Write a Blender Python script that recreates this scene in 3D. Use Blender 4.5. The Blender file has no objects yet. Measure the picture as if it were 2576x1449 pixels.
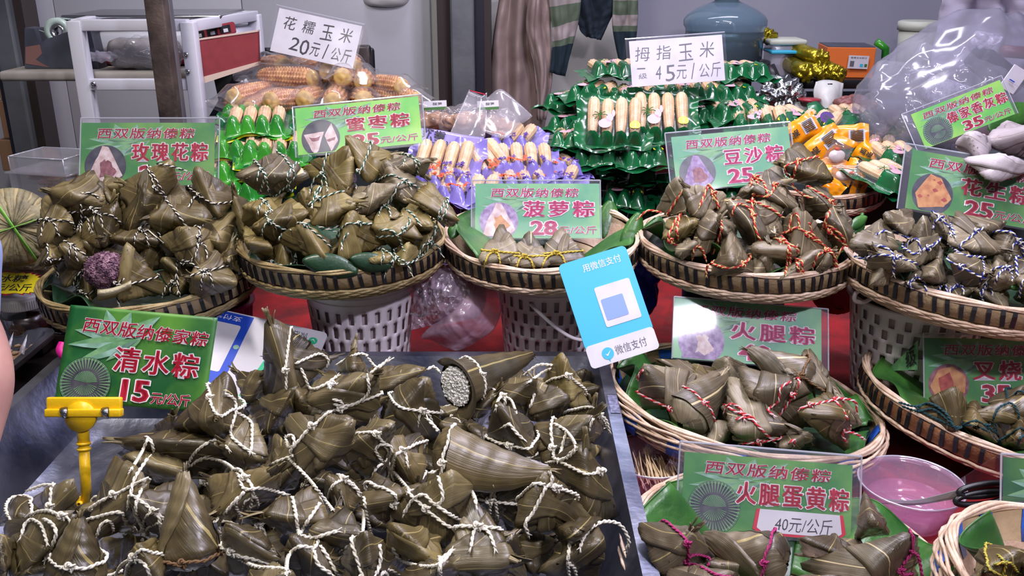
import bpy, bmesh, math, random
import numpy as np
from mathutils import Vector, Matrix, noise
from mathutils.bvhtree import BVHTree
PI = math.pi
random.seed(7)
SC = bpy.context.scene
COL = SC.collection
# ------------------------------------------------------------------ camera, world, lights, exposure
F = 2300.0; CAMZ = 1.41; PITCH = math.radians(20)
cam = bpy.data.cameras.new('camera'); camo = bpy.data.objects.new('camera', cam); COL.objects.link(camo)
camo.location = (0, 0, CAMZ); camo.rotation_euler = (PI/2-PITCH, 0, 0)
cam.sensor_width = 36; cam.lens = 36*F/2576; cam.clip_start = .02; cam.clip_end = 60
SC.camera = camo
w = bpy.data.worlds.new('world'); SC.world = w; w.use_nodes = True
w.node_tree.nodes['Background'].inputs[0].default_value = (.62, .63, .74, 1)
w.node_tree.nodes['Background'].inputs[1].default_value = .115
def area(name, loc, size, power, col, target):
    l = bpy.data.lights.new(name, 'AREA'); l.shape = 'RECTANGLE'; l.size, l.size_y = size; l.energy = power; l.color = col
    o = bpy.data.objects.new(name, l); COL.objects.link(o); o.location = loc
    o.rotation_euler = (Vector(target)-Vector(loc)).to_track_quat('-Z', 'Y').to_euler(); return o
area('stall_lamp', (.50, 1.30, 2.30), (1.0, .10), 29, (.87, .81, 1.0), (.35, 1.2, .8))
area('front_lamp', (.62, .15, 2.05), (.15, .06), 15, (.88, .84, 1.0), (.35, 1.25, .85))
area('stall_lamp', (-.55, 1.0, 2.45), (.5, .12), 19, (1.0, .93, .86), (-.3, 1.1, .8))
area('stall_lamp', (.3, 2.6, 2.9), (1.8, .2), 25, (.88, .86, 1.0), (.3, 3.0, .8))
area('aisle_lamp', (-.2, -.6, 2.9), (1.6, .4), 9, (1, .97, .95), (0, 1.2, .7))
SC.view_settings.view_transform = 'Standard'; SC.view_settings.look = 'None'
SC.view_settings.exposure = 0.0; SC.view_settings.gamma = 1; SC.view_settings.use_curve_mapping = False
SC.cycles.max_bounces = 7; SC.cycles.diffuse_bounces = 3; SC.cycles.glossy_bounces = 2
SC.cycles.transparent_max_bounces = 14; SC.cycles.transmission_bounces = 3
SC.cycles.caustics_reflective = False; SC.cycles.caustics_refractive = False
# ------------------------------------------------------------------ pixel to place (the photograph's frame is 2576 x 1449)
cp, sp = math.cos(PITCH), math.sin(PITCH)
CAM = Vector((0, 0, CAMZ)); FW = Vector((0, cp, -sp)); UP = Vector((0, sp, cp)); RT = Vector((1, 0, 0))
def ray(px, py): return FW + RT*((px-1288)/F) - UP*((py-724.5)/F)
def PD(px, py, d): return CAM + ray(px, py)*d
def PZ(px, py, z): r = ray(px, py); return CAM + r*((z-CAMZ)/r.z)
def PY(px, py, y): r = ray(px, py); return CAM + r*(y/r.y)
def DEP(p): return (Vector(p)-CAM).dot(FW)
# ------------------------------------------------------------------ materials
def lin(c): return tuple(((v/255)/12.92 if v/255 <= .04045 else ((v/255+.055)/1.055)**2.4) for v in c)
MATS = {}
def newmat(name):
    m = bpy.data.materials.new(name); m.use_nodes = True; nt = m.node_tree; b = nt.nodes['Principled BSDF']; MATS[name] = m; return m, nt, b
def N(nt, t, **kw):
    n = nt.nodes.new(t)
    for k, v in kw.items():
        if k.startswith('i_'): n.inputs[k[2:].replace('_', ' ')].default_value = v
        else: setattr(n, k, v)
    return n
def ramp(nt, stops):
    r = nt.nodes.new('ShaderNodeValToRGB'); e = r.color_ramp.elements
    while len(e) < len(stops): e.new(.5)
    for q, (p, c) in zip(e, stops): q.position = p; q.color = (*lin(c), 1)
    return r
def M(name, c, rough=.5, metal=0, c2=None, nscale=12, bump=0, bscale=60, coat=0, sub=0, spec=.5, stretch=None, lo=.35, hi=.65):
    m, nt, b = newmat(name); L = nt.links.new
    b.inputs['Base Color'].default_value = (*lin(c), 1); b.inputs['Roughness'].default_value = rough; b.inputs['Metallic'].default_value = metal
    b.inputs['Coat Weight'].default_value = coat; b.inputs['Coat Roughness'].default_value = .15; b.inputs['Specular IOR Level'].default_value = spec
    tc = N(nt, 'ShaderNodeTexCoord'); src = tc.outputs['Object']
    if stretch:
        mp = N(nt, 'ShaderNodeMapping'); mp.inputs['Scale'].default_value = stretch; L(src, mp.inputs[0]); src = mp.outputs[0]
    if c2:
        n = N(nt, 'ShaderNodeTexNoise', i_Scale=nscale, i_Detail=5.0); L(src, n.inputs['Vector'])
        r = ramp(nt, [(lo, c), (hi, c2)]); L(n.outputs[0], r.inputs[0]); L(r.outputs[0], b.inputs['Base Color'])
    if bump:
        n = N(nt, 'ShaderNodeTexNoise', i_Scale=bscale, i_Detail=4.0); L(src, n.inputs['Vector'])
        bp = N(nt, 'ShaderNodeBump', i_Strength=bump, i_Distance=.004); L(n.outputs[0], bp.inputs['Height']); L(bp.outputs[0], b.inputs['Normal'])
    if sub:
        b.inputs['Subsurface Weight'].default_value = sub; b.inputs['Subsurface Radius'].default_value = (.01, .008, .006)
    return m
def clear(name, tint=(255, 255, 255), gloss=.07, rough=.08, haze=0, hazecol=(235, 232, 245), fres=1.45):
    """thin clear plastic: passes light, with a fresnel sheen and an optional milky film or painted-in haze"""
    m, nt, b = newmat(name); L = nt.links.new; out = nt.nodes['Material Output']
    tr = N(nt, 'ShaderNodeBsdfTransparent'); tr.inputs[0].default_value = (*lin(tint), 1)
    gl = N(nt, 'ShaderNodeBsdfGlossy', i_Roughness=rough); lw = N(nt, 'ShaderNodeLayerWeight'); pw = N(nt, 'ShaderNodeMath', operation='POWER'); pw.inputs[1].default_value = 4.5; L(lw.outputs['Facing'], pw.inputs[0])
    ad = N(nt, 'ShaderNodeMath', operation='MULTIPLY_ADD', use_clamp=True); ad.inputs[1].default_value = fres-.8; ad.inputs[2].default_value = gloss; L(pw.outputs[0], ad.inputs[0])
    mx = N(nt, 'ShaderNodeMixShader'); L(ad.outputs[0], mx.inputs[0]); L(tr.outputs[0], mx.inputs[1]); L(gl.outputs[0], mx.inputs[2]); o = mx.outputs[0]
    if haze:
        df = N(nt, 'ShaderNodeBsdfDiffuse'); df.inputs[0].default_value = (*lin(hazecol), 1)
        m2 = N(nt, 'ShaderNodeMixShader'); m2.inputs[0].default_value = haze; L(o, m2.inputs[1]); L(df.outputs[0], m2.inputs[2]); o = m2.outputs[0]
    L(o, out.inputs['Surface']); return m
def leafmat(name, dark, mid, light, rib=(168, 152, 98), rough=.42, freq=78, coat=.12):
    """bamboo leaf: fibres run along U, pale midrib at V = .5"""
    m, nt, b = newmat(name); L = nt.links.new
    uv = N(nt, 'ShaderNodeUVMap'); sep = N(nt, 'ShaderNodeSeparateXYZ'); L(uv.outputs[0], sep.inputs[0])
    oi = N(nt, 'ShaderNodeObjectInfo')
    mp = N(nt, 'ShaderNodeMapping'); mp.inputs['Scale'].default_value = (1.2, freq*.5, 1); L(uv.outputs[0], mp.inputs[0])
    rnd = N(nt, 'ShaderNodeMath', operation='MULTIPLY'); rnd.inputs[1].default_value = 37.0; L(oi.outputs['Random'], rnd.inputs[0])
    cb = N(nt, 'ShaderNodeCombineXYZ'); L(rnd.outputs[0], cb.inputs[0]); L(rnd.outputs[0], cb.inputs[2]); L(cb.outputs[0], mp.inputs['Location'])
    n1 = N(nt, 'ShaderNodeTexNoise', i_Scale=1.0, i_Detail=4.0, i_Roughness=.65); L(mp.outputs[0], n1.inputs['Vector'])
    tc = N(nt, 'ShaderNodeTexCoord'); n2 = N(nt, 'ShaderNodeTexNoise', i_Scale=17.0, i_Detail=3.0, noise_dimensions='4D'); L(tc.outputs['Object'], n2.inputs['Vector']); L(rnd.outputs[0], n2.inputs['W'])
    ad = N(nt, 'ShaderNodeMath', operation='MULTIPLY_ADD'); ad.inputs[1].default_value = .36; L(n1.outputs[0], ad.inputs[0])
    h = N(nt, 'ShaderNodeMath', operation='MULTIPLY'); h.inputs[1].default_value = .66; L(n2.outputs[0], h.inputs[0]); L(h.outputs[0], ad.inputs[2])
    a2 = N(nt, 'ShaderNodeMath', operation='MULTIPLY_ADD'); a2.inputs[1].default_value = .26; L(oi.outputs['Random'], a2.inputs[0]); L(ad.outputs[0], a2.inputs[2])
    a3 = N(nt, 'ShaderNodeMath', operation='SUBTRACT'); a3.inputs[1].default_value = .13; L(a2.outputs[0], a3.inputs[0])
    r = ramp(nt, [(.26, dark), (.50, mid), (.76, light)]); L(a3.outputs[0], r.inputs[0])
    d = N(nt, 'ShaderNodeMath', operation='SUBTRACT'); d.inputs[1].default_value = .5; L(sep.outputs[1], d.inputs[0])
    ab = N(nt, 'ShaderNodeMath', operation='ABSOLUTE'); L(d.outputs[0], ab.inputs[0])
    lt = N(nt, 'ShaderNodeMath', operation='LESS_THAN'); lt.inputs[1].default_value = .014; L(ab.outputs[0], lt.inputs[0])
    l2 = N(nt, 'ShaderNodeMath', operation='MULTIPLY'); l2.inputs[1].default_value = .8; L(lt.outputs[0], l2.inputs[0])
    mx = N(nt, 'ShaderNodeMix', data_type='RGBA'); L(l2.outputs[0], mx.inputs[0]); L(r.outputs[0], mx.inputs[6]); mx.inputs[7].default_value = (*lin(rib), 1)
    L(mx.outputs[2], b.inputs['Base Color'])
    mp2 = N(nt, 'ShaderNodeMapping'); mp2.inputs['Scale'].default_value = (.6, freq, 1); L(uv.outputs[0], mp2.inputs[0]); L(cb.outputs[0], mp2.inputs['Location'])
    n3 = N(nt, 'ShaderNodeTexNoise', i_Scale=1.0, i_Detail=2.0); L(mp2.outputs[0], n3.inputs['Vector'])
    bp = N(nt, 'ShaderNodeBump', i_Strength=.5, i_Distance=.0012); L(n3.outputs[0], bp.inputs['Height']); L(bp.outputs[0], b.inputs['Normal'])
    rr = N(nt, 'ShaderNodeMapRange'); rr.inputs['To Min'].default_value = rough-.12; rr.inputs['To Max'].default_value = rough+.2; L(n2.outputs[0], rr.inputs[0]); L(rr.outputs[0], b.inputs['Roughness'])
    b.inputs['Coat Weight'].default_value = coat; b.inputs['Coat Roughness'].default_value = .28
    return m
# ------------------------------------------------------------------ mesh helpers
ORG = {}
def org(o): return ORG.get(o.name, Vector((0, 0, 0))) if o else Vector((0, 0, 0))
def tag(o, label, cat, group=None, kind=None):
    if label: o['label'] = label
    if cat: o['category'] = cat
    if group: o['group'] = group
    if kind: o['kind'] = kind
    return o
def thing(name, label, cat, loc=(0, 0, 0), group=None, mat4=None):
    o = bpy.data.objects.new(name, None); o.empty_display_size = .03; COL.objects.link(o)
    if mat4 is not None: o.matrix_world = mat4; ORG[o.name] = Vector((0, 0, 0))
    else: o.location = loc; ORG[o.name] = Vector(loc)
    return tag(o, label, cat, group)
def link(name, me, parent=None, mats=None, smooth=True, origin=None):
    if mats is not None:
        for m in (mats if isinstance(mats, (list, tuple)) else [mats]): me.materials.append(m)
    if smooth and me.polygons:
        me.polygons.foreach_set('use_smooth', [True]*len(me.polygons))
    o = bpy.data.objects.new(name, me); COL.objects.link(o)
    if parent is not None: o.parent = parent; ORG[o.name] = org(parent)
    return o
def mesh(name, verts, faces, mats=None, parent=None, smooth=True, uvs=None, midx=None):
    g = org(parent); me = bpy.data.meshes.new(name)
    v = np.asarray(verts, float).reshape(-1, 3); c = None
    if parent is None: c = v.mean(0); v = v-c
    elif g.length: v = v-np.array(g)
    me.from_pydata(v.tolist(), [], faces)
    if uvs is not None:
        ul = me.uv_layers.new(name='UVMap'); li = np.empty(len(me.loops), int); me.loops.foreach_get('vertex_index', li)
        ul.data.foreach_set('uv', np.asarray(uvs, float)[li].ravel())
    if midx is not None: me.polygons.foreach_set('material_index', midx)
    o = link(name, me, parent, mats, smooth)
    if c is not None: o.location = c; ORG[o.name] = Vector(c)
    return o
def gridf(nu, nv, closeu=False):
    f = []
    for i in range(nu if closeu else nu-1):
        for j in range(nv-1):
            i2 = (i+1) % nu; f.append((i*nv+j, i2*nv+j, i2*nv+j+1, i*nv+j+1))
    return f
class MB:
    """collects shapes; build() links them as one mesh object"""
    def __init__(s): s.v = []; s.f = []; s.m = []
    def add(s, v, f, mi=0):
        n = len(s.v); s.v += [tuple(p) for p in v]; s.f += [tuple(i+n for i in q) for q in f]; s.m += [mi]*len(f); return s
    def box(s, c, size, rot=None, mi=0, bev=0):
        hx, hy, hz = [k/2 for k in size]; c = Vector(c)
        if bev:
            bm = bmesh.new(); bmesh.ops.create_cube(bm, size=1)
            for v in bm.verts: v.co = Vector((v.co.x*size[0], v.co.y*size[1], v.co.z*size[2]))
            bmesh.ops.bevel(bm, geom=bm.edges[:], offset=bev, segments=2, affect='EDGES', profile=.5)
            vs = [v.co.copy() for v in bm.verts]; fs = [[v.index for v in f.verts] for f in bm.faces]; bm.free()
        else:
            vs = [Vector((x*hx, y*hy, z*hz)) for x in (-1, 1) for y in (-1, 1) for z in (-1, 1)]
            fs = [(0, 1, 3, 2), (4, 6, 7, 5), (0, 4, 5, 1), (2, 3, 7, 6), (0, 2, 6, 4), (1, 5, 7, 3)]
        if rot is not None: vs = [rot @ v for v in vs]
        return s.add([v+c for v in vs], fs, mi)
    def tube(s, path, r, sides=8, closed=False, mi=0, cap=True, flat=1.0):
        P = [Vector(p) for p in path]; n = len(P); vs = []; up = None
        for i in range(n):
            a = P[(i-1) % n] if (closed or i > 0) else P[i]; b = P[(i+1) % n] if (closed or i < n-1) else P[i]
            t = (b-a).normalized() if (b-a).length > 1e-9 else Vector((0, 0, 1))
            if up is None: up = Vector((0, 0, 1)) if abs(t.z) < .9 else Vector((1, 0, 0))
            x = t.cross(up).normalized(); y = x.cross(t).normalized(); up = y
            rr = r[i] if isinstance(r, (list, tuple)) else r
            for k in range(sides):
                a2 = 2*PI*k/sides; vs.append(P[i]+x*(math.cos(a2)*rr)+y*(math.sin(a2)*rr*flat))
        fs = []
        for i in range(n if closed else n-1):
            j = (i+1) % n
            for k in range(sides): k2 = (k+1) % sides; fs.append((i*sides+k, i*sides+k2, j*sides+k2, j*sides+k))
        if cap and not closed: fs.append(tuple(range(sides))[::-1]); fs.append(tuple((n-1)*sides+k for k in range(sides)))
        return s.add(vs, fs, mi)
    def lathe(s, prof, c=(0, 0, 0), n=40, mi=0, mat=None, a0=0, a1=2*PI):
        c = Vector(c); full = abs(a1-a0-2*PI) < 1e-6; m = n if full else n+1; vs = []
        for i in range(m):
            a = a0+(a1-a0)*i/n
            for r, z in prof:
                p = Vector((r*math.cos(a), r*math.sin(a), z)); vs.append((mat @ p if mat else p)+c)
        k = len(prof); fs = []
        for i in range(n):
            j = (i+1) % m
            for q in range(k-1): fs.append((i*k+q, j*k+q, j*k+q+1, i*k+q+1))
        return s.add(vs, fs, mi)
    def build(s, name, mats=None, parent=None, smooth=True):
        return mesh(name, s.v, s.f, mats, parent, smooth, midx=s.m if max(s.m, default=0) else None)
def solid(o, t, off=0):
    md = o.modifiers.new('solid', 'SOLIDIFY'); md.thickness = t; md.offset = off; return o
def autosm(o, ang=.7):
    try: o.data.set_sharp_from_angle(angle=ang)
    except Exception: pass
    return o
def catmull(P, n=8):
    P = [Vector(p) for p in P]
    if len(P) < 3: return [P[0].lerp(P[-1], i/n) for i in range(n+1)]
    Q = [2*P[0]-P[1]]+P+[2*P[-1]-P[-2]]; out = []
    for i in range(1, len(Q)-2):
        a, b, c, d = Q[i-1:i+3]
        for k in range(n):
            t = k/n; out.append(.5*((2*b)+(c-a)*t+(2*a-5*b+4*c-d)*t*t+(3*b-a-3*c+d)*t**3))
    out.append(P[-1]); return out
def twist(mbs, path, r, pitch, sides=5, closed=False):
    """two-ply cord: two strands wound round each other"""
    P = [Vector(p) for p in path]; L = 0; n = len(P); pts = [[], []]; up = None
    for i in range(n):
        a = P[(i-1) % n] if (closed or i) else P[i]; b = P[(i+1) % n] if (closed or i < n-1) else P[i]
        t = (b-a).normalized() if (b-a).length > 1e-9 else Vector((0, 0, 1))
        if up is None: up = Vector((0, 0, 1)) if abs(t.z) < .9 else Vector((1, 0, 0))
        x = t.cross(up).normalized(); y = x.cross(t).normalized(); up = y
        if i: L += (P[i]-P[i-1]).length
        for k in (0, 1):
            an = 2*PI*L/pitch+k*PI; pts[k].append(P[i]+(x*math.cos(an)+y*math.sin(an))*r*.52)
    for k in (0, 1): mbs[k].tube(pts[k], r*.62, sides, closed=closed)
def resample(P, step):
    out = [P[0]]; acc = 0
    for a, b in zip(P, P[1:]):
        d = (b-a).length
        while acc+d >= step and d > 1e-9:
            t = (step-acc)/d; a = a.lerp(b, t); out.append(a); d = (b-a).length; acc = 0
        acc += d
    return out
def copytree(o, m=None, parent=None):
    c = o.copy(); COL.objects.link(c)
    if m is not None: c.matrix_world = m
    if parent is not None: c.parent = parent
    for ch in list(o.children): copytree(ch, None, c)
    return c
def px2(s): return [tuple(float(k) for k in q.split(',')) for q in s.split()]
# shared materials
LEAF_T = leafmat('leaf_olive', (36, 31, 22), (80, 69, 45), (124, 111, 76), rough=.30, coat=.35)
LEAF_J = leafmat('leaf_golden', (56, 47, 27), (114, 99, 57), (158, 144, 94), rough=.36, coat=.25)
LEAF_R = leafmat('leaf_brown_olive', (44, 37, 24), (92, 79, 49), (138, 123, 82), rough=.32, coat=.3)
LEAF_B = leafmat('leaf_grey_brown', (50, 43, 32), (106, 95, 74), (158, 147, 122), rib=(200, 184, 140), rough=.36, coat=.2)
LEAF_E = leafmat('leaf_dark_brown', (40, 34, 28), (84, 73, 57), (128, 116, 94), rough=.34, coat=.25)
LEAF_A = leafmat('leaf_ash', (122, 112, 112), (166, 156, 160), (192, 184, 188), rib=(130, 118, 108), rough=.6)
TW = {'white': (238, 232, 216), 'black': (22, 20, 28), 'green': (38, 92, 78), 'red': (196, 44, 52), 'cream': (232, 190, 130), 'blue': (36, 52, 140), 'yellow': (204, 178, 70), 'magenta': (168, 44, 108), 'teal': (22, 66, 74), 'pink': (226, 190, 190), 'brown': (122, 92, 62), 'lime': (150, 150, 60)}
for k, c in TW.items(): M('twine_'+k, c, .8, bump=.5, bscale=700)
RICE = M('rice', (246, 244, 240), .35, c2=(230, 230, 222), nscale=90, bump=.25, bscale=350, sub=.3)
# ------------------------------------------------------------------ the leaf-wrapped rice dumplings
class Star:
    """rounded solid spanned by four corners, as a radius per direction"""
    def __init__(s, C, p=5.0, seed=0):
        C = [np.array(c, float) for c in C]; s.c = sum(C)/4; s.C = C; s.p = p; s.seed = seed
        s.n = []; s.h = []
        for i in range(4):
            a, b, c = [C[j] for j in range(4) if j != i]; n = np.cross(b-a, c-a); n /= np.linalg.norm(n)+1e-12; h = n.dot(a-s.c)
            if h < 0: n, h = -n, -h
            s.n.append(n); s.h.append(max(h, .0085))
        s.n = np.array(s.n); s.h = np.array(s.h); s.k = 3**(1/p)*.985
        s.dirs = np.array([(c-s.c)/np.linalg.norm(c-s.c) for c in C]); s.R = np.array([np.linalg.norm(c-s.c) for c in C])
    def rad(s, D):
        D = np.asarray(D); q = np.maximum(0, D @ s.n.T)/s.h; r = s.k/np.maximum((q**s.p).sum(-1), 1e-9)**(1/s.p)
        r = np.minimum(r, s.R.max()*1.04); q = D @ s.dirs.T
        for j in range(4):        # gathers in the leaf near each corner
            a = s.dirs[j]; e1 = np.cross(a, [0.31, .2, .93]); e1 /= np.linalg.norm(e1); e2 = np.cross(a, e1)
            an = np.arctan2(D @ e2, D @ e1); wgt = np.exp(-np.maximum(0, 1-q[..., j])/.1)
            r = r + wgt*.0011*np.sin(an*(5+j)+s.seed)+wgt*.0006*np.sin(an*13+s.seed*2)
        S = s.seed*1.7
        r = r + .0016*np.sin(D[..., 0]*4.1+S)*np.sin(D[..., 1]*3.7-S)+.0008*np.sin(D[..., 2]*9+S*2)*np.sin(D[..., 0]*8+S)
        return r
    def P(s, D, off=0): return s.c+D*(s.rad(D)+off)[..., None]
class Cone:
    """long wrapped cone from a blunt butt to a pointed tip; same interface through an axis"""
    pass
bm = bmesh.new(); bmesh.ops.create_icosphere(bm, subdivisions=4, radius=1)
ICO = np.array([v.co[:] for v in bm.verts]); ICOF = [[v.index for v in f.verts] for f in bm.faces]; bm.free()
def unit(v): return v/(np.linalg.norm(v, axis=-1, keepdims=True)+1e-12)
ZB = []                      # (verts, faces) of every dumpling body, for draping cords
def band(S, n, cdir, phi0, width, th0, th1, off, NU=26, NV=9, skew=0, taper=.75):
    n = unit(np.array(n, float)); e1 = np.array(cdir, float); e1 = unit(e1-n*e1.dot(n)); e2 = np.cross(n, e1)
    V = []; UV = []
    for i in range(NU):
        u = i/(NU-1); th = th0+(th1-th0)*u; wd = width*(1-taper*abs(2*u-1)**3.0)
        for j in range(NV+2):
            v = min(max((j-1)/(NV-1), 0), 1); ph = phi0+skew*(u-.5)+(v-.5)*wd
            d = math.cos(ph)*(math.cos(th)*e1+math.sin(th)*e2)+math.sin(ph)*n
            edge = j in (0, NV+1)
            o = off+(.0005*math.exp(-((v-.5)/.05)**2)) + .00035*math.sin(u*23+v*3+S.seed)*v
            if edge: o = -.0025
            V.append(np.append(d, o)); UV.append((th*.5, v))
    V = np.array(V); D = unit(V[:, :3]); P = S.P(D, V[:, 3])
    return P, gridf(NU, NV+2), UV
def ringpts(S, p1, p2, tilt, n=72, off=.0012):
    """closed loop where a plane through p1-p2, tipped by tilt from the view ray, meets the body"""
    p1 = np.array(p1); p2 = np.array(p2); a = p2-p1; la = np.linalg.norm(a); a = a/la; mid = (p1+p2)/2
    vw = unit(mid-np.array(CAM)); vw = unit(vw-a*vw.dot(a)); m = np.cross(a, vw)
    b = vw*math.cos(tilt)+m*math.sin(tilt); nn = np.cross(a, b); h = (mid-S.c).dot(nn)
    h = max(-.9*min(S.R), min(.9*min(S.R), h)); out = []
    th = np.linspace(0, 2*PI, n, endpoint=False); e = np.cos(th)[:, None]*(-b)+np.sin(th)[:, None]*a
    t = np.zeros(n)
    for it in range(12):
        D = unit(e+nn*t[:, None]); r = S.rad(D); t = .5*t+.5*np.clip(h/np.maximum(1e-4, np.sqrt(np.maximum(r*r-h*h, 1e-5))), -2.2, 2.2)
    D = unit(e+nn*t[:, None]); P = S.P(D, off)
    return [Vector(p) for p in P]
CORD = {'bw': ('black', 'white'), 'gw': ('green', 'white'), 'rw': ('red', 'white'), 'ry': ('red', 'cream'), 'blw': ('blue', 'white'), 'w': ('white', 'white'), 'y': ('yellow', 'yellow'), 'm': ('magenta', 'magenta'), 't': ('teal', 'teal'), 'br': ('brown', 'brown'), 'yg': ('lime', 'yellow'), 'rp': ('red', 'pink')}
HEAPS = {}
def hdepth(g, px, py, dh=0):
    h = HEAPS[g]
    if h[0] == 'z': return DEP(PZ(px, py, h[1]+dh))
    _, c, s = h; n = Vector((0, -math.sin(s), math.cos(s))); r = ray(px, py)
    return (Vector(c)-CAM).dot(n)/r.dot(n)-dh
ZL = []; LATE = []
def cordobj(root, path, closed, cs, r, name='twine'):
    a, b = CORD[cs]; m1, m2 = MB(), MB(); twist((m1, m2), path, r, r*7, 5, closed)
    n1 = len(m1.f); m1.add(m2.v, m2.f, 0 if a == b else 1)
    return m1.build(name, [MATS['twine_'+a]] + ([] if a == b else [MATS['twine_'+b]]), root)
def knot(P, r):
    K = []
    for i in range(40):
        t = 2*PI*i/40; K.append(Vector(P)+Vector(((math.sin(t)+2*math.sin(2*t))*r*.62, math.sin(3*t)*r*.6, (math.cos(t)-2*math.cos(2*t))*r*.62)))
    return K
def Z(g, corners, r=(), t=(), dh=0, cord=None, mat=None, cr=None, look=None, dd=.024, tips=None, rice=None, p=5.2, nb=4):
    """one dumpling: corners in photo pixels give its outline; its depth comes from where it lies in its heap"""
    q = px2(corners); mx = sum(k[0] for k in q)/len(q); my = sum(k[1] for k in q)/len(q)
    if len(q) > 3: q.sort(key=lambda k: math.atan2(k[1]-my, k[0]-mx))
    ex = 1.07; q = [(mx+(x-mx)*ex, my+(y-my)*ex) for x, y in q]
    G = GRP[g]; seed = len(ZL)*1.37+len(g)
    d0 = hdepth(g, mx, my, dh)
    rnd = random.Random(int(seed*100))
    if len(q) == 3:
        C = [PD(x, y, d0+dd*.7) for x, y in q]+[PD(mx+rnd.uniform(-6, 6), my+rnd.uniform(0, 12), d0-dd*1.7)]
    else:
        sg = 1 if rnd.random() < .5 else -1
        C = [PD(x, y, d0+dd*sg*(1 if i % 2 else -1)) for i, (x, y) in enumerate(q)]
    S = Star(C, p, seed); c = Vector(S.c)
    root = thing('leaf_dumpling', None, 'dumpling', c-Vector((0, 0, .02)), G['group'])
    m = mat or G['mat']; V = S.P(ICO)
    ax = unit(np.array([rnd.uniform(-1, 1) for _ in range(3)])); e = unit(np.cross(ax, [.3, .5, .8])); e2 = np.cross(ax, e)
    uv = np.stack([np.arctan2(ICO @ e2, ICO @ e)*.5, (ICO @ ax)*.5+.53], -1)
    mesh('wrapped_body', V, ICOF, m, root, uvs=uv); ZB.append((V, ICOF))
    vd = unit(np.array(CAM)-S.c); rt = np.array(RT); upv = np.cross(rt, vd)*-1
    a0 = rnd.uniform(0, PI)
    for k in range(nb):
        a = a0+k*PI*.62+rnd.uniform(-.3, .3); n = math.cos(a)*rt+math.sin(a)*upv+vd*rnd.uniform(-.25, .25)
        ph = rnd.uniform(-.55, .5); wd = rnd.uniform(.95, 1.5); hl = rnd.uniform(1.5, 2.2)
        P, f, u = band(S, n, vd, ph, wd, -hl, hl, .0006+.0008*k, skew=rnd.uniform(-.6, .6))
        mesh('wrapping_leaf', P, f, m, root, uvs=u)
    # frayed leaf ends at one or two corners
    js = tips if tips is not None else ([rnd.randrange(4)] if rnd.random() < .75 else [])
    for j in js:
        a = S.dirs[j]; b1 = unit(np.cross(a, [.2, .7, .3])); b2 = np.cross(a, b1); V = []; Fs = []; U = []
        for k in range(rnd.randint(3, 5)):
            an = rnd.uniform(0, 2*PI); sd = b1*math.cos(an)+b2*math.sin(an); wdt = rnd.uniform(.004, .010); L = rnd.uniform(.008, .020); base = S.c+a*S.R[j]*.80
            o2 = np.cross(a, sd); n0 = len(V); curl = rnd.uniform(-.5, .9)
            for i in range(6):
                s_ = i/5; cc = base+a*(S.R[j]*.16*s_+L*s_)+sd*(.0035*(1-s_)+curl*.012*s_*s_)
                ww = wdt*(1-.65*s_**2)
                for jj, sv in enumerate((-1, 0, 1)): V.append(cc+o2*ww*sv*.5+sd*(.0012*(1-abs(sv)))); U.append((s_*.4, .6+.15*sv))
            Fs += [tuple(n0+i for i in ff) for ff in gridf(6, 3)]
        solid(mesh('leaf_tip', V, Fs, m, root, uvs=U), .0005)
    cs = cord or G['cord']; crr = cr or G['cr']
    rings = [] if r == 'none' else [px2(k) for k in (r if isinstance(r, (list, tuple)) else [r])]
    if not rings and r != 'none':
        ca = q[0]; cb = (mx+(mx-ca[0])*.1, my+(my-ca[1])*.1); dx, dy = cb[1]-ca[1], -(cb[0]-ca[0]); rings = [[(mx-dx*.6, my-dy*.6), (mx+dx*.6, my+dy*.6)]]
    for ri, rg in enumerate(rings):
        if r == 'none': break
        tl = rg[2][0] if len(rg) > 2 else rnd.choice((-1, 1))*rnd.uniform(.25, .5)
        R = ringpts(S, PD(*rg[0], d0), PD(*rg[1], d0), tl, off=.0032+crr*.5)
        tw = cordobj(root, R, True, cs, crr)
        i0 = int(len(R)*rnd.uniform(-.12, .12)) % len(R); kp = R[i0]
        if ri == 0:
            cordobj(tw, knot(kp-Vector(ray(mx, my))*.002, crr*1.25), True, cs, crr*.85, 'knot')
            if not t:
                for s_ in (-1, 1):
                    L = rnd.uniform(.012, .032); dx = s_*rnd.uniform(.3, 1); x0, y0 = px_of(kp)
                    k = F/d0; LATE.append((root, [(x0, y0), (x0+dx*L*k*.5, y0+L*k*.25), (x0+dx*L*k*.8, y0+L*k*.9)], cs, crr*.9))
    for tt in ([t] if isinstance(t, str) else t): LATE.append((root, px2(tt), cs, crr))
    if rice:      # an opened face of white sticky rice
        (x, y), rr = rice[:2], rice[2]; rm = MB(); cc = PD(x, y, d0-dd*.9); vv = (CAM-cc).normalized(); xx = vv.cross(Vector((0, 0, 1))).normalized(); yy = vv.cross(xx)
        for k in range(int(70*rr/20)):
            an = rnd.uniform(0, 2*PI); ra = math.sqrt(rnd.random())*rr/F*d0
            rm.add(*grain(cc+xx*math.cos(an)*ra+yy*math.sin(an)*ra+vv*rnd.uniform(-.004, .003), .0032, rnd))
        rm.build('rice_face', RICE, root)
    ZL.append([root, g, mx, my, look]); return root
def px_of(p):
    v = Vector(p)-CAM; d = v.dot(FW); return 1288+F*v.dot(RT)/d, 724.5-F*v.dot(UP)/d
bm = bmesh.new(); bmesh.ops.create_icosphere(bm, subdivisions=1, radius=1); G_V = [v.co.copy() for v in bm.verts]; G_F = [[v.index for v in f.verts] for f in bm.faces]; bm.free()
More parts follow.
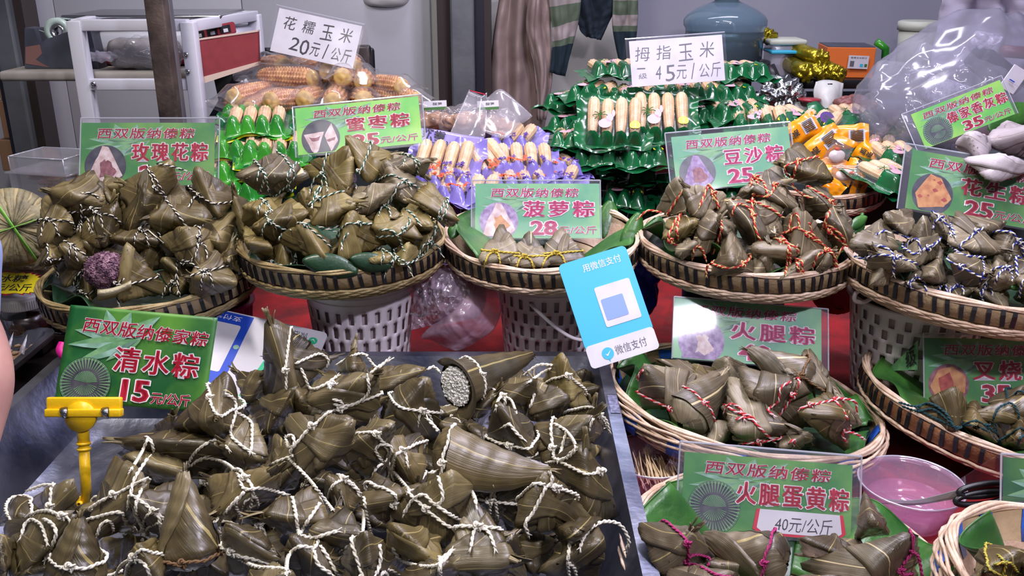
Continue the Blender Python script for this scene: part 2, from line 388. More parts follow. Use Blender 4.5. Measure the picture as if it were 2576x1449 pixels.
def grain(c, s, rnd):
    q = Vector((rnd.gauss(0, 1), rnd.gauss(0, 1), rnd.gauss(0, 1))).to_track_quat('Z', 'Y').to_matrix()
    return [c+q @ Vector((v.x*s*.6, v.y*s*.6, v.z*s*1.2)) for v in G_V], G_F
def cone_dumpling(g, butt, tip, rad, r=(), t=(), dh=0, ddt=0, mat=None, look=None, rice_end=False, bend=0, cord=None, ends=True, sq=.85):
    """long cone wrapped from spiralling leaves; butt centre and tip in photo pixels"""
    G = GRP[g]; seed = len(ZL)*1.37; rnd = random.Random(int(seed*77)+5); m = mat or G['mat']
    (bx, by), (tx, ty) = butt, tip; d0 = hdepth(g, (bx*2+tx)/3, (by*2+ty)/3, dh)
    B = PD(bx, by, d0); T = PD(tx, ty, d0+ddt); R = rad/F*d0; ax = T-B; L = ax.length; a = ax/L
    e1 = a.cross(FW).normalized(); e2 = a.cross(e1).normalized()
    root = thing('leaf_dumpling', None, 'dumpling', B.lerp(T, .4)-Vector((0, 0, .02)), G['group'])
    def prof(s):
        if s < 0: return R*math.sqrt(max(0, 1-(s/.16)**2))*.96+.0005 if not rice_end else R
        return R*max(0, 1-min(1, s)**1.25)**.9+.0022
    def pt(s, th, off=0):
        rr = prof(s)+off; bnd = e1*bend*4*s*(1-s)
        return B+a*(L*s)+bnd+(e1*math.cos(th)*rr+e2*math.sin(th)*rr*sq)*(1+.03*math.sin(3*th+seed))+a*(.0008*math.sin(7*th+seed))
    def sheet(name, s0, s1, th0, th1, tws, off, ns=26, nt=25):
        V = []; U = []
        for i in range(ns):
            s = s0+(s1-s0)*i/(ns-1)
            for j in range(nt):
                v = j/(nt-1); th = th0+(th1-th0)*v+tws*s; o = off+.0016*v*(1-.5*max(s, 0))
                if j == nt-1: o -= .0035*1.2
                wr = .0005*math.sin(v*40+s*6+seed)*math.exp(-max(0, 1-s)/.3)+.0005*math.sin(s*31+th*2+seed)
                V.append(pt(s, th, o+wr)); U.append((s*1.6+v*.5, v*1.0+s*.35))
        return mesh(name, V, gridf(ns, nt), m, root, uvs=U)
    b = sheet('wrapped_body', -.159 if not rice_end else -.02, 1.0, 0, 2*PI, 0, 0, 30, 29); ZB.append((np.array([pt(s, th) for s in np.linspace(-.159, 1, 16) for th in np.linspace(0, 2*PI, 17)]), gridf(16, 17)))
    for k in range(3):
        th0 = PI*.9+rnd.uniform(-.9, .9)+k*1.1; sheet('wrapping_leaf', [-.14, -.1, .0][k] if not rice_end else -.02, [.97, .8, .99][k], th0, th0+rnd.uniform(2.2, 3.6), rnd.choice((1.2, 2.2)), .0012*(k+1))
    # twisted tip
    mb = MB(); Tp = pt(1, 0)
    for k in range(4 if ends else 0):
        v = (a+e1*rnd.uniform(-.5, .5)+e2*rnd.uniform(-.5, .5)).normalized(); mb.tube([T-a*.006, T+v*.005, T+v*rnd.uniform(.007, .013)+Vector((0, 0, -.002))], [.0022, .0017, .0006], 5, flat=.5)
    if ends: mb.build('leaf_tip', m, root)
    if rice_end:
        mb = MB(); cc = B-a*(L*.015)
        for k in range(620):
            an = rnd.uniform(0, 2*PI); ra = math.sqrt(rnd.random())*R*.98; mb.add(*grain(cc+e1*math.cos(an)*ra+e2*math.sin(an)*ra*sq+a*rnd.uniform(-.0015, .0005), .0030, rnd))
        V = [cc-a*.0008+(e1*math.cos(2*PI*i/24)+e2*math.sin(2*PI*i/24)*sq)*R for i in range(24)]; mb.add(V, [tuple(range(24))]); mb.build('rice_face', RICE, root)
        V = []; U = []
        for i in range(7):
            for j in range(20):
                th = PI*(-.1+1.2*j/19)+PI*.0; fl = i/6; V.append(cc+(e1*math.cos(th)+e2*math.sin(th)*sq)*(R*1.04+.016*fl)+a*(.004-.022*fl+.012*fl*fl)+Vector((0, 0, -.004*fl))); U.append((j/19, .55+fl*.3))
        solid(mesh('opened_leaf', V, gridf(7, 20), m, root, uvs=U), .0006)
    cs = cord or G['cord']; crr = G['cr']
    for rg in ([r] if isinstance(r, (int, float)) else r):
        s0, tl = (rg, .06) if isinstance(rg, (int, float)) else rg
        Rg = [pt(min(.97, max(-.1, s0+tl*math.cos(2*PI*i/60+1.2))), 2*PI*i/60, crr*.9+.003) for i in range(60)]
        tw = cordobj(root, Rg, True, cs, crr); best = min(Rg, key=lambda p: DEP(p)); cordobj(tw, knot(best, crr*1.3), True, cs, crr*.85, 'knot')
    for tt in ([t] if isinstance(t, str) else t): LATE.append((root, px2(tt), cs, crr))
    ZL.append([root, g, (bx*2+tx)/3, (by*2+ty)/3, look]); return root
def drape_cords():
    vs = []; fs = []; n = 0
    for V, Fc in ZB:
        vs += [tuple(p) for p in V]; fs += [tuple(i+n for i in f) for f in Fc]; n += len(V)
    for P in (EXTRA_BVH):
        v, f = P; vs += [tuple(p) for p in v]; fs += [tuple(i+n for i in q) for q in f]; n += len(v)
    own = []
    for k, (V, Fc) in enumerate(ZB): own += [k]*len(Fc)
    tree = BVHTree.FromPolygons(vs, fs, all_triangles=False)
    hits = [0]*len(ZB)
    for py in range(4, 1449, 9):
        for px in range(4, 2576, 9):
            h = tree.ray_cast(CAM, ray(px, py).normalized())
            if h[2] is not None and h[2] < len(own): hits[own[h[2]]] += 1
    gone = set()
    for k, z in enumerate(ZL):
        if z[4] == 'buried' and hits[k] < 3:
            gone.add(z[0].name)
            for o in list(z[0].children_recursive)+[z[0]]: bpy.data.objects.remove(o)
            z[0] = None
    ZL[:] = [z for z in ZL if z[0] is not None]
    for root, pts, cs, r in LATE:
        try: root.name
        except ReferenceError: continue
        C = catmull([Vector((x, y, 0)) for x, y in pts], 7); last = None; ds = []
        for p in C:
            rr = ray(p.x, p.y); hit = tree.ray_cast(CAM, rr.normalized()); d = DEP(hit[0]) if hit[0] is not None else None
            ds.append(d)
        base = DEP(root.location); known = [d if d is not None and abs(d-base) < .13 else None for d in ds]
        last = next((d for d in known if d is not None), base-.03); dd = []
        for d in known:
            if d is None: d = last+.001
            if d > last+.012: d = last+.004
            last = d; dd.append(d)
        for i in range(len(dd)-2, -1, -1):
            if dd[i] > dd[i+1]+.012: dd[i] = dd[i+1]+.012
        for _ in range(2): dd = [min(dd[i], (dd[max(0, i-1)]+dd[i]+dd[min(len(dd)-1, i+1)])/3+.0005) for i in range(len(dd))]
        P = [PD(p.x, p.y, d-r*1.1-.003) for p, d in zip(C, dd)]
        P = resample(P, r*1.3)
        if len(P) < 4: continue
        rnd = random.Random(len(P)); e = P[-1]; v = (P[-1]-P[-3]).normalized(); cordobj(root, P, False, cs, r, 'twine_end')
        mb = MB()
        for k in range(3):
            w_ = (v+Vector((rnd.uniform(-.5, .5), rnd.uniform(-.3, .3), rnd.uniform(-.5, .5)))).normalized(); mb.tube([e-v*.001, e+w_*.003, e+w_*.006], [r*.45, r*.35, r*.12], 4)
        mb.build('frayed_end', MATS['twine_'+CORD[cs][1]], root)
EXTRA_BVH = []
def filler(g, px, py, dh, size=60, mat=None):
    a = random.uniform(0, 6.28); q = ' '.join(f'{px+size*math.cos(a+k*PI/2+.3*k):.0f},{py+size*.75*math.sin(a+k*PI/2+.3*k):.0f}' for k in range(4))
    Z(g, q, 'none' if random.random() < .5 else (), dh=dh, mat=mat, look='buried', nb=2, tips=[])
# ------------------------------------------------------------------ materials of the stall
M('velvet', (150, 8, 18), .9, c2=(92, 4, 12), nscale=14, bump=.6, bscale=160); MATS['velvet'].node_tree.nodes['Principled BSDF'].inputs['Sheen Weight'].default_value = .06
M('dark_wood', (52, 38, 36), .6, c2=(34, 24, 24), nscale=9)
M('steel', (196, 196, 204), .28, 1, c2=(120, 120, 134), nscale=7, bump=.25, bscale=30, lo=.3, hi=.7)
M('steel_old', (172, 174, 190), .33, .95, c2=(100, 104, 128), nscale=11, bump=.3, bscale=45)
M('bamboo', (226, 202, 180), .5, c2=(184, 154, 130), nscale=30, bump=.3, bscale=300)
M('bamboo_band', (190, 168, 132), .5, c2=(160, 136, 104), nscale=20, bump=.25, bscale=200)
M('bamboo_olive', (176, 156, 112), .5, c2=(128, 108, 72), nscale=30, bump=.3, bscale=300)
M('bamboo_brown', (176, 128, 92), .45, c2=(140, 96, 66), nscale=24, bump=.3, bscale=300)
M('black_strip', (26, 24, 30), .35); M('blue_strip', (44, 104, 206), .5, c2=(30, 78, 176), nscale=60, bump=.3, bscale=300)
M('banana_leaf', (64, 116, 46), .38, c2=(34, 78, 34), nscale=16, bump=.35, bscale=70, coat=.08)
M('banana_leaf_dark', (34, 68, 42), .38, c2=(20, 44, 30), nscale=16, bump=.35, bscale=70, coat=.08)
M('white_plastic', (242, 232, 242), .38, bump=.1, bscale=30, sub=.05); M('grey_plastic', (120, 118, 126), .4); M('dark_plastic', (36, 32, 40), .35); M('magenta_plastic', (206, 28, 134), .38); M('yellow_plastic', (236, 190, 22), .35, bump=.1, bscale=200); M('black_plastic', (20, 20, 24), .35)
M('paper_white', (214, 212, 222), .6, c2=(200, 197, 208), nscale=20); M('ink', (24, 24, 30), .6); M('ink_red', (196, 24, 58), .5); M('ink_pink', (206, 34, 110), .5); M('ink_white', (240, 234, 242), .5); M('ink_grey', (96, 96, 104), .6); M('ink_cyan', (56, 178, 214), .5); M('ink_blue', (24, 70, 190), .5); M('ink_teal', (40, 180, 130), .5)
M('card_teal', (74, 150, 112), .42, c2=(140, 190, 124), nscale=9, lo=.38, hi=.66); M('card_green', (58, 126, 64), .42, c2=(124, 172, 86), nscale=9, lo=.38, hi=.66, spec=.4); M('card_green_dark', (22, 88, 42), .4, c2=(92, 150, 50), nscale=9, lo=.38, hi=.62); M('card_lime', (92, 186, 76), .42, c2=(172, 216, 92), nscale=9, lo=.38, hi=.66)
M('print_leaf', (146, 186, 172), .5, c2=(104, 150, 124), nscale=60); M('print_leaf2', (86, 140, 96), .5, c2=(122, 170, 120), nscale=60)
M('photo_dark', (44, 44, 60), .4, c2=(84, 84, 92), nscale=40); M('photo_rice', (222, 206, 210), .5, c2=(190, 160, 160), nscale=90); M('photo_fill', (112, 52, 66), .5, c2=(150, 96, 104), nscale=160); M('photo_purple', (170, 150, 190), .5, c2=(120, 90, 140), nscale=120)
M('photo_brown', (176, 108, 60), .5, c2=(206, 150, 92), nscale=100); M('photo_red', (140, 36, 36), .45, c2=(180, 80, 60), nscale=110)
clear('acrylic', gloss=.02, rough=.05, fres=1.25, haze=.03, hazecol=(190, 190, 215)); clear('acrylic_edge', gloss=.35, rough=.1, haze=.35, hazecol=(220, 222, 240))
# ------------------------------------------------------------------ setting
def struct(name, mb, m, smooth=False): o = mb.build(name, m, None, smooth); o['kind'] = 'structure'; return o
M('wall_panel', (196, 196, 204), .42, c2=(188, 188, 198), nscale=2.2, bump=.04, bscale=20); M('wall_panel_blue', (168, 168, 184), .5, c2=(158, 158, 178), nscale=2.5)
M('floor_tile', (120, 122, 108), .6, c2=(96, 98, 88), nscale=6); M('joint', (196, 194, 190), .6)
WY = 3.15
mb = MB()
for i in range(4):       # left wall: tiles on a 1.1 m grid, joints recessed
    x0 = -2.75+i*.62
    for z0, z1 in ((-.05, .42), (.424, 1.312), (1.316, 2.2), (2.204, 3.1)): mb.box((x0+.309, WY+.02, (z0+z1)/2), (.617, .04, z1-z0), bev=.0015)
wl = struct('wall_back', MB().box((-1.3, WY+.06, 1.5), (3.4, .06, 3.2)), MATS['joint'])
for i in range(4):
    x0 = -2.75+i*.62
    for z0, z1 in ((-.05, .42), (.424, 1.312), (1.316, 2.2), (2.204, 3.1)):
        MB().box((x0+.309, WY+.02, (z0+z1)/2), (.617, .04, z1-z0), bev=.0015).build('wall_tile', MATS['wall_panel'], wl)
struct('wall_right', MB().box((1.55, WY+.35, 1.5), (3.6, .08, 3.3)), MATS['wall_panel_blue'])
struct('wall_side', MB().box((3.1, 1.6, 1.5), (.08, 4, 3.3)), MATS['wall_panel_blue'])
struct('wall_left', MB().box((-3.0, 1.9, 1.5), (.06, 3.6, 3.3)), MATS['wall_panel'])
struct('floor', MB().box((0, 1.5, -.05), (6.3, 5, .1)), MATS['floor_tile'])
M('galvanised', (128, 132, 138), .45, .55, c2=(104, 108, 116), nscale=8, bump=.1, bscale=40); M('dark_brown', (54, 44, 44), .5); M('navy', (20, 22, 40), .5)
a = PY(1165, 100, 2.9); struct('trim_1', MB().box((a.x, 2.9, 1.4), (.072, .07, 2.9), bev=.006), MATS['galvanised'])
a = PY(1117, 100, 2.93); struct('trim_2', MB().box((a.x, 2.95, 1.4), (.04, .05, 2.9)), MATS['dark_brown'])
a = PY(1207, 100, 2.93); struct('trim_3', MB().box((a.x, 2.95, 1.4), (.026, .1, 2.9)), MATS['navy'])
a = PY(1224, 100, 2.9); struct('trim_4', MB().box((a.x, 2.97, 1.4), (.026, .12, 2.9)), MATS['dark_brown'])
a = PY(45, 200, 2.6); struct('trim_5', MB().box((a.x, 2.6, 1.3), (.056, .07, 2.8), bev=.006), MATS['galvanised'])
a = PY(80, 200, 2.6); struct('trim_6', MB().box((a.x, 2.63, 1.3), (.026, .08, 2.8)), MATS['dark_brown'])
a = PY(12, 200, 2.6); struct('trim_7', MB().box((a.x, 2.63, 1.3), (.024, .08, 2.8)), MATS['navy'])
# table, cloth
tb = thing('stall_table', 'dark wooden stall table under the red cloth and trays', 'table', (0, 1.3, 0))
MB().box((0, 1.35, .725), (3.2, 2.3, .04), bev=.004).build('table_top', MATS['dark_wood'], tb, False)
for x in (-1.5, 1.5):
    for y in (.3, 2.4): MB().box((x, y, .353), (.05, .05, .705)).build('leg', MATS['dark_wood'], tb, False)
V = []; NX, NY = 150, 110
for i in range(NX):
    for j in range(NY):
        x = -.72+2.3*i/(NX-1); y = .3+2.1*j/(NY-1); n = noise.noise(Vector((x*7, y*7, 0)))+.5*noise.noise(Vector((x*22, y*15, 3)))+(.9*abs(noise.noise(Vector((x*9+y*6, y*3, 9)))))
        V.append((x, y, .7495+.006*max(-.55, n)))
o = mesh('velvet_cloth', V, gridf(NX, NY), MATS['velvet']); tag(o, 'red velvet cloth spread over the stall table beneath the baskets', 'tablecloth')
# stainless tray
tr = thing('steel_tray', 'big stainless steel tray heaped with white-tied leaf dumplings', 'tray', (-.265, .85, .752))
def tray(root, x0, x1, y0, y1, zb, zr, ins, m, lip=.012, t=.0012):
    def loop(x0, x1, y0, y1, r, z, n=6):
        L = []
        for cx, cy, a in ((x1-r, y1-r, 0), (x0+r, y1-r, PI/2), (x0+r, y0+r, PI), (x1-r, y0+r, 1.5*PI)):
            for k in range(n+1): an = a+k*PI/2/n; L.append((cx+r*math.cos(an), cy+r*math.sin(an), z))
        return L
    Ls = [loop(x0-lip, x1+lip, y0-lip, y1+lip, .03, zr-.008), loop(x0-lip, x1+lip, y0-lip, y1+lip, .03, zr), loop(x0, x1, y0, y1, .022, zr), loop(x0+ins*.8, x1-ins*.8, y0+ins*.8, y1-ins*.8, .03, zb+.012), loop(x0+ins+.012, x1-ins-.012, y0+ins+.012, y1-ins-.012, .03, zb)]
    n = len(Ls[0]); V = [p for L in Ls for p in L]; Fc = []
    for k in range(len(Ls)-1):
        for i in range(n): j = (i+1) % n; Fc.append((k*n+i, k*n+j, (k+1)*n+j, (k+1)*n+i))
    Fc.append(tuple((len(Ls)-1)*n+i for i in range(n)))
    o = mesh('tray_body', V, Fc, m, root); solid(o, t); autosm(o, .5); return o
tray(tr, -.655, .125, .35, 1.235, .757, .853, .045, MATS['steel_old'], lip=.016)
mb = MB().box((.134, 1.08, .8542), (.012, .05, .0006)); mb.build('worn_sticker', M('worn_print', (122, 122, 150), .6, c2=(70, 70, 96), nscale=260), tr, False)
# ------------------------------------------------------------------ round bamboo baskets
def frame(Lp, Rp, D, tilt):
    d = D*F/math.hypot(Rp[0]-Lp[0], Rp[1]-Lp[1]); a = PD(*Lp, d); b = PD(*Rp, d); c = (a+b)/2; X = (b-a).normalized()
    Zu = Vector((0, 0, 1)); Zu = (Zu-X*Zu.dot(X)).normalized(); Y = Zu.cross(X); t = math.radians(tilt); Zn = Zu*math.cos(t)-Y*math.sin(t); Y = Zn.cross(X)
    m = Matrix((X, Y, Zn)).transposed().to_4x4(); m.translation = c; return m, d
BK = {}
BIND = {}
def basket(key, Lp, Rp, D, tilt, depth, style, label, slope=45, group='round bamboo baskets of dumplings'):
    m, d = frame(Lp, Rp, D, tilt); R = D/2; BK[key] = (m, R, depth)
    root = thing('bamboo_basket', label, 'basket', group=group, mat4=m)
    m1, m2 = (MATS['bamboo'], MATS['bamboo_band']) if style != 'brown' else (MATS['bamboo'], MATS['bamboo_brown'])
    if key == 'R' or key == 'J': m1, m2 = MATS['bamboo_olive'], MATS['bamboo_band']
    wide = style == 'blue'
    def hoop(r, z, amp, k, ph, thick, n=96): return MB().tube([((r+amp*math.cos(k*a+ph))*math.cos(a), (r+amp*math.cos(k*a+ph))*math.sin(a), z+amp*math.sin(k*a+ph)) for a in (2*PI*i/n for i in range(n))], thick, 6, closed=True)
    nr = 6
    for k in range(nr): hoop(R-.0025+.0028*math.cos(k*1.05), .0015+.0026*math.sin(k*1.05), .0014, 9, k*2*PI/nr, .0022).build('rim_hoop', m1, root)
    if not wide:
        bh = .021; th = math.radians(25)
        MB().lathe([(R+.001, -.002), (R-.0005, -.002-bh), (R-.003, -.002-bh), (R-.001, -.002)], n=72).build('bamboo_band', m2, root)
        nb = int(2*PI*R/.0165)
        me = MB().add([(x, y, z) for x in (-.0027, .0027) for (y, z) in ((.0018, .0015), (.0046, -.006), (.0034, -.0225), (-.0040, -.0245), (-.0040, 0))], [(0, 1, 6, 5), (1, 2, 7, 6), (2, 3, 8, 7), (3, 4, 9, 8), (4, 0, 5, 9), (0, 4, 3, 2, 1), (5, 6, 7, 8, 9)])
        o = me.build('binding', MATS['black_strip'], root, False)
        for i in range(nb):
            a = 2*PI*i/nb+random.uniform(-.01, .01); mm = Matrix.Rotation(a-PI/2, 4, 'Z') @ Matrix.Translation((0, R-.0015, 0)) @ Matrix.Rotation(random.uniform(-.1, .1)+.13, 4, 'Y')
            c = o if i == 0 else o.copy()
            if i: COL.objects.link(c); c.parent = root
            c.matrix_local = mm
        nh = max(6, int((depth-.02)/.0038)); bot = .7 if style != 'brown' else .5
        for k in range(nh):
            s = (k+.5)/nh; r = R-.0005-(R*(1-bot))*s**2.6; z = -.026-(depth-.028)*s
            hoop(r, z, .0008, 34, (k % 2)*PI, .0024).build('woven_strand', m1, root)
        MB().lathe([(R*bot+.004, -depth), (.001, -depth)], n=48).build('basket_floor', m2, root)
        MB().lathe([(R-.006, -.004), (R*.86, -.03), (R*bot, -depth+.002)], n=64).build('inner_wall', m1, root)
    else:
        nh = 20
        for k in range(nh):
            s = k/(nh-1); r = R+.004+.008*math.sin(s*PI*.8)-R*.36*s**2.0; z = -.004-(depth-.006)*s
            hoop(r, z, .0017, 16, (k % 3)*2.1, .0021).build('woven_strand', m1, root)
        MB().lathe([(R-.004, .0), (R-.012, -.018), (R-.02, -.03)], n=72).build('bamboo_band', m2, root)
        MB().lathe([(R-.02, -.03), (R*.72, -depth+.003), (.001, -depth+.003)], n=64).build('basket_floor', m1, root)
        for i in range(16):
            a = 2*PI*(i+.35)/16; w_ = .05+.02*(i % 2); P = [(R-.0035, .001), (R-.0115, -.018), (R-.0195, -.031), (R-.0215, -.031), (R-.0135, -.018), (R-.0065, .0)]
            P = [(R-.0024, .0035)]+[(r-.0012, z+.001) for r, z in P[:3]]+[(R+.006, -.03), (R+.006, -.012)]
            mb = MB().lathe(P+[P[0]], n=6, a0=a-w_, a1=a+w_); mb.build('blue_wrapping', MATS['blue_strip'], root)
    Yw = m.to_3x3() @ Vector((0, 1, 0)); Cw = m.translation
    HEAPS[key] = ('p', Vector((Cw.x, Cw.y-R*.72, Cw.z+.012)), math.radians(slope))
    return root
basket('R', (118, 692), (640, 668), .33, 3, .055, 'black', 'left basket of black-and-white tied dumplings under the rose sign', 46)
basket('J', (607, 598), (1119, 598), .32, 2, .055, 'black', 'second basket from left, heaped with green-string dumplings', 46)
basket('P', (1118, 588), (1608, 588), .31, 5, .05, 'black', 'middle basket holding only three yellow-tied dumplings', 38)
basket('B', (1610, 598), (2143, 606), .33, 2, .055, 'black', 'basket of red-and-cream tied dumplings under the bean paste sign', 44)
basket('N', (2130, 640), (2745, 700), .36, 1, .055, 'black', 'right basket of blue-and-white tied dumplings on a white bucket', 36)
basket('H', (1537, 955), (2205, 1040), .38, -3, .06, 'blue', 'blue-wrapped bamboo basket of red-tied cone dumplings, centre right', 22)
basket('C', (2188, 950), (2850, 1080), .38, -1, .046, 'brown', 'brown bamboo basket of teal-tied dumplings at right edge', 22)
basket('E', (1580, 1365), (2440, 1490), .36, 0, .055, 'blue', 'blue-wrapped basket of magenta-tied dumplings at the bottom', 16)
basket('F', (2416, 1445), (3250, 1600), .305, 0, .088, 'blue', 'basket cut off by the bottom right corner', 16)
HEAPS['T'] = ('z', .868)
GRP = {
 'T': dict(mat=LEAF_T, cord='w', cr=.0019, group='white-tied dumplings in the steel tray', where='steel tray', look='dark olive'),
 'R': dict(mat=LEAF_R, cord='bw', cr=.0016, group='black-and-white tied dumplings in the left basket', where='left basket', look='olive'),
 'J': dict(mat=LEAF_J, cord='gw', cr=.0016, group='green-and-white tied dumplings in the second basket', where='second basket', look='golden olive'),
 'P': dict(mat=LEAF_B, cord='y', cr=.0017, group='yellow-tied dumplings in the middle basket', where='middle basket', look='brown'),
 'B': dict(mat=LEAF_B, cord='ry', cr=.0019, group='red-and-cream tied dumplings in the bean paste basket', where='bean paste basket', look='grey brown'),
 'N': dict(mat=LEAF_B, cord='blw', cr=.0018, group='blue-and-white tied dumplings in the right basket', where='upper right basket', look='grey brown'),
 'H': dict(mat=LEAF_B, cord='rp', cr=.0018, group='red-tied cone dumplings in the blue-wrapped basket', where='blue-wrapped middle basket', look='grey brown'),
 'C': dict(mat=LEAF_R, cord='t', cr=.0016, group='teal-tied dumplings in the right basket', where='brown right-edge basket', look='olive'),
 'E': dict(mat=LEAF_E, cord='m', cr=.0016, group='magenta-tied dumplings in the bottom basket', where='bottom basket', look='dark brown'),
 'F': dict(mat=LEAF_R, cord='yg', cr=.0013, group='dumplings in the bottom right basket', where='bottom right corner basket', look='brown'),
}
# --- left basket
Z('R', '130,482 232,436 262,512 182,571', '165,527 257,499', ['204,514 205,545 203,576', '248,497 232,487 210,485'], dh=.01)
Z('R', '108,488 177,549 171,618 101,614', '104,560 188,579', look='rusty brown')
Z('R', '265,441 323,471 300,527 270,470', 'none', dh=-.02)
Z('R', '251,462 296,470 285,512 262,512', 'none', dh=-.01, look='small dark')
Z('R', '430,404 315,457 439,464 306,602', ['376,433 414,500'], ['380,432 400,465 417,497', '395,412 430,418 462,428'], dh=.03, dd=.015, look='tall pointed', tips=[0])
Z('R', '447,463 526,550 400,600 378,548', 'none', ['414,499 440,530 466,565 475,575'], dh=.01)
Z('R', '497,427 593,482 552,543 480,505', '491,477 582,505', dh=0)
Z('R', '287,507 306,585 259,618 185,588', '237,543 306,568', dh=.01)
Z('R', '276,598 359,560 402,607 367,640', '352,562 395,588', dh=0)
Z('R', '586,540 466,578 577,668', '515,565 520,590', dh=-.01)
Z('R', '397,602 465,577 549,592 505,680', '488,583 453,656', ['453,654 480,662 504,680 519,690', '444,656 446,690 448,734'], dh=.025)
Z('R', '124,612 165,650 92,674', '120,616 160,650', dh=0)
Z('R', '196,590 212,654 177,690 155,622', '163,618 210,652')
Z('R', '204,612 320,605 318,660 215,690', 'none', dh=-.03)
Z('R', '326,622 422,735 304,749 310,648', '320,698 406,697', ['312,700 292,725 300,770'], dh=.012)
Z('R', '533,624 597,714 492,752 484,695', '480,710 566,676', dh=.014)
Z('R', '582,612 599,680 547,654', 'none')
Z('R', '414,654 500,660 480,706 420,700', 'none', dh=-.03)
Z('R', '590,490 636,520 622,600 588,590', 'none', dh=-.03, look='shadowed')
for x, y in ((250, 640), (350, 560), (450, 620), (400, 520), (520, 620), (220, 560)): filler('R', x, y, -.06)
# --- second basket
Z('J', '597,441 690,385 777,442 690,492', ['645,405 660,479', '713,407 705,479', '743,410 735,440'], look='long brown triple-tied', mat=LEAF_B)
Z('J', '762,427 878,372 886,460 870,493', '829,396 818,460', dh=.012)
Z('J', '876,347 989,389 928,453 890,421', '928,371 892,427', ['892,427 890,450 896,470'], dh=.012, look='topmost')
Z('J', '983,388 1074,404 1063,438 980,425', '1022,395 1048,440', look='loose-leafed', mat=LEAF_B, tips=[0, 1, 2])
Z('J', '976,411 1069,465 1019,509 942,456', '1015,465 990,460', mat=LEAF_B, tips=[2], look='frayed-end')
Z('J', '1083,458 1150,551 1124,567 1044,507', '1120,505 1095,540', ['1121,505 1102,545 1096,588', '1102,540 1122,550 1124,560'], dh=0)
Z('J', '790,465 895,509 859,569 788,561', ['785,518 862,490', '795,567 868,560'], ['797,568 820,575 845,582', '790,500 810,470 795,480 785,520'], dh=.025)
Z('J', '889,471 991,468 958,533 898,533', '985,470 947,545', dh=.02, mat=LEAF_B)
Z('J', '732,502 768,540 693,619 634,573', '685,542 732,578', dh=.01)
Z('J', '695,606 762,568 822,606 816,653', '740,575 815,612', ['700,605 712,585 732,578'], dh=.022)
Z('J', '889,532 981,604 858,649 864,575', '876,586 942,570', ['876,586 862,605 860,625'], dh=.016)
Z('J', '967,507 1060,595 992,627 945,573', '956,580 1005,556', ['956,578 985,580 1004,600 1016,630'], dh=.012)
Z('J', '1041,501 1089,570 1060,586 1006,551', 'none', ['1020,525 1044,545 1055,565'], look='dark shiny')
Z('J', '616,518 705,496 700,545 619,570', '655,520 665,555', dh=-.01)
Z('J', '619,573 674,620 660,650 625,610', 'none')
Z('J', '1027,614 1057,645 1010,665 985,640', '1000,635 1040,650')
Z('J', '826,606 866,598 858,655 820,655', 'none', dh=-.02)
Z('J', '765,480 795,468 785,545 738,520', 'none', dh=-.02)
Z('J', '925,545 975,520 985,575 935,590', 'none', dh=-.02)
Z('J', '955,635 985,650 965,668 940,655', '960,625 965,660', ['958,625 965,645 958,662'])
Z('J', '985,420 1050,510 1010,540 960,470', 'none', dh=-.03)
for x, y in ((720, 560), (850, 520), (950, 590), (1010, 570), (700, 630), (900, 640)): filler('J', x, y, -.06)
# --- middle basket: three dumplings standing on their bases
for q, r, lk in (('1262,562 1208,652 1308,654 1262,668', '1220,626 1298,632', 'leftmost'), ('1331,578 1284,662 1380,664 1332,678', '1294,640 1372,640', 'middle'), ('1409,570 1360,658 1470,652 1412,672', '1374,634 1462,628', 'rightmost')):
    Z('P', q, [r+' .15,0'], dh=-.012, dd=.024, look=lk+' upright', tips=[], p=6)
# --- bean paste basket
Z('B', '2009,359 2092,447 2040,473 1960,410', ['2051,402 1990,441'], ['1990,441 1996,470 2020,490 2037,497', '2010,398 2000,430 1995,450'], dh=.01, mat=LEAF_R, look='topmost olive')
Z('B', '1957,413 1973,460 1893,507 1853,484', '1900,450 1890,490')
Z('B', '1900,475 1962,450 2009,526 1915,507', '1893,490 1968,455', ['1900,485 1895,500 1900,512'], dh=.014)
Z('B', '2021,480 2081,475 2094,525 2045,556', '2031,480 2090,525', ['2090,525 2075,560 2070,580'])
Z('B', '1706,445 1728,482 1722,532 1649,528', '1726,491 1673,543', ['1665,535 1630,530 1605,550'], dh=0)
Z('B', '1724,468 1840,488 1758,542 1726,532', '1776,467 1792,507', ['1780,470 1770,495 1760,520', '1790,480 1795,500'], dh=.01)
Z('B', '1791,513 1840,503 1846,540 1805,545', 'none', dh=-.01)
Z('B', '1833,513 1975,511 1925,592 1883,612', '1897,508 1922,590', ['1897,508 1860,505 1830,506', '1905,510 1940,525 1968,546'], dh=.022, look='bright horizontal')
Z('B', '1686,547 1749,557 1742,609 1668,600', '1711,543 1705,600', ['1711,540 1703,575 1706,600'], mat=LEAF_J, look='golden')
Z('B', '1769,522 1807,549 1810,625 1740,636', '1812,550 1800,625', ['1812,548 1815,580 1798,625'], dh=.01)
Z('B', '1800,545 1855,570 1835,605', 'none')
Z('B', '1835,577 1904,686 1792,691', '1780,668 1889,648', ['1783,665 1778,675 1776,692'], dh=.022, look='upright front')
Z('B', '1889,625 1957,588 1995,629 1977,675', '1915,586 1993,640', ['1965,592 1985,620 1988,665', '1985,620 1980,660 1976,690'], dh=.015)
Z('B', '1965,549 1975,590 1919,588', 'none', dh=0)
Z('B', '2015,525 2094,629 2001,636 1974,560', '1983,590 2068,612', ['2035,560 2045,590 2068,612'], dh=.015)
Z('B', '2120,516 2144,593 2098,633 2080,543', '2085,560 2125,600', ['2075,560 2110,585 2125,610 2105,645', '2080,560 2083,590 2086,608'], dh=.005)
Z('B', '1718,607 1744,615 1740,645 1709,636', 'none')
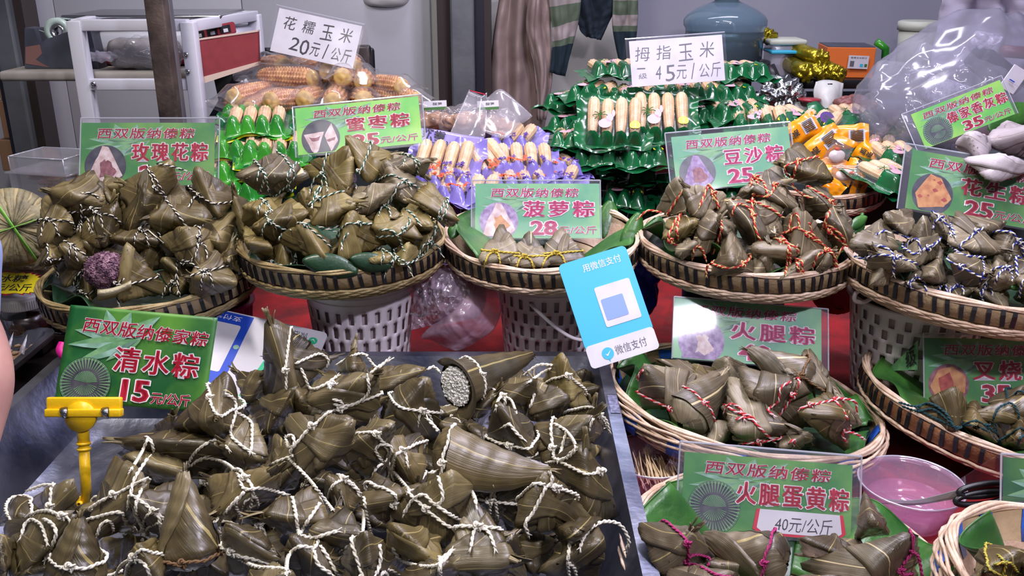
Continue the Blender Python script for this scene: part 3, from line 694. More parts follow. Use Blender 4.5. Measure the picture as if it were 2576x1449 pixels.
Z('B', '2064,629 2059,683 1960,705 1988,654', '2000,650 2012,694', ['2001,650 2008,675 2013,694'], dh=.008)
Z('B', '1889,638 1923,654 1953,702 1902,686', 'none')
Z('B', '2062,640 2089,638 2089,672 2060,678', '2068,640 2090,665')
for x, y in ((1760, 600), (1850, 630), (1950, 620), (2050, 600), (1870, 540), (2000, 560)): filler('B', x, y, -.06)
# --- upper right basket
Z('N', '2218,552 2137,614 2200,652 2257,620', 'none', ['2205,590 2225,580 2235,585'])
Z('N', '2228,541 2293,527 2295,600 2239,579', '2240,570 2290,580', look='dark top-left')
Z('N', '2327,547 2373,632 2300,664 2278,618', '2271,628 2371,602', ['2368,596 2345,620 2315,628'], dh=.014)
Z('N', '2343,541 2398,554 2392,600 2350,590', '2340,550 2350,560')
Z('N', '2415,536 2519,628 2487,650 2388,612', '2470,590 2452,636', ['2395,560 2390,580 2392,590'], dh=.014)
Z('N', '2492,583 2545,590 2580,656 2515,653', '2500,585 2520,600')
Z('N', '2200,630 2269,641 2306,680 2189,680', '2172,650 2252,660', ['2148,645 2175,648 2210,618 2245,640 2248,694', '2198,625 2185,645 2175,663'], dh=.012)
Z('N', '2362,649 2380,714 2280,706', 'none')
Z('N', '2390,649 2436,635 2475,689 2434,744', '2382,635 2472,680', ['2382,610 2420,640 2475,647', '2470,650 2475,680 2465,712'], dh=.022, look='big front')
Z('N', '2473,655 2513,665 2462,719', 'none')
Z('N', '2506,641 2577,719 2478,730', '2492,692 2542,682', dh=.008)
Z('N', '2540,650 2600,660 2610,710 2550,700', '2565,660 2590,690')
Z('N', '2440,554 2525,565 2500,592', 'none', dh=-.01)
Z('N', '2560,700 2640,690 2660,760 2590,765', 'none')
for x, y in ((2260, 660), (2340, 630), (2440, 620), (2350, 690), (2520, 690), (2620, 690)): filler('N', x, y, -.05)
# --- blue-wrapped basket, centre right
Z('H', '1621,920 1805,955 1700,1018 1622,1024', '1621,990 1696,1005', ['1618,930 1606,945 1604,955'], dh=.012, look='leftmost long-necked')
cone_dumpling('H', (1728, 1048), (1828, 930), 56, [.22], dh=.02, ddt=.05, look='second-left long cone')
Z('H', '1842,948 1977,1071 1935,1116 1836,1080', 'none', ['1823,1018 1850,1035 1890,1048 1905,1070 1955,1118', '1850,1055 1875,1050 1900,1060'], dh=.012, look='front middle dark')
Z('H', '1860,925 2028,972 2009,1085 1889,993', '1985,955 1955,1030', ['1990,960 1965,975 1958,1010 1932,1030 1946,1045'], dh=.03, look='flat grey')
cone_dumpling('H', (2020, 950), (1881, 880), 46, [.12], dh=.05, ddt=.02, cord='br', look='topmost cone with long stray fibre')
Z('H', '2040,885 2106,984 2059,990 1965,931', '2000,915 2070,960', dh=.03, cord='br', look='back pale-tied')
Z('H', '2010,1042 2088,988 2130,1050 2129,1137', '2011,1060 2122,1008', ['2095,1000 2125,1040 2140,1075', '2100,1000 2150,1010 2155,1040'], dh=.035, look='large right-hand', mat=LEAF_R)
Z('H', '2110,1000 2158,1068 2125,1078', 'none', ['2120,1085 2150,1090 2172,1103', '2125,1080 2120,1095 2128,1110'])
Z('H', '1655,905 1800,925 1790,965 1660,932', 'none', dh=-.01, mat=LEAF_R)
Z('H', '1955,1085 2030,1090 2040,1124 1970,1125', 'none', ['1985,1115 2000,1105 1995,1125'], dh=-.01)
for x, y in ((1700, 980), (1800, 1000), (1900, 1020), (2000, 1040), (1850, 950)): filler('H', x, y, -.035, 70)
# --- right edge basket
Z('C', '2402,975 2436,1034 2402,1078 2302,1040', '2270,1030 2405,1050', ['2262,1012 2300,1022 2340,1015 2380,1040 2402,1078', '2270,1022 2310,1035 2350,1030 2400,1070'], dh=.02, look='pointed left')
Z('C', '2452,1009 2515,1120 2410,1066', '2405,1075 2500,1085', ['2405,1075 2440,1070 2480,1082 2512,1112'], dh=.012)
cone_dumpling('C', (2600, 1025), (2447, 1044), 34, [.2], dh=.035, look='sideways cone')
Z('C', '2569,1051 2522,1120 2600,1130', '2530,1100 2590,1105', dh=.02)
Z('C', '2490,1003 2576,972 2600,1015 2520,1030', '2540,985 2560,1010', mat=LEAF_B)
for x, y in ((2400, 1060), (2500, 1080), (2600, 1090)): filler('C', x, y, -.03, 60)
# --- bottom basket
Z('E', '1612,1321 1740,1335 1777,1402 1669,1447', '1683,1343 1720,1440', ['1720,1415 1760,1425 1800,1445 1840,1452', '1720,1412 1750,1395 1785,1405 1780,1425'], dh=.015)
cone_dumpling('E', (1950, 1410), (1768, 1352), 64, [.1], dh=.015, ddt=.04, look='long dark cone')
Z('E', '1700,1428 1840,1438 1800,1490 1690,1480', 'none', dh=.03)
Z('E', '2286,1346 2302,1452 2150,1480 2028,1421', '2285,1380 2300,1445', ['2290,1385 2310,1400 2320,1449'], dh=.02, mat=LEAF_B, look='long pale')
Z('E', '2178,1260 2227,1340 2160,1350', 'none', dh=.01)
Z('E', '2030,1358 2162,1363 2140,1402 2040,1397', 'none')
Z('E', '1900,1470 2100,1450 2150,1520 1950,1530', 'none', dh=.02)
for x, y in ((1850, 1440), (2100, 1420), (1750, 1400)): filler('E', x, y, -.03, 70)
Z('F', '2480,1380 2570,1390 2610,1470 2450,1460', ['2490,1395 2560,1450'], ['2510,1395 2530,1420 2520,1449', '2500,1420 2540,1415 2560,1440'], dh=.01)
Z('F', '2560,1400 2640,1400 2660,1480 2560,1470', 'none')
# --- the big steel tray
T = lambda *a, **k: Z('T', *a, **k)
T('71,1260 177,1209 189,1281 124,1302', '136,1223 149,1294', ['136,1222 110,1220 72,1233'], dh=-.02)
T('43,1246 126,1306 0,1315', '10,1280 50,1275', dh=-.01)
T('15,1318 197,1289 127,1402 37,1447', '105,1305 120,1412', ['108,1305 132,1320 140,1350 112,1412'], dh=.01)
cone_dumpling('T', (195, 1450), (203, 1300), 62, [.32], dh=.02, look='tall grey-olive cone')
T('167,1364 160,1420 85,1458 60,1440', 'none', dh=-.01)
T('288,1147 364,1217 337,1320 215,1352', ['232,1288 330,1247', '222,1320 342,1310'], ['328,1249 338,1205 374,1149', '326,1245 322,1280'], dh=.015, look='ribbed glossy')
T('335,1257 445,1212 443,1342 383,1340', ['350,1295 430,1350', '374,1215 366,1300'], dh=.01, look='plump round')
cone_dumpling('T', (482, 1400), (464, 1186), 66, [(.02, .1)], dh=.045, ddt=.02, look='big glossy brown cone', cord='br')
T('290,1108 440,1085 577,1124 500,1202', 'none', ['465,1188 490,1140 540,1107 577,1130', '372,1105 355,1140 327,1186', '366,1098 380,1110 387,1133'], dh=.012, look='long flat')
T('310,1150 420,1130 462,1190 385,1220', 'none')
T('434,1051 482,1080 465,1112 360,1107', 'none', dh=.0, tips=[0, 2])
T('574,937 438,1070 626,1120', '550,1003 622,1040', ['566,990 590,1005 592,1040 580,1090 600,1115 632,1138', '592,1035 630,1060 634,1090 632,1138'], dh=.05, look='pointed thick-corded', p=5.5)
T('636,1050 670,1162 580,1172 568,1120', 'none', ['500,1160 520,1150'], dh=.02)
T('528,1200 692,1183 690,1250 545,1292', '600,1190 618,1262', ['477,1174 512,1153 563,1163 598,1193 614,1230 661,1228 721,1244', '614,1237 593,1270 607,1300 603,1318', '600,1251 561,1298 551,1328 563,1363 558,1393'], dh=.035, tips=[0, 1, 3], look='frayed straw-like', mat=LEAF_R)
T('593,937 666,939 664,992 621,1007', 'none', dh=.01, tips=[0, 1], look='frayed back-row')
T('740,976 621,1027 666,1086 735,1047', 'none', dh=-.0, look='smooth dark')
T('680,810 829,903 740,977 667,997', '738,833 736,972', ['743,915 775,900 805,890 826,905 822,925', '757,926 768,950 777,973 790,979 821,965 848,946'], dh=.05, tips=[0, 1], look='tall square with split leaf tips')
T('893,875 927,942 848,935', 'none', ['925,895 900,890 850,915', '925,900 950,925 975,905'], dh=.045, look='upright narrow')
T('822,948 943,948 947,1062 778,1012', '837,1019 931,990', ['838,1017 870,1020 905,1010 928,985 925,950', '836,1005 858,1010 862,1022'], dh=.045, rice=(842, 974, 15), look='split-open rice-showing', tips=[0, 1, 2])
T('931,923 1062,928 1000,990 945,990', 'none', ['930,940 955,920 985,903'], dh=.01, look='pale curled')
T('993,983 1077,953 1109,1097 966,1092', '986,1003 1070,1028', dh=.02)
cone_dumpling('T', (1150, 970), (1337, 892), 50, [(.16, .02)], dh=.06, ddt=.13, look='opened white-rice cone', rice_end=True, t=['1075,930 1090,922 1105,935', '1180,915 1195,900 1185,910'])
T('1110,1068 1172,1033 1192,1102 1128,1112', 'none')
T('1416,892 1480,1018 1440,1020 1366,957', '1377,959 1463,978', ['1389,919 1355,918 1322,940', '1385,927 1360,940 1330,962'], dh=.03, mat=LEAF_J, cord='w', look='bright golden pointed')
T('1251,964 1340,957 1334,1055 1245,1030', ['1250,985 1250,1030'], dh=.025, mat=LEAF_R)
T('1203,998 1253,988 1238,1070 1190,1051', 'none', dh=.01)
T('1340,953 1426,998 1412,1063 1336,1055', 'none', ['1345,990 1335,1020 1325,1050'], dh=.02, tips=[0, 2])
T('1255,1019 1340,1066 1336,1142 1230,1118', '1232,1108 1338,1096', ['1283,1068 1300,1090 1320,1108', '1283,1066 1265,1075'], dh=.035)
T('1346,1068 1489,1047 1473,1149 1371,1166', '1393,1065 1420,1150', ['1393,1065 1425,1085 1448,1123 1430,1145', '1425,1085 1415,1120 1405,1158'], dh=.025)
T('1420,1041 1489,1019 1516,1072 1489,1110', '1440,1035 1488,1050', dh=.01)
cone_dumpling('T', (1128, 1150), (1384, 1183), 66, [(.0, .04)], dh=.06, ddt=.0, bend=-.006, look='huge sideways cone', mat=LEAF_R, t=['1102,1084 1090,1070 1075,1053', '1080,1190 1095,1185'])
T('1471,1117 1556,1298 1480,1307 1386,1175', '1392,1163 1486,1180', ['1430,1150 1450,1130', '1430,1150 1400,1160 1375,1165'], dh=.02, look='crumpled right-hand')
T('1377,1192 1489,1308 1306,1335 1325,1250', '1322,1250 1440,1250', ['1373,1226 1342,1288 1322,1316 1330,1347', '1373,1226 1388,1215 1388,1195'], dh=.04, look='big corded front-right')
T('1188,1245 1238,1212 1328,1210 1302,1330', '1187,1232 1314,1262', ['1243,1218 1232,1270 1240,1305 1252,1310 1243,1240', '1186,1235 1195,1255 1198,1275'], dh=.01)
T('1127,1194 1187,1243 1122,1368 983,1287', '1060,1255 1160,1310', ['1102,1198 1114,1253 1094,1269 1067,1245 1039,1257 1016,1292', '1094,1269 1125,1290 1157,1308'], dh=.035, look='large dark brown', p=5.5)
T('1190,1255 1285,1408 1212,1443 1120,1426', '1143,1335 1249,1345', dh=.03, look='upright centre-front')
T('990,1322 1105,1352 1100,1420 985,1402', 'none', ['988,1379 1010,1410 1060,1425 1105,1420 1137,1384', '1137,1384 1110,1410 1105,1449'], dh=.03, mat=LEAF_J, look='golden boxy')
T('1290,1350 1322,1460 1205,1460 1270,1385', 'none', dh=.01)
T('1268,1343 1399,1355 1350,1442 1320,1402', 'none', dh=-.01, look='flat dark')
T('1487,1314 1508,1367 1499,1460 1367,1432', 'none', ['1433,1365 1428,1415', '1430,1415 1445,1430 1450,1449', '1428,1415 1432,1449'], dh=.0)
T('1400,1328 1482,1318 1430,1368', 'none', ['1490,1325 1520,1312 1560,1320 1582,1360 1576,1385', '1490,1325 1470,1350 1458,1380'], dh=.015)
T('720,1046 887,1060 862,1140 768,1202', '738,1140 835,1046', ['719,1100 735,1095 740,1120 725,1125 719,1105', '723,1151 770,1198 805,1241 837,1284', '738,1147 700,1160 685,1168'], dh=.055, look='large ribbed upper-middle', p=5.5)
T('858,1133 940,1065 992,1072 925,1214', '872,1105 943,1131', ['943,1131 958,1155 982,1178 1033,1237', '943,1131 960,1118 985,1125 980,1155 958,1190'], dh=.03, look='folded long-corded')
T('974,1110 1066,1100 1053,1216 992,1178', '1064,1100 995,1180', dh=.01, look='straw-striped', mat=LEAF_R)
T('688,1090 757,1150 742,1222 683,1237', 'none', dh=-.0)
T('825,1200 913,1222 884,1286 833,1286', '830,1200 905,1250', dh=.005)
T('943,1192 1015,1241 1005,1326 917,1273', '925,1215 990,1325', ['911,1245 915,1300 905,1350 855,1385', '915,1250 925,1310 935,1345'], dh=.02)
T('656,1296 788,1227 815,1312 746,1353', 'none', ['735,1249 745,1300 752,1347', '805,1265 775,1310 752,1347', '754,1347 790,1352 848,1336'], dh=.03, look='zigzag-corded diamond', mat=LEAF_R, tips=[0, 3])
T('856,1271 907,1345 870,1420 790,1340', 'none', dh=.02)
T('570,1322 631,1332 705,1402 585,1447', '579,1372 705,1400', ['590,1400 640,1425 700,1430 725,1435'], dh=.03, look='dented')
T('731,1355 827,1351 842,1455 732,1455', 'none', ['790,1380 755,1375 725,1400 720,1449', '790,1380 800,1360 785,1350', '805,1372 830,1410 850,1449', '790,1385 800,1420 835,1445'], dh=.01)
T('853,1412 920,1343 987,1400 930,1475', '900,1350 950,1449', ['955,1370 957,1410 945,1449'], dh=.035)
T('636,1428 722,1445 700,1490 640,1480', 'none', dh=.035)
T('609,1255 685,1257 662,1326 587,1306', '600,1260 680,1262', dh=-.02)
T('1023,1428 1112,1423 1142,1462 1038,1480', 'none', ['1105,1400 1108,1449'], dh=.03)
T('345,1373 402,1370 402,1462 316,1457', '318,1440 380,1412', dh=.02, mat=LEAF_J, look='bright folded')
T('0,1350 24,1392 8,1449 -40,1420', 'none')
T('745,985 792,980 777,1037 733,1042', 'none', dh=.01)
T('1492,1176 1528,1255 1500,1262 1478,1200', 'none', dh=-.0)
T('1000,1240 1050,1215 1090,1250 1020,1290', 'none', dh=-.01)
T('560,1380 560,1449 480,1470 520,1420', 'none', dh=-.02)
T('1196,1082 1236,1098 1222,1124', 'none')
for j, yy in enumerate((985, 1060, 1140, 1220, 1300, 1390, 1470)):
    for i in range(11):
        xx = 250+i*118+(59 if j % 2 else 0)
        if xx < 620 and yy < 1090: continue
        if xx < 330 and yy < 1290: continue
        if xx > 1440: continue
        filler('T', xx+random.uniform(-15, 15), yy, -.045, 74)
filler('T', 60, 1390, -.03, 74); filler('T', 1460, 1000, -.04, 55)
for x, y in ((2230, 690), (2330, 715), (2410, 730), (2500, 740), (2600, 745)): filler('N', x, y, -.02, 52)
for x, y in ((180, 680), (240, 710), (450, 700), (560, 690), (380, 650)): filler('R', x, y, -.03, 55)
for x, y in ((700, 650), (780, 640), (930, 640), (1060, 600)): filler('J', x, y, -.03, 50)
for x, y in ((1860, 1060), (1800, 1090), (1900, 1090)): filler('H', x, y, -.02, 60)
# the split-open purple rice dumpling on the left basket
rnd = random.Random(3); pc = PD(266, 678, hdepth('R', 266, 678, .025)); rr = 49/F*DEP(pc)
pr = thing('rice_ball', 'unwrapped purple rice ball with red bean specks at front of left basket', 'rice ball', pc)
M('purple_rice', (160, 122, 140), .3, c2=(84, 52, 74), nscale=90, bump=.9, bscale=320, lo=.4, hi=.6); M('purple_bean', (62, 24, 48), .3); M('dry_leaf', (196, 186, 156), .6, c2=(150, 134, 106), nscale=30, bump=.4, bscale=200)
V = []
for d in ICO:
    v = Vector(d); k = .985+.10*noise.noise(v*2.2)+.05*noise.noise(v*7)+.03*noise.noise(v*17); q = Vector((d[0]*1.05, d[1], d[2]*(1.0 if d[2] < 0 else .9)))
    V.append(pc+q*rr*k)
mesh('rice_body', V, ICOF, MATS['purple_rice'], pr)
mb = MB(); mb2 = MB()
for i in range(900):
    v = Vector((rnd.gauss(0, 1), rnd.gauss(0, 1)-.6, rnd.gauss(0, 1))).normalized(); k = .985+.10*noise.noise(v*2.2)+.05*noise.noise(v*7)+.03*noise.noise(v*17); q = Vector((v.x*1.05, v.y, v.z*(1.0 if v.z < 0 else .9)))
    (mb2 if rnd.random() < .18 else mb).add(*grain(pc+q*rr*k, .0019, rnd))
mb.build('rice_grains', MATS['purple_rice'], pr)['kind'] = 'stuff'; mb2.build('red_beans', MATS['purple_bean'], pr)['kind'] = 'stuff'
V = []
for i in range(12):
    for j in range(4): s = i/11; p = PD(245+85*s, 742-26*s*s+(j-1.5)*9*(1-.2*s), DEP(pc)-.02-.01*math.sin(j*1.5)); V.append(p)
solid(mesh('leaf_scrap', V, gridf(12, 4), MATS['dry_leaf'], pr), .001)
# ------------------------------------------------------------------ banana leaves lining the baskets
def lining(key, a0, a1, label, h=.03, inner=.55, waves=5, amp=.012, mat='banana_leaf', lift=0):
    m, R, dp = BK[key]; root = thing('banana_leaf', label, 'leaf', group=None, mat4=m.copy()); n = 60; k = 12; V = []
    for i in range(n):
        a = math.radians(a0+(a1-a0)*i/(n-1)); e = math.sin(PI*i/(n-1))**.35
        for j in range(k):
            s = j/(k-1); r = R*(1-s)*(.93-inner)+R*inner; wv = amp*math.sin(waves*a*2.0+s*1.2)*(1-s)
            z = -.004+h*(1-s)**1.2*e-(dp*.8)*s**1.3+wv+lift; V.append(((r-wv*.8-.004)*math.cos(a), (r-wv*.8-.004)*math.sin(a), z))
    o = mesh('leaf_blade', V, gridf(n, k), MATS[mat], root); solid(o, .0007)
    V2 = [V[i*k+j] for i in range(n) for j in (0,)]; MB().tube([Vector(v) for v in V2][3:-3], .0012, 5).build('leaf_edge', MATS[mat], root)
lining('B', 150, 262, 'curled bright green banana leaf lining left of bean paste basket', .028, .5, 4, .013)
lining('B', 262, 345, 'low banana leaf under the front dumplings of bean paste basket', .008, .45, 4, .006)
lining('P', 120, 225, 'wet banana leaf in left side of the middle basket', .02, .25, 2, .005)
lining('P', -75, 8, 'banana leaf at front right rim of the middle basket', .012, .45, 3, .006)
lining('P', 225, 285, 'dark banana leaf under the three yellow-tied dumplings', .0, .2, 2, .004, 'banana_leaf_dark')
lining('P', 50, 120, 'dark leaf behind the pineapple sign', .006, .3, 2, .004, 'banana_leaf_dark')
lining('R', 185, 265, 'folded green leaf at left front of the left basket', .014, .5, 6, .008, 'banana_leaf_dark')
lining('R', 280, 345, 'dark green leaf at right front of the left basket', .004, .5, 4, .004, 'banana_leaf_dark')
lining('J', 235, 345, 'serrated dark leaf along front of the second basket', .006, .5, 3, .004, 'banana_leaf_dark')
lining('H', 140, 200, 'banana leaf tuft at left rim of the blue-wrapped middle basket', .028, .5, 7, .012)
lining('H', 200, 340, 'banana leaf under the front of the blue-wrapped middle basket', -.004, .5, 5, .006)
lining('H', -20, 50, 'banana leaf showing at right inside the blue-wrapped middle basket', .012, .5, 7, .008)
lining('C', 120, 290, 'glossy banana leaf in left half of the brown right-edge basket', .006, .2, 5, .006)
lining('E', 120, 245, 'tall curled banana leaf at left of the bottom basket', .03, .35, 5, .012)
lining('E', -30, 75, 'broad banana leaf at right of the bottom basket', .022, .35, 5, .012)
lining('E', 75, 120, 'banana leaf behind the sign of the bottom basket', .01, .2, 3, .006, 'banana_leaf_dark')
lining('F', 140, 230, 'banana leaf curling over the corner basket', .035, .4, 4, .014)
for k_, nm_ in (('R', 'left'), ('J', 'second'), ('B', 'bean paste'), ('N', 'upper right'), ('H', 'blue-wrapped middle'), ('S', 'snack')):
    if k_ in BK: lining(k_, 0, 359.9, 'dark leaf covering the bottom of the '+nm_+' basket', -.012, .02, 5, .004, 'banana_leaf_dark')
# sprigs of pointed leaf
def sprig(label, pts, d, w_=.014, mat='banana_leaf'):
    P = [PD(x, y, d+k*.004) for k, (x, y) in enumerate(px2(pts))]; C = catmull(P, 8); V = []; n = len(C)
    for i, p in enumerate(C):
        t = (C[min(n-1, i+1)]-C[max(0, i-1)]).normalized(); s = t.cross(FW).normalized(); w2 = w_*math.sin(PI*min(1, max(.02, (i+.4)/n)))**.7
        for k in (-1, -.5, 0, .5, 1): V.append(p+s*w2*k+FW*(.003*abs(k)))
    o = mesh('fresh_leaf', V, gridf(n, 5), MATS[mat]); solid(o, .0006); tag(o, label, 'leaf')
m, R, dp = BK['J']; dj = DEP(m.translation)
sprig('pointed green leaf sticking out at right rim of the second basket', '1040,660 1060,630 1078,590', dj-.05)
sprig('dark leaf lying along front rim of the second basket', '760,655 830,668 900,685', dj-.155, .017, 'banana_leaf_dark')
sprig('second dark leaf at front rim of the second basket', '880,650 930,660 985,668', dj-.15, .014, 'banana_leaf_dark')
dn = DEP(BK['N'][0].translation)
sprig('small green leaf at back left of the upper right basket', '2140,575 2160,560 2182,545', dn+.06, .009)
sprig('second small green leaf at back left of the upper right basket', '2145,590 2165,572 2172,535', dn+.065, .007)
sprig('small leaf at front right rim of the upper right basket', '2545,725 2562,712 2574,705', dn-.14, .01)
dpn = DEP(BK['P'][0].translation)
sprig('pointed leaf leaning out between middle and bean paste baskets', '1565,640 1590,590 1608,535', dpn-.02, .016)
sprig('upright pointed leaf right of the pineapple sign', '1520,600 1530,550 1536,505', dpn+.075, .018)
sprig('small pointed leaf at left rim of the middle basket', '1135,600 1142,580 1150,565', dpn-.04, .010)
# ------------------------------------------------------------------ lettering and price cards
TXC = {}
def glyphs(s, off, spacing=1.0, shear=0):
    k = (s, off, spacing, shear)
    if k not in TXC:
        c = bpy.data.curves.new('lettering', 'FONT'); c.body = s; c.size = 1; c.offset = off; c.resolution_u = 2; c.space_character = spacing; c.shear = shear
        o = bpy.data.objects.new('lettering', c); me = bpy.data.meshes.new_from_object(o)
        v = [x.co.copy() for x in me.vertices]; f = [list(p.vertices) for p in me.polygons]; TXC[k] = (v, f); bpy.data.meshes.remove(me); bpy.data.objects.remove(o); bpy.data.curves.remove(c)
    return TXC[k]
class Card:
    """a flat card: u runs right 0..1, v runs down 0..1, lifted t metres off its face"""
    def __init__(s, TL, TR, BL, inset=(0, 0)):
        X = TR-TL; s.W = X.length; s.X = X/s.W; Y = BL-TL; Y = Y-s.X*Y.dot(s.X); s.H = Y.length; s.Y = Y/s.H; s.O = TL.copy(); s.N = s.Y.cross(s.X).normalized()
        if s.N.dot(CAM-TL) < 0: s.N = -s.N
    def p(s, u, v, t=0): return s.O+s.X*(u*s.W)+s.Y*(v*s.H)+s.N*t
    def text(s, name, parent, body, u, v, w, h, mat, t, off=0, spacing=1.0, shear=0, rot=0, outline=None, ooff=.03, bold=0):
        base, _ = glyphs(body, 0, spacing, shear); xs = [q.x for q in base]; ys = [q.y for q in base]; cx, cy = (min(xs)+max(xs))/2, (min(ys)+max(ys))/2
        sx = w*s.W/(max(xs)-min(xs)); sy = (h*s.H/(max(ys)-min(ys))) if h else sx; cr, sr = math.cos(rot), math.sin(rot)
        for o2, m2, tt, nm in ([(off+ooff, outline, t, 'lettering_outline')] if outline else [])+[(off, mat, t+(.00025 if outline else 0), name)]:
            v_, f_ = glyphs(body, o2, spacing, shear); P = []; FF = []; nv_ = len(v_)
            for bi, bx_ in enumerate((-bold, bold, 0) if bold else (0,)): FF += [[k+bi*nv_ for k in ff] for ff in f_]
            for bi, bx_, q in [(b_, x_, q_) for b_, x_ in enumerate((-bold, bold, 0) if bold else (0,)) for q_ in v_]:
                x, y = (q.x-cx+bx_)*sx, (q.y-cy+(bold*.6 if bi == 2 else 0))*sy; P.append(s.p(u, v, tt)+s.X*(x*cr-y*sr)-s.Y*(x*sr+y*cr))
            mesh(nm, P, FF, MATS[m2], parent, False)
    def poly(s, mb, pts, t, mi=0): mb.add([s.p(u, v, t) for u, v in pts], [tuple(range(len(pts)))], mi)
    def slab(s, name, parent, mat, u0, v0, u1, v1, t0, t1, r=0):
        if r: pts = [(cx+r*math.cos(a)*sx, cy+r*s.W/s.H*math.sin(a)*sy) for cx, cy, sx, sy, a0 in ((u1-r, v1-r*s.W/s.H, 1, 1, 0), (u0+r, v1-r*s.W/s.H, 1, 1, PI/2), (u0+r, v0+r*s.W/s.H, 1, 1, PI), (u1-r, v0+r*s.W/s.H, 1, 1, 1.5*PI)) for a in (a0+k*PI/10 for k in range(6))]
        else: pts = [(u0, v0), (u1, v0), (u1, v1), (u0, v1)]
        n = len(pts); V = [s.p(u, v, t0) for u, v in pts]+[s.p(u, v, t1) for u, v in pts]
        Fc = [tuple(range(n)), tuple(range(n, 2*n))[::-1]]+[(i, (i+1) % n, n+(i+1) % n, n+i) for i in range(n)]
        return mesh(name, V, Fc, mat, parent, False)
def leafprint(card, root, k=1.0, m1='print_leaf', m2='print_leaf2'):
    mb = MB()
    for x0, y0, x1, y1, w_, mi in ((.33, .30, .12, .12, .06, 0), (.33, .30, .25, -.0+.02, .055, 0), (.36, .28, .42, .02, .05, 0), (.40, .30, .62, .04, .045, 0), (.42, .30, .06, .26, .05, 1), (.44, .33, .03, .42, .045, 1), (.50, .30, .10, .60, .05, 1), (.52, .28, .30, .56, .035, 0)):
        dx, dy = x1-x0, y1-y0; L = math.hypot(dx, dy*.5); nx, ny = -dy, dx; q = math.hypot(nx, ny); nx, ny = nx/q*w_, ny/q*w_*1.6; A = []; B_ = []; mid = []
        for i in range(9):
            s_ = i/8; ww = math.sin(PI*s_**.8)*.85; A.append((x0+dx*s_+nx*ww, max(.012, y0+dy*s_+ny*ww))); B_.append((x0+dx*s_-nx*ww, max(.012, y0+dy*s_-ny*ww))); mid.append((x0+dx*s_, y0+dy*s_))
        card.poly(mb, mid+A[::-1], .0004+.00002*mi, mi); card.poly(mb, mid+B_[::-1], .0004, 1-mi if mi == 0 else 0)
    return mb.build('printed_leaves', [MATS[m1], MATS[m2]], root, False)
def photo(card, root, kind, cu=.19, cv=.69, ru=.155):
    rv = ru*card.W/card.H; rnd = random.Random(len(kind)*7); C_ = lambda r, a: (cu+ru*r*math.cos(a), cv+rv*r*math.sin(a))
    fit = lambda q: (q[0], min(.985, q[1])); mb = MB(); card.poly(mb, [fit(C_(1, 2*PI*i/40)) for i in range(40)], .0006)
    if kind == 'coil':
        for i in range(44):
            a = 2*PI*i/44; card.poly(mb, [fit(C_(.55, a)), fit(C_(.98, a-.02)), fit(C_(.98, a+.03)), fit(C_(.55, a+.02))], .0008, 1)
        for r in (.98, .93): card.poly(mb, [fit(C_(r, 2*PI*i/40)) for i in range(40)]+[fit(C_(r-.02, -2*PI*i/40)) for i in range(40)], .00075, 1)
        for i in range(20): a = -2.9+2.7*i/19; card.poly(mb, [C_(.02, a), C_(.46, a-.035), C_(.46, a+.035)], .0009, 1)
        for i in range(14): a = .3+2.2*i/13; card.poly(mb, [C_(.1, a), C_(.5, a-.03), C_(.5, a+.03)], .0009, 1)
        return mb.build('printed_photo', [MATS['photo_dark'], MATS['print_leaf2']], root, False)
    mats = {'rose': ('photo_dark', 'photo_rice', 'photo_fill'), 'date': ('photo_dark', 'photo_rice', 'photo_fill'), 'bean': ('photo_dark', 'photo_purple', 'photo_fill'), 'pineapple': ('photo_purple', 'photo_rice', 'photo_brown'), 'ham': ('photo_purple', 'photo_purple', 'photo_rice'), 'peanut': ('photo_dark', 'photo_brown', 'photo_red'), 'pork': ('photo_fill', 'photo_brown', 'photo_red'), 'slice': ('photo_dark', 'photo_brown', 'photo_red')}[kind]
    def blob(pts, t, mi, jit=.04):
        Q = []
        for (a, b), (c, d) in zip(pts, pts[1:]+pts[:1]):
            for s_ in (0, .25, .5, .75): x = a+(c-a)*s_+rnd.uniform(-jit, jit)*.5; y = b+(d-b)*s_+rnd.uniform(-jit, jit)*.5; Q.append(fit((cu+ru*x, cv+rv*y)))
        card.poly(mb, Q, t, mi)
    if kind == 'date':
        blob([(-.85, -.25), (.2, -.35), (-.25, .95), (-.4, .9)], .0008, 1); blob([(.2, -.1), (.6, -.75), (.9, .2), (.5, .75)], .0009, 1); blob([(-.62, -.12), (-.3, -.02), (.02, -.14), (-.1, .1), (-.45, .12)], .0011, 2); blob([(.25, .12), (.5, .05), (.8, .0), (.7, .18), (.4, .22)], .0011, 2)
    elif kind == 'peanut':
        blob([(-.2, -.95), (.35, -.8), (.95, .1), (.6, .55), (-.6, .75), (-.85, .1)], .0008, 1)
        for x, y, r in ((.3, -.6, .16), (.1, -.2, .15), (.6, .2, .17), (-.6, .2, .14), (-.2, .1, .08), (.0, -.7, .06)): blob([(x-r, y), (x, y-r*.7), (x+r, y), (x, y+r*.7)], .001, 2, .03)
    elif kind == 'pork' or kind == 'slice':
        blob([(-.9, .1), (-.5, -.7), (.2, -.9), (.85, -.4), (.8, .4), (.1, .85), (-.6, .7)], .0008, 1); blob([(-.5, -.3), (.05, -.6), (.4, .3), (.0, .7), (-.4, .4)], .001, 2); card.poly(mb, [C_(.5, -1.2), C_(.6, -1.0), C_(.7, .9), C_(.6, 1.1)], .0012, 1)
    else:
        blob([(-.15, -.95), (.15, -.9), (.85, .45), (.35, .85), (-.85, .8), (-.6, 0)], .0008, 1); blob([(-.2, -.2), (.15, -.3), (.55, .3), (.3, .6), (-.2, .5)], .001, 2, .15)
    return mb.build('printed_photo', [MATS[k] for k in mats], root, False)
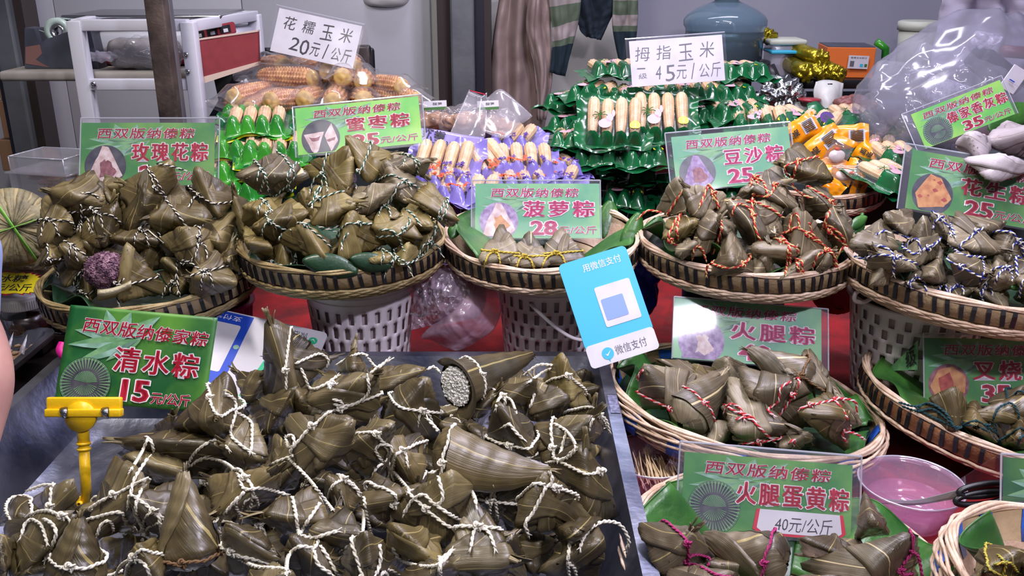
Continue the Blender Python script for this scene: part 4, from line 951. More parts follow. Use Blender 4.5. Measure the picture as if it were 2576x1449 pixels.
def sign(label, TL, TR, BL, d, lean, title, name, price, kind, green='card_green', holder=(.03, .10, .03, .03), leg=.05, tcol='ink_red', name_u=(.67, .56), price_u=.55, price_v=.82, sticker=None, titleu=(.5, .66), unit=True, yaw=0, back=None):
    """printed price card in an acrylic tent holder; corners of the printed card in photo pixels"""
    tl = PD(*TL, d+lean-yaw); trr = PD(*TR, d+lean+yaw); bl = PD(*BL, d-yaw); c = Card(tl, trr, bl)
    root = thing('price_sign', label, 'sign', c.p(.5, 1), 'price signs of the stall')
    c.slab('printed_card', root, MATS[green], 0, 0, 1, 1, -.0004, .0002); leafprint(c, root); photo(c, root, kind)
    c.text('lettering', root, title, titleu[0], .17, titleu[1], .165, tcol, .0009, .002, bold=.010, outline='ink_white', shear=.12, spacing=1.12)
    c.text('lettering', root, name, name_u[0], .47, name_u[1], .285, tcol, .0011, .006, bold=.028, outline='ink_white', ooff=.036, spacing=1.25)
    if price:
        c.text('lettering', root, price, price_u, price_v, .20, .25, tcol, .0011, .012, bold=.035, outline='ink_white', ooff=.035)
        if unit: c.text('lettering', root, '元/公斤', price_u+.27, price_v+.035, .30, .14, tcol, .0009, .002, bold=.008, outline='ink_white', ooff=.035)
    if sticker:
        mb = MB(); c.poly(mb, [(.44, .66), (.95, .66), (.97, .9), (.92, .99), (.47, .99), (.42, .92)], .0012); mb.build('sticker_border', MATS['ink_red'], root, False)
        mb = MB(); c.poly(mb, [(.46, .66), (.93, .66), (.945, .9), (.91, .955), (.48, .955), (.445, .9)], .0014); mb.build('sticker', MATS['paper_white'], root, False)
        c.text('lettering', root, sticker, .72, .83, .34, .2, 'ink', .0016, -.006, shear=.15)
    if holder:
        l, t, r, b = holder; A = MATS['acrylic']
        c.slab('acrylic_front', root, A, -l, -t, 1+r, 1+b, .0022, .0036)
        c.slab('acrylic_back', root, A, -l, -t, 1+r, 1+b, -.0022, -.0010)
        for u in (-l, 1+r): MB().tube([c.p(u, -t, .001), c.p(u, 1+b, .001)], .0011, 5).build('acrylic_edge', MATS['acrylic_edge'], root, False)
        MB().tube([c.p(-l, -t, .001), c.p(1+r, -t, .001)], .0013, 5).build('acrylic_edge', MATS['acrylic_edge'], root, False)
        if leg:   # rear panel of the tent
            e = (c.Y*.93-c.N*.0-Vector((0, 0, 0))).normalized(); hh = c.H*(1+t+b)
            q = [c.p(-l, -t), c.p(1+r, -t)]; off = Vector((0, 1, 0))*leg*1.6-Vector((0, 0, 1))*hh*.86+c.X*0; V = [q[0], q[1], q[1]+off, q[0]+off]; V += [v+Vector((0, .0014, .0003)) for v in V]
            mesh('acrylic_back_panel', V, [(0, 1, 2, 3), (7, 6, 5, 4), (0, 4, 5, 1), (1, 5, 6, 2), (2, 6, 7, 3), (3, 7, 4, 0)], A, root, False)
            if back:
                m1 = Card(V[0]+c.X*.004, V[0]+c.X*.07, V[3]+c.X*.004); m1.N = -m1.N
                m1.slab('back_paper', root, MATS['print_leaf2'], -.0, .08, 1, .95, -.0006, -.0002)
    return root, c
TT = '西双版纳傣粽'
sign('rose-flavour price sign at far left, tall card behind the left basket', (204, 309), (541, 309), (205, 466), 1.565, .006, TT, '玫瑰花粽', '25', 'rose', holder=(.0, .075, .035, .02), green='card_green', titleu=(.49, .72))
MB()
sign('bright green honey date price sign tilted upward above the second basket', (742, 273), (1052, 242), (728, 393), 1.60, .01, TT, '蜜枣粽', '25', 'date', green='card_lime', holder=(.02, .03, .03, .05), name_u=(.66, .5), titleu=(.5, .7))
sign('pineapple price sign standing behind three dumplings in the middle basket', (1196, 462), (1508, 462), (1196, 599), 1.475, .018, TT, '菠萝粽', '28', 'pineapple', green='card_teal', holder=(.03, .06, .006, .02), titleu=(.48, .7), tcol='ink_pink')
sign('bean paste price sign tilted behind the red-and-cream tied heap', (1688, 345), (1982, 318), (1716, 480), 1.55, .01, TT, '豆沙粽', '25', 'bean', green='card_teal', holder=(.05, .08, .02, .02), tcol='ink_pink', titleu=(.48, .72), name_u=(.68, .5))
sign('lime green ash-flavoured price sign steeply tilted at upper right', (2291, 288), (2515, 201), (2334, 372), 1.72, .006, TT, '傣家香灰粽', '35', 'coil', green='card_lime', holder=(.09, .09, .03, .01), name_u=(.66, .66), price_u=.56, titleu=(.5, .78))
sign('peanut price sign cut by the right edge above blue-tied dumplings', (2296, 376), (2625, 432), (2281, 524), 1.415, .008, TT, '花生粽', '25', 'peanut', holder=(.06, .08, .02, .03), name_u=(.66, .52), titleu=(.53, .78))
sign('ham price sign with lamp glare behind the blue-wrapped middle basket', (1697, 748), (2066, 778), (1684, 899), 1.32, .022, TT, '火腿粽', '40', 'ham', green='card_teal', holder=(.004, .01, .045, .02), tcol='ink_pink', titleu=(.48, .7), leg=.05)
sign('ham and egg yolk price sign with handwritten sticker, bottom right centre', (1722, 1136), (2145, 1171), (1727, 1331), 1.03, .012, TT, '火腿蛋黄粽', None, 'coil', holder=(.03, .13, .05, .03), name_u=(.65, .66), sticker='40元/公斤', titleu=(.5, .74))
sign('roast pork price sign tent with black writing on its rear panel', (2322, 850), (2650, 855), (2312, 1018), 1.285, .006, TT, '叉烧粽', '35', 'pork', holder=(.0, .07, .02, .02), name_u=(.66, .56), titleu=(.54, .76), leg=.11)
sign('dark green price sign sliced off by the right edge', (2524, 1150), (2850, 1170), (2524, 1378), .99, .008, TT, '粽', None, 'slice', holder=(.02, .04, .02, .02), green='card_green_dark', titleu=(.6, .8), name_u=(1.2, .1) and (.8, .2))
# rear panel of the roast pork tent carries big black handwriting
g = thing('handwritten_panel', 'black handwritten characters on the slanted panel left of the roast pork sign', 'sign', PD(2230, 940, 1.36))
c = Card(PD(2335, 850, 1.262), PD(2335, 850, 1.262)+(PD(2232, 935, 1.31)-PD(2318, 925, 1.25)), PD(2318, 925, 1.25)); c = Card(PD(2232, 935, 1.36), PD(2312, 930, 1.308), PD(2226, 962, 1.355))
V = [PD(2310, 856, 1.30), PD(2232, 933, 1.36), PD(2310, 930, 1.306)]; n_ = (V[1]-V[0]).cross(V[2]-V[0]).normalized()*.0012
mesh('panel', V+[v+n_ for v in V], [(0, 1, 2), (5, 4, 3), (0, 3, 4, 1), (1, 4, 5, 2), (2, 5, 3, 0)], MATS['print_leaf2'], g, False)
TR_ = V[0]; TL_ = V[0]+(V[1]-V[2]); c = Card(TL_, TR_, TL_+(V[2]-V[0])); c.text('lettering', g, '级', .70, .60, .42, .50, 'ink', .003, .012, shear=.4, rot=.3); c.text('lettering', g, '一', .80, .24, .22, .05, 'ink', .003, .01, rot=.5)
# the big crinkled clear-water sign clipped in the yellow stand
dS = 1.115; c = Card(PD(176, 766, dS+.02), PD(547, 799, dS+.02), PD(147, 1006, dS))
rt_ = thing('price_sign', 'large creased plain dumpling price card held by the yellow clip', 'sign', c.p(.5, 1), 'price signs of the stall')
V = []; n = 26
for i in range(n):
    for j in range(n): u, v = i/(n-1), j/(n-1); V.append(c.p(u+.01*math.sin(v*3)*(v > .9), v, .0022*(abs(noise.noise(Vector((u*3+v, v*2.2, 1))))-.3)-.0012))
o = mesh('printed_card', V, gridf(n, n), MATS['card_green_dark'], rt_); solid(o, .0005)
for s_ in ('lower',): leafprint(c, rt_); photo(c, rt_, 'coil', .19, .80, .17)
c.text('lettering', rt_, '西双版纳傣家粽', .54, .22, .84, .155, 'ink_red', .0009, .002, bold=.008, outline='ink_white', shear=.1, rot=-.04)
c.text('lettering', rt_, '清水粽', .64, .53, .56, .25, 'ink_red', .0011, .004, bold=.018, outline='ink_white', ooff=.04, spacing=1.15, rot=-.02)
c.text('lettering', rt_, '15', .53, .84, .17, .21, 'ink_red', .0011, .01, bold=.03, outline='ink_white', ooff=.04)
c.text('lettering', rt_, '元/公斤', .77, .895, .26, .12, 'ink_red', .0009, .006, bold=.015, outline='ink_white', ooff=.03)
yc = thing('clip_stand', 'yellow plastic clip stand on a post rising from the steel tray', 'stand', PD(207, 1290, 1.07))
yp = MATS['yellow_plastic']; dC = 1.085
def PB(x, y, dd=0): return PD(x, y, dC+dd)
a, b = PB(118, 1026), PB(308, 1026); X_ = (b-a).normalized(); Y_ = Vector((0, cp*0, 1)); R3 = Matrix((X_, FW.cross(X_)*-1, FW)).transposed()
R3 = Matrix((X_, (FW-X_*FW.dot(X_)).normalized(), X_.cross(FW).normalized())).transposed()
wc = (b-a).length
MB().box(PB(213, 1018), (wc*.99, .008, .018), R3, bev=.002).build('clip_jaw', yp, yc)
MB().box(PB(212, 1038, -.003), (wc, .012, .0095), R3, bev=.0015).build('clip_jaw', yp, yc)
MB().box(PB(213, 1024, .009), (wc*.97, .005, .022), R3, bev=.002).build('rear_jaw', yp, yc)
for x in (160, 264):
    P = [PB(x, 1026, -.007), PB(x, 1034, -.012), PB(x, 1044, -.012), PB(x, 1050, -.006)]; MB().tube(P, .0045, 6, flat=.25).build('metal_spring', MATS['steel'], yc)
MB().lathe([(.0, .0), (.018, 0), (.018, .006), (0, .006)], PB(207, 1047, -.001), 28, mat=(R3 @ Matrix.Rotation(PI/2, 3, 'X'))).build('clip_boss', yp, yc)
P0, P1 = PB(208, 1060, .002), PB(218, 1262, .005)
MB().tube([P0, P0.lerp(P1, .3)], .0068, 14).build('post', yp, yc)
MB().tube([P0.lerp(P1, .26), P0.lerp(P1, .29)], .0082, 14).build('collar', yp, yc)
MB().tube([P0.lerp(P1, .33), P0.lerp(P1, .36)], .0080, 14).build('collar', yp, yc)
MB().tube([P0.lerp(P1, .28), P1], .0062, 14).build('post', yp, yc)
mb = MB().box(PB(204, 1266, .004), (.011, .005, .017), R3, bev=.001); mb.build('foot_tab', yp, yc); MB().lathe([(.0018, 0), (.0034, .0), (.0034, .006), (.0018, .006)], PB(204, 1266, .001), 16, mat=(R3 @ Matrix.Rotation(PI/2, 3, 'X'))).build('foot_ring', MATS['yellow_plastic'], yc)
# ------------------------------------------------------------------ handwritten signs
def hand(label, TL, TR, BL, d, lean, lines, stroke=-.012, paper='paper_white', mat='ink'):
    c = Card(PD(*TL, d+lean), PD(*TR, d+lean), PD(*BL, d)); root = thing('price_sign', label, 'sign', c.p(.5, 1), 'handwritten price signs'); rnd = random.Random(4)
    c.slab('paper', root, MATS[paper], 0, 0, 1, 1, -.0006, .0002)
    for body, u, v, w_, h_, sp_ in lines:
        n = len(body)
        for i, ch in enumerate(body):
            if ch == ' ': continue
            uu = u-w_/2+w_*(i+.5)/n; cw = w_/n*sp_
            c.text('lettering', root, ch, uu, v+rnd.uniform(-.02, .02), cw*(.55 if ch in '/14' else 1), h_*(rnd.uniform(.85, 1.08)), mat, .0006, stroke, rot=rnd.uniform(-.08, .08), shear=.1)
    c.slab('acrylic_front', root, MATS['acrylic'], -.04, -.05, 1.03, 1.01, .002, .0034)
    q = [c.p(-.04, -.05), c.p(1.03, -.05)]; off = Vector((0, .07, -c.H*.95)); V = [q[0], q[1], q[1]+off, q[0]+off]; V += [v+Vector((0, .0014, .0003)) for v in V]
    mesh('acrylic_back_panel', V, [(0, 1, 2, 3), (7, 6, 5, 4), (0, 4, 5, 1), (1, 5, 6, 2), (2, 6, 7, 3), (3, 7, 4, 0)], MATS['acrylic'], root, False)
    MB().tube([c.p(-.04, -.05, .001), c.p(1.03, -.05, .001)], .0013, 5).build('acrylic_edge', MATS['acrylic_edge'], root, False)
    return root, c
hand('white handwritten sign reading 20 per kilo above the brown waxy corn', (703, 20), (911, 66), (672, 126), 2.02, .0, [('花糯玉米', .5, .30, .90, .34, .66), ('20元/公斤', .58, .74, .76, .34, .86)], stroke=.002)
hand('white handwritten sign reading 45 per kilo on the green corn heap', (1582, 104), (1816, 87), (1590, 219), 1.93, .0, [('拇指玉米', .48, .31, .92, .36, .70), ('45元/公斤', .60, .74, .74, .34, .9), ('级', .12, .78, .09, .14, 1), ('一', .11, .60, .09, .03, 1)], stroke=-.004, mat='ink_grey')
# yellow starburst card at far left
c = Card(PD(-60, 686, 1.552), PD(98, 688, 1.552), PD(-60, 736, 1.547)); g = thing('price_sign', 'yellow starburst sugar price card behind the white-lidded jar', 'sign', c.p(.5, 1))
M('card_yellow', (240, 222, 30), .5); mb = MB(); mr = MB(); P = []; Q = []
for i in range(48): a = 2*PI*i/48; k = 1 if i % 2 else 1.1; x, y = .5*math.copysign(abs(math.cos(a))**.55, math.cos(a)), .5*math.copysign(abs(math.sin(a))**.55, math.sin(a)); P.append((.5+x*k, .5+y*k)); Q.append((.5+x*(k+.06 if i % 2 == 0 else k*1.01), .5+y*(k+.14 if i % 2 == 0 else k*1.02)))
V = [c.p(u, v, .0006) for u, v in P]+[c.p(u, v, -.0002) for u, v in P]; mesh('card_face', V, [tuple(range(48)), tuple(range(48, 96))[::-1]]+[(i, (i+1) % 48, 48+(i+1) % 48, 48+i) for i in range(48)], MATS['card_yellow'], g, False)
V = [c.p(u, v, -.0004) for u, v in Q]+[c.p(u, v, -.001) for u, v in Q]; mesh('card_border', V, [tuple(range(48)), tuple(range(48, 96))[::-1]]+[(i, (i+1) % 48, 48+(i+1) % 48, 48+i) for i in range(48)], MATS['ink_red'], g, False)
c.text('lettering', g, '冰糖', .6, .27, .5, .36, 'ink', .001, .01, shear=.3); c.text('lettering', g, '元/公斤', .6, .72, .62, .36, 'ink', .001, .01, shear=.3)
# ------------------------------------------------------------------ payment cards
dP = 1.262; c = Card(PD(1403, 668, dP), PD(1572, 616, dP+.008), PD(1498, 927, dP-.02)); g = thing('payment_card', 'tilted cyan payment card on a stand in front of the middle basket', 'card', c.p(.5, 1))
c.slab('card_body', g, MATS['ink_cyan'], 0, 0, 1, .83, -.002, .0006, r=.07); c.slab('white_strip', g, MATS['paper_white'], 0, .79, 1, 1, -.0018, .0009, r=.06)
c.slab('blank_panel', g, MATS['paper_white'], .38, .30, .90, .68, .0007, .0011, r=.03)
c.slab('emblem_patch', g, MATS['ink_blue'] if 0 else M('patch_blue', (128, 156, 246), .5), .42, .42, .74, .62, .0012, .0015, r=.02)
c.text('lettering', g, '用微信支付', .60, .10, .56, .075, 'ink_white', .0010, .0)
c.text('lettering', g, '微信支付', .62, .90, .46, .085, 'ink_grey', .0013, -.004)
mb = MB(); cu, cv = .28, .905; k = c.W/c.H; card_c = [(cu+.085*math.cos(a), cv+.085*k*math.sin(a)) for a in (2*PI*i/28 for i in range(28))]; c.poly(mb, card_c, .0013, 0); c.poly(mb, [(cu-.02, cv+.07*k), (cu+.02, cv+.07*k), (cu, cv+.12*k)], .0013, 0); c.poly(mb, [(cu-.04, cv), (cu-.01, cv+.035*k), (cu+.055, cv-.04*k), (cu-.01, cv+.012*k)], .0016, 1); mb.build('emblem', [MATS['ink_cyan'], MATS['ink_white']], g, False)
MB().tube([c.p(.5, .6, -.004), Vector((.165, 1.25, .757))], .004, 8).build('stand_rod', MATS['grey_plastic'], g)
c = Card(PD(512, 768, 1.40), PD(826, 838, 1.40), PD(470, 962, 1.30)); g = thing('payment_card', 'white board with blue and green payment panels, upside down behind tray', 'card', c.p(.5, 1))
c.slab('board', g, MATS['paper_white'], 0, 0, 1, 1.25, -.003, 0, r=.04)
c.slab('blue_panel', g, MATS['ink_blue'], .06, .02, .41, .98, .0003, .0006); c.slab('white_window', g, MATS['paper_white'], .10, .17, .35, .80, .0007, .0010, r=.02)
mb = MB(); c.poly(mb, [(.62, 1.1), (.55, 1.1), (.66, .25), (.73, .3)], .0005); c.poly(mb, [(.62, 1.1), (.70, .5), (.95, .42), (.95, 1.1)], .0004); mb.build('green_panel', MATS['ink_teal'], g, False)
c.text('lettering', g, '支付宝', .22, .09, .22, .07, 'ink_white', .0009, 0, rot=PI); c.text('lettering', g, '推荐', .2, .90, .13, .1, 'ink_white', .0009, .01, rot=PI)
c.text('lettering', g, '微信支付', .74, .13, .24, .13, 'ink_grey', .0006, 0, rot=PI)
mb = MB(); cu, cv = .91, .15; k = c.W/c.H; c.poly(mb, [(cu+.035*math.cos(2*PI*i/24), cv+.035*k*math.sin(2*PI*i/24)) for i in range(24)], .0006); c.poly(mb, [(cu-.02, cv), (cu, cv-.02*k), (cu+.025, cv+.015*k), (cu, cv-.008*k)], .0009, 1); mb.build('emblem', [MATS['ink_teal'], MATS['ink_white']], g, False)
mb = MB(); cu, cv = .385, .45; c.poly(mb, [(cu+.022*math.cos(2*PI*i/20), cv+.022*k*math.sin(2*PI*i/20)) for i in range(20)], .0009); mb.build('round_mark', MATS['print_leaf'], g, False)
# ------------------------------------------------------------------ supports under the baskets
M('liner', (206, 188, 194), .5)
def bucket(label, cx, cy, rt, rb, z0, z1, rows, cols, mat='white_plastic', rnd_=False, name='perforated_bucket', lid=False):
    root = thing(name, label, 'bucket', (cx, cy, z0)); nu = cols*5; prof = []; H = z1-z0; nv = rows*4+8
    V = []; Fc = []
    for i in range(nu):
        a = 2*PI*i/nu
        for j in range(nv+1): s = j/nv; r = rb+(rt-rb)*s; r = r-.012*(1-s/.06)**2 if s < .06 else r; V.append((cx+r*math.cos(a), cy+r*math.sin(a), z0+.001+(H-.001)*s))
    W = nv+1
    for i in range(nu):
        for j in range(nv):
            hole = 2 <= j < (nv-2 if rnd_ else nv-6) and ((j-2) % 4 in (1, 2, 3)) and (i+2*(((j-2)//4) % 2)) % 5 in (1, 2) and rows
            if not hole: i2 = (i+1) % nu; Fc.append((i*W+j, i2*W+j, i2*W+j+1, i*W+j+1))
    o = mesh('bucket_wall', V, Fc, MATS[mat], root); solid(o, .0022)
    MB().lathe([(rt, z1-z0-.004), (rt+.005, z1-z0-.002), (rt+.006, z1-z0+.001), (rt+.003, z1-z0+.003), (rt-.002, z1-z0+.002)], (cx, cy, z0), 48).build('bucket_rim', MATS[mat], root)
    for k in (() if rnd_ else (.86, .92)): MB().lathe([(rb+(rt-rb)*k-.001, -.0015), (rb+(rt-rb)*k+.003, -.0008), (rb+(rt-rb)*k+.003, .0008), (rb+(rt-rb)*k-.001, .0015)], (cx, cy, z0+H*k), 48).build('rib', MATS[mat], root)
    MB().lathe([(rb-.009, .004), (rt-.007, z1-z0-.01)], (cx, cy, z0), 40).build('inner_liner', MATS['liner'], root)
    MB().lathe([(.001, .002), (rb-.012, .002)], (cx, cy, z0), 40).build('bucket_base', MATS[mat], root)
    return root
def under(k, dz=.0): m, R, dp = BK[k]; c = m.translation; b = c-m.to_3x3()@Vector((0, 0, dp)); return b.x, b.y, b.z
x, y, z = under('J'); b1 = bucket('white bucket with square holes under the second basket', x+.022, y-.0, .088, .070, .7545, z-.004, 5, 26)
P = [Vector((x+.022+.088*math.cos(a)*1.0, y+.088*math.sin(a), z-.03)) for a in (0, .1)]; hx = x+.022+.088
MB().tube(catmull([Vector((hx-.002, y-.02, z-.02)), Vector((hx+.012, y-.03, z-.03)), Vector((hx+.022, y-.03, z-.055)), Vector((hx+.012, y-.03, z-.066)), Vector((hx-.006, y-.02, z-.066))], 6), .0032, 8, flat=.7).build('bucket_handle', MATS['white_plastic'], b1)
x, y, z = under('P'); b2 = bucket('white bucket with hanging handle under the middle basket', x+.012, y, .084, .068, .7545, z-.004, 6, 26)
MB().tube(catmull([PD(1335, 765, 1.385), PD(1360, 790, 1.375), PD(1400, 825, 1.37), PD(1440, 850, 1.37), PD(1480, 858, 1.38)], 8), .0036, 8, flat=.6).build('bucket_handle', MATS['white_plastic'], b2)
x, y, z = under('N'); b3 = bucket('white bucket with oval holes under the upper right basket', x-.045, y+.035, .098, .078, .7545, z-.004, 6, 26, rnd_=True)
MB().tube(catmull([PD(2182, 728, 1.33), PD(2155, 735, 1.33), PD(2150, 755, 1.33), PD(2172, 760, 1.335), PD(2190, 752, 1.34)], 6), .0032, 8).build('bucket_handle', MATS['white_plastic'], b3)
x, y, z = under('B'); y += .045; b4 = thing('lidded_bucket', 'dark bucket with grey lid under the bean paste basket', 'bucket', (x, y, .7545))
MB().lathe([(.0, 0), (.078, 0), (.084, z-.755-.02), (.0, z-.755-.02)], (x-.0, y, .7545), 44).build('bucket_wall', MATS['dark_plastic'], b4); MB().lathe([(.0, z-.785), (.091, z-.785), (.092, z-.765), (.089, z-.7625), (0, z-.7625)], (x, y, .7545), 44).build('lid', MATS['grey_plastic'], b4)
x, y, z = under('R')
for i, (dx, dy, lb) in enumerate(((-.055, .0, 'magenta plastic basket under the left side of the left basket'), (.075, .02, 'magenta ribbed plastic basket under the right side of left basket'))):
    g = thing('plastic_basket', lb, 'basket', (x+dx, y+dy, .7545)); mb = MB(); H = z-.760; V = []
    MB().lathe([(.055, 0), (.068, H)], (x+dx, y+dy, .7545), 40).build('basket_wall', MATS['magenta_plastic'], g)
    MB().lathe([(.066, H-.006), (.074, H-.004), (.074, H), (.066, H)], (x+dx, y+dy, .7545), 40).build('rim', MATS['magenta_plastic'], g)
    mb = MB()
    for k in range(44): a = 2*PI*k/44; mb.tube([(x+dx+.0565*math.cos(a), y+dy+.0565*math.sin(a), .756), (x+dx+.069*math.cos(a), y+dy+.069*math.sin(a), .7545+H-.005)], .0013, 4)
    mb.build('ribs', MATS['magenta_plastic'], g)
    MB().lathe([(.001, .001), (.058, .0), (.062, .006), (.055, .012)], (x+dx, y+dy, .7545), 40).build('foot', MATS['magenta_plastic'], g)
g = thing('plastic_clip', 'small pink plastic handle poking out left of the plain dumpling card', 'clip', PD(160, 880, 1.28))
MB().tube(catmull([PD(157, 862, 1.28), PD(150, 880, 1.275), PD(160, 895, 1.275), PD(172, 880, 1.28)], 6), .006, 8, flat=.6).build('clip_loop', MATS['magenta_plastic'], g)
# ------------------------------------------------------------------ clear bags and crumpled film
clear('film', gloss=.10, rough=.12, haze=.12); clear('film_milky', gloss=.10, rough=.2, haze=.34, hazecol=(226, 220, 236)); clear('film_crinkle', gloss=.36, rough=.10, haze=.22, hazecol=(238, 214, 240)); clear('film_pink', gloss=.16, rough=.2, haze=.34, hazecol=(232, 204, 230)); clear('film_thin', gloss=.07, rough=.1, haze=.05); clear('bowl_clear', (252, 240, 250), gloss=.10, rough=.08, fres=1.6, haze=.16, hazecol=(240, 200, 232)); clear('water', (245, 235, 245), gloss=.10, rough=.03, fres=1.5, haze=.12, hazecol=(240, 170, 210))  # bowl and water: pink haze painted in for the lit cloth showing through
def crumple(p, s, amp, seed=0): return amp*(abs(noise.noise(Vector(p)*s+Vector((seed, 0, 0))))*1.6+.6*abs(noise.noise(Vector(p)*s*2.3+Vector((0, seed, 0))))-.6)
def bag(name, parent, c, rad, mat, seed, s=9, amp=.02, flatb=None, sub=5):
    bm = bmesh.new(); bmesh.ops.create_icosphere(bm, subdivisions=sub, radius=1); V = []
    for v in bm.verts:
        d = v.co.normalized(); p = Vector((d.x*rad[0], d.y*rad[1], d.z*rad[2])); p = p+d*crumple(p, s, amp, seed); q = Vector(c)+p
        if flatb is not None: q.z = max(q.z, flatb+.001)
        V.append(q)
    Fc = [[v.index for v in f.verts] for f in bm.faces]; bm.free(); return mesh(name, V, Fc, mat, parent)
def sheetpx(name, parent, rows, mat, seed=0, amp=.006, s=14, n=26, m_=26, sol=.0006, flat=False, dn=(8, 6), fine=0):
    """a sheet from rows of (px,py,depth) points, crumpled"""
    R_ = [catmull([PD(*p) for p in r], dn[0]) for r in rows]; k = min(len(r) for r in R_); R_ = [r[:k] for r in R_]; cols = [catmull([r[i] for r in R_], dn[1]) for i in range(k)]; V = []
    for c_ in cols:
        for p in c_: V.append(p-FW*(crumple(p, s, amp, seed)+(fine*(1-2*abs(noise.noise(Vector((p.x*60+p.z*30, p.y*8, p.z*22)))))+fine*.6*(1-2*abs(noise.noise(p*95))) if fine else 0)))
    o = mesh(name, V, gridf(k, len(cols[0])), mat, parent, not flat)
    if sol: solid(o, sol)
    return o
g = thing('plastic_bag', 'crumpled translucent pink bag lying between the white buckets', 'bag', PD(1140, 800, 1.5))
sheetpx('bag_film', g, [[(1075, 640, 1.52), (1120, 640, 1.54), (1170, 650, 1.54), (1210, 680, 1.52)], [(1050, 690, 1.46), (1110, 680, 1.43), (1160, 690, 1.43), (1220, 720, 1.46)], [(1040, 750, 1.45), (1090, 745, 1.40), (1150, 750, 1.40), (1220, 770, 1.45)], [(1036, 830, 1.46), (1080, 820, 1.44), (1140, 810, 1.44), (1200, 800, 1.47)]], MATS['film_crinkle'], 2, .012, 22, dn=(26, 26), fine=.0075)
sheetpx('bag_film', g, [[(1160, 690, 1.44), (1190, 700, 1.44), (1230, 710, 1.45), (1262, 720, 1.46)], [(1110, 790, 1.43), (1160, 770, 1.40), (1210, 770, 1.41), (1262, 775, 1.45)], [(1060, 846, 1.45), (1120, 830, 1.41), (1180, 825, 1.41), (1240, 830, 1.45)], [(1085, 855, 1.455), (1115, 872, 1.44), (1150, 882, 1.44), (1185, 868, 1.455)]], MATS['film_pink'], 5, .010, 12, dn=(20, 20), fine=.0018)
g = thing('plastic_bag', 'blue plastic bag wedged between middle and bean paste baskets', 'bag', PD(1620, 700, 1.5)); M('blue_film', (44, 44, 190), .3, bump=.4, bscale=40)
bag('bag_film', g, PD(1613, 690, 1.54), (.032, .03, .075), MATS['blue_film'], 4, 26, .012)
# yarn and twine balls
def ball(label, c, r, mat, name='twine_ball'):
    g = thing(name, label, 'twine'); g.location = c; ORG[g.name] = Vector(c); mb = MB(); rnd = random.Random(9); c = Vector(c)
    MB().lathe([(r*.93*math.sin(a), -r*.93*math.cos(a)) for a in (PI*i/12 for i in range(13))], c, 24).build('ball_core', MATS[mat], g)
    for k in range(26):
        ax = Vector((rnd.gauss(0, 1), rnd.gauss(0, 1), rnd.gauss(0, 1))).normalized(); e = ax.orthogonal().normalized(); f = ax.cross(e)
        for q in range(4):
            h = (q-1.5)*.0036; rr2 = math.sqrt(max(1e-6, r*r-h*h)); mb.tube([c+ax*h+(e*math.cos(2*PI*i/36)+f*math.sin(2*PI*i/36))*(rr2+rnd.uniform(0, .001)) for i in range(36)], .0013, 4, closed=True)
    mb.build('wound_twine', MATS[mat], g); return g
ball('ball of yellow twine at the right edge behind the roast pork sign', PD(2560, 806, 1.52), .054, 'twine_yellow')
ball('reddish ball of twine in shade between bean paste and right baskets', PD(2105, 725, 1.52), .042, 'twine_red')
# ------------------------------------------------------------------ bowls, toothpicks, scissors
def bowl(label, px, py, z, rt, rb, h, tilt=0):
    c = PZ(px, py, z); g = thing('clear_bowl', label, 'bowl', c); m_ = Matrix.Rotation(tilt, 3, 'Y')
    pr = [(.001, .0015), (rb*.9, .0), (rb, .003), (rb+(rt-rb)*.5, h*.5), (rt, h-.006), (rt, h-.002), (rt+.004, h), (rt+.005, h-.002), (rt+.0015, h-.003), (rt-.001, h-.008), (rb+(rt-rb)*.5-.0012, h*.5), (rb-.0012, .005), (.001, .0035)]
    MB().lathe(pr, c, 56, mat=m_).build('bowl_body', MATS['bowl_clear'], g); MB().lathe([(rt+.004, h-.0012), (rt+.005, h), (rt+.004, h+.0012), (rt+.003, h)], c, 56, mat=m_).build('bowl_rim', MATS['acrylic_edge'], g)
    return g, c, m_
g, c, m_ = bowl('round clear bowl of water beneath the scissors, right of the yolk sign', 2278, 1300, .7555, .058, .046, .05)
MB().lathe([(.001, .024), (.0505, .024)], c, 40).build('water', MATS['water'], g)
g, c, m_ = bowl('clear plastic bowl holding toothpicks left of the yolk sign', 1636, 1215, .7555, .052, .04, .042, .0)
mb = None; rnd = random.Random(5); M('toothpick', (240, 214, 178), .5)
for i in range(70):
    x = c.x+.006+rnd.uniform(-.026, .026); y = c.y+rnd.uniform(-.022, .018); z = c.z+.005+i*.00032; a = rnd.gauss(-.15, .18) if i > 8 else rnd.uniform(-1.5, 1.5); d_ = Vector((math.sin(a)*.5, math.cos(a), rnd.uniform(-.05, .35))).normalized()
    o = MB().tube([Vector((x, y, z))-d_*.026, Vector((x, y, z))-d_*.022, Vector((x, y, z))+d_*.022, Vector((x, y, z))+d_*.026], [.0002, .0009, .0009, .0002], 5).build('toothpick', MATS['toothpick'])
    tag(o, 'pale wooden toothpick among the bunch in the clear bowl', 'toothpick', 'toothpicks in the clear bowl')
g = thing('scissors', 'steel scissors with black handles resting across the water bowl', 'scissors', PD(2400, 1250, 1.13))
def bar(pts, w0, th, mat, name, par):
    P = catmull(pts, 6); V = []; n = len(P)
    for i, p in enumerate(P):
        t = (P[min(n-1, i+1)]-P[max(0, i-1)]).normalized(); s_ = t.cross(FW).normalized(); ww = w0*(.12+.88*(i/(n-1)))
        for a, b in ((-1, -1), (1, -1), (1, 1), (-1, 1)): V.append(p+s_*ww*a+FW*th*b)
    Fc = [(i*4+k, i*4+(k+1) % 4, (i+1)*4+(k+1) % 4, (i+1)*4+k) for i in range(n-1) for k in range(4)]; return mesh(name, V, Fc+[(0, 1, 2, 3), tuple(n*4-4+k for k in range(4))], mat, par, False)
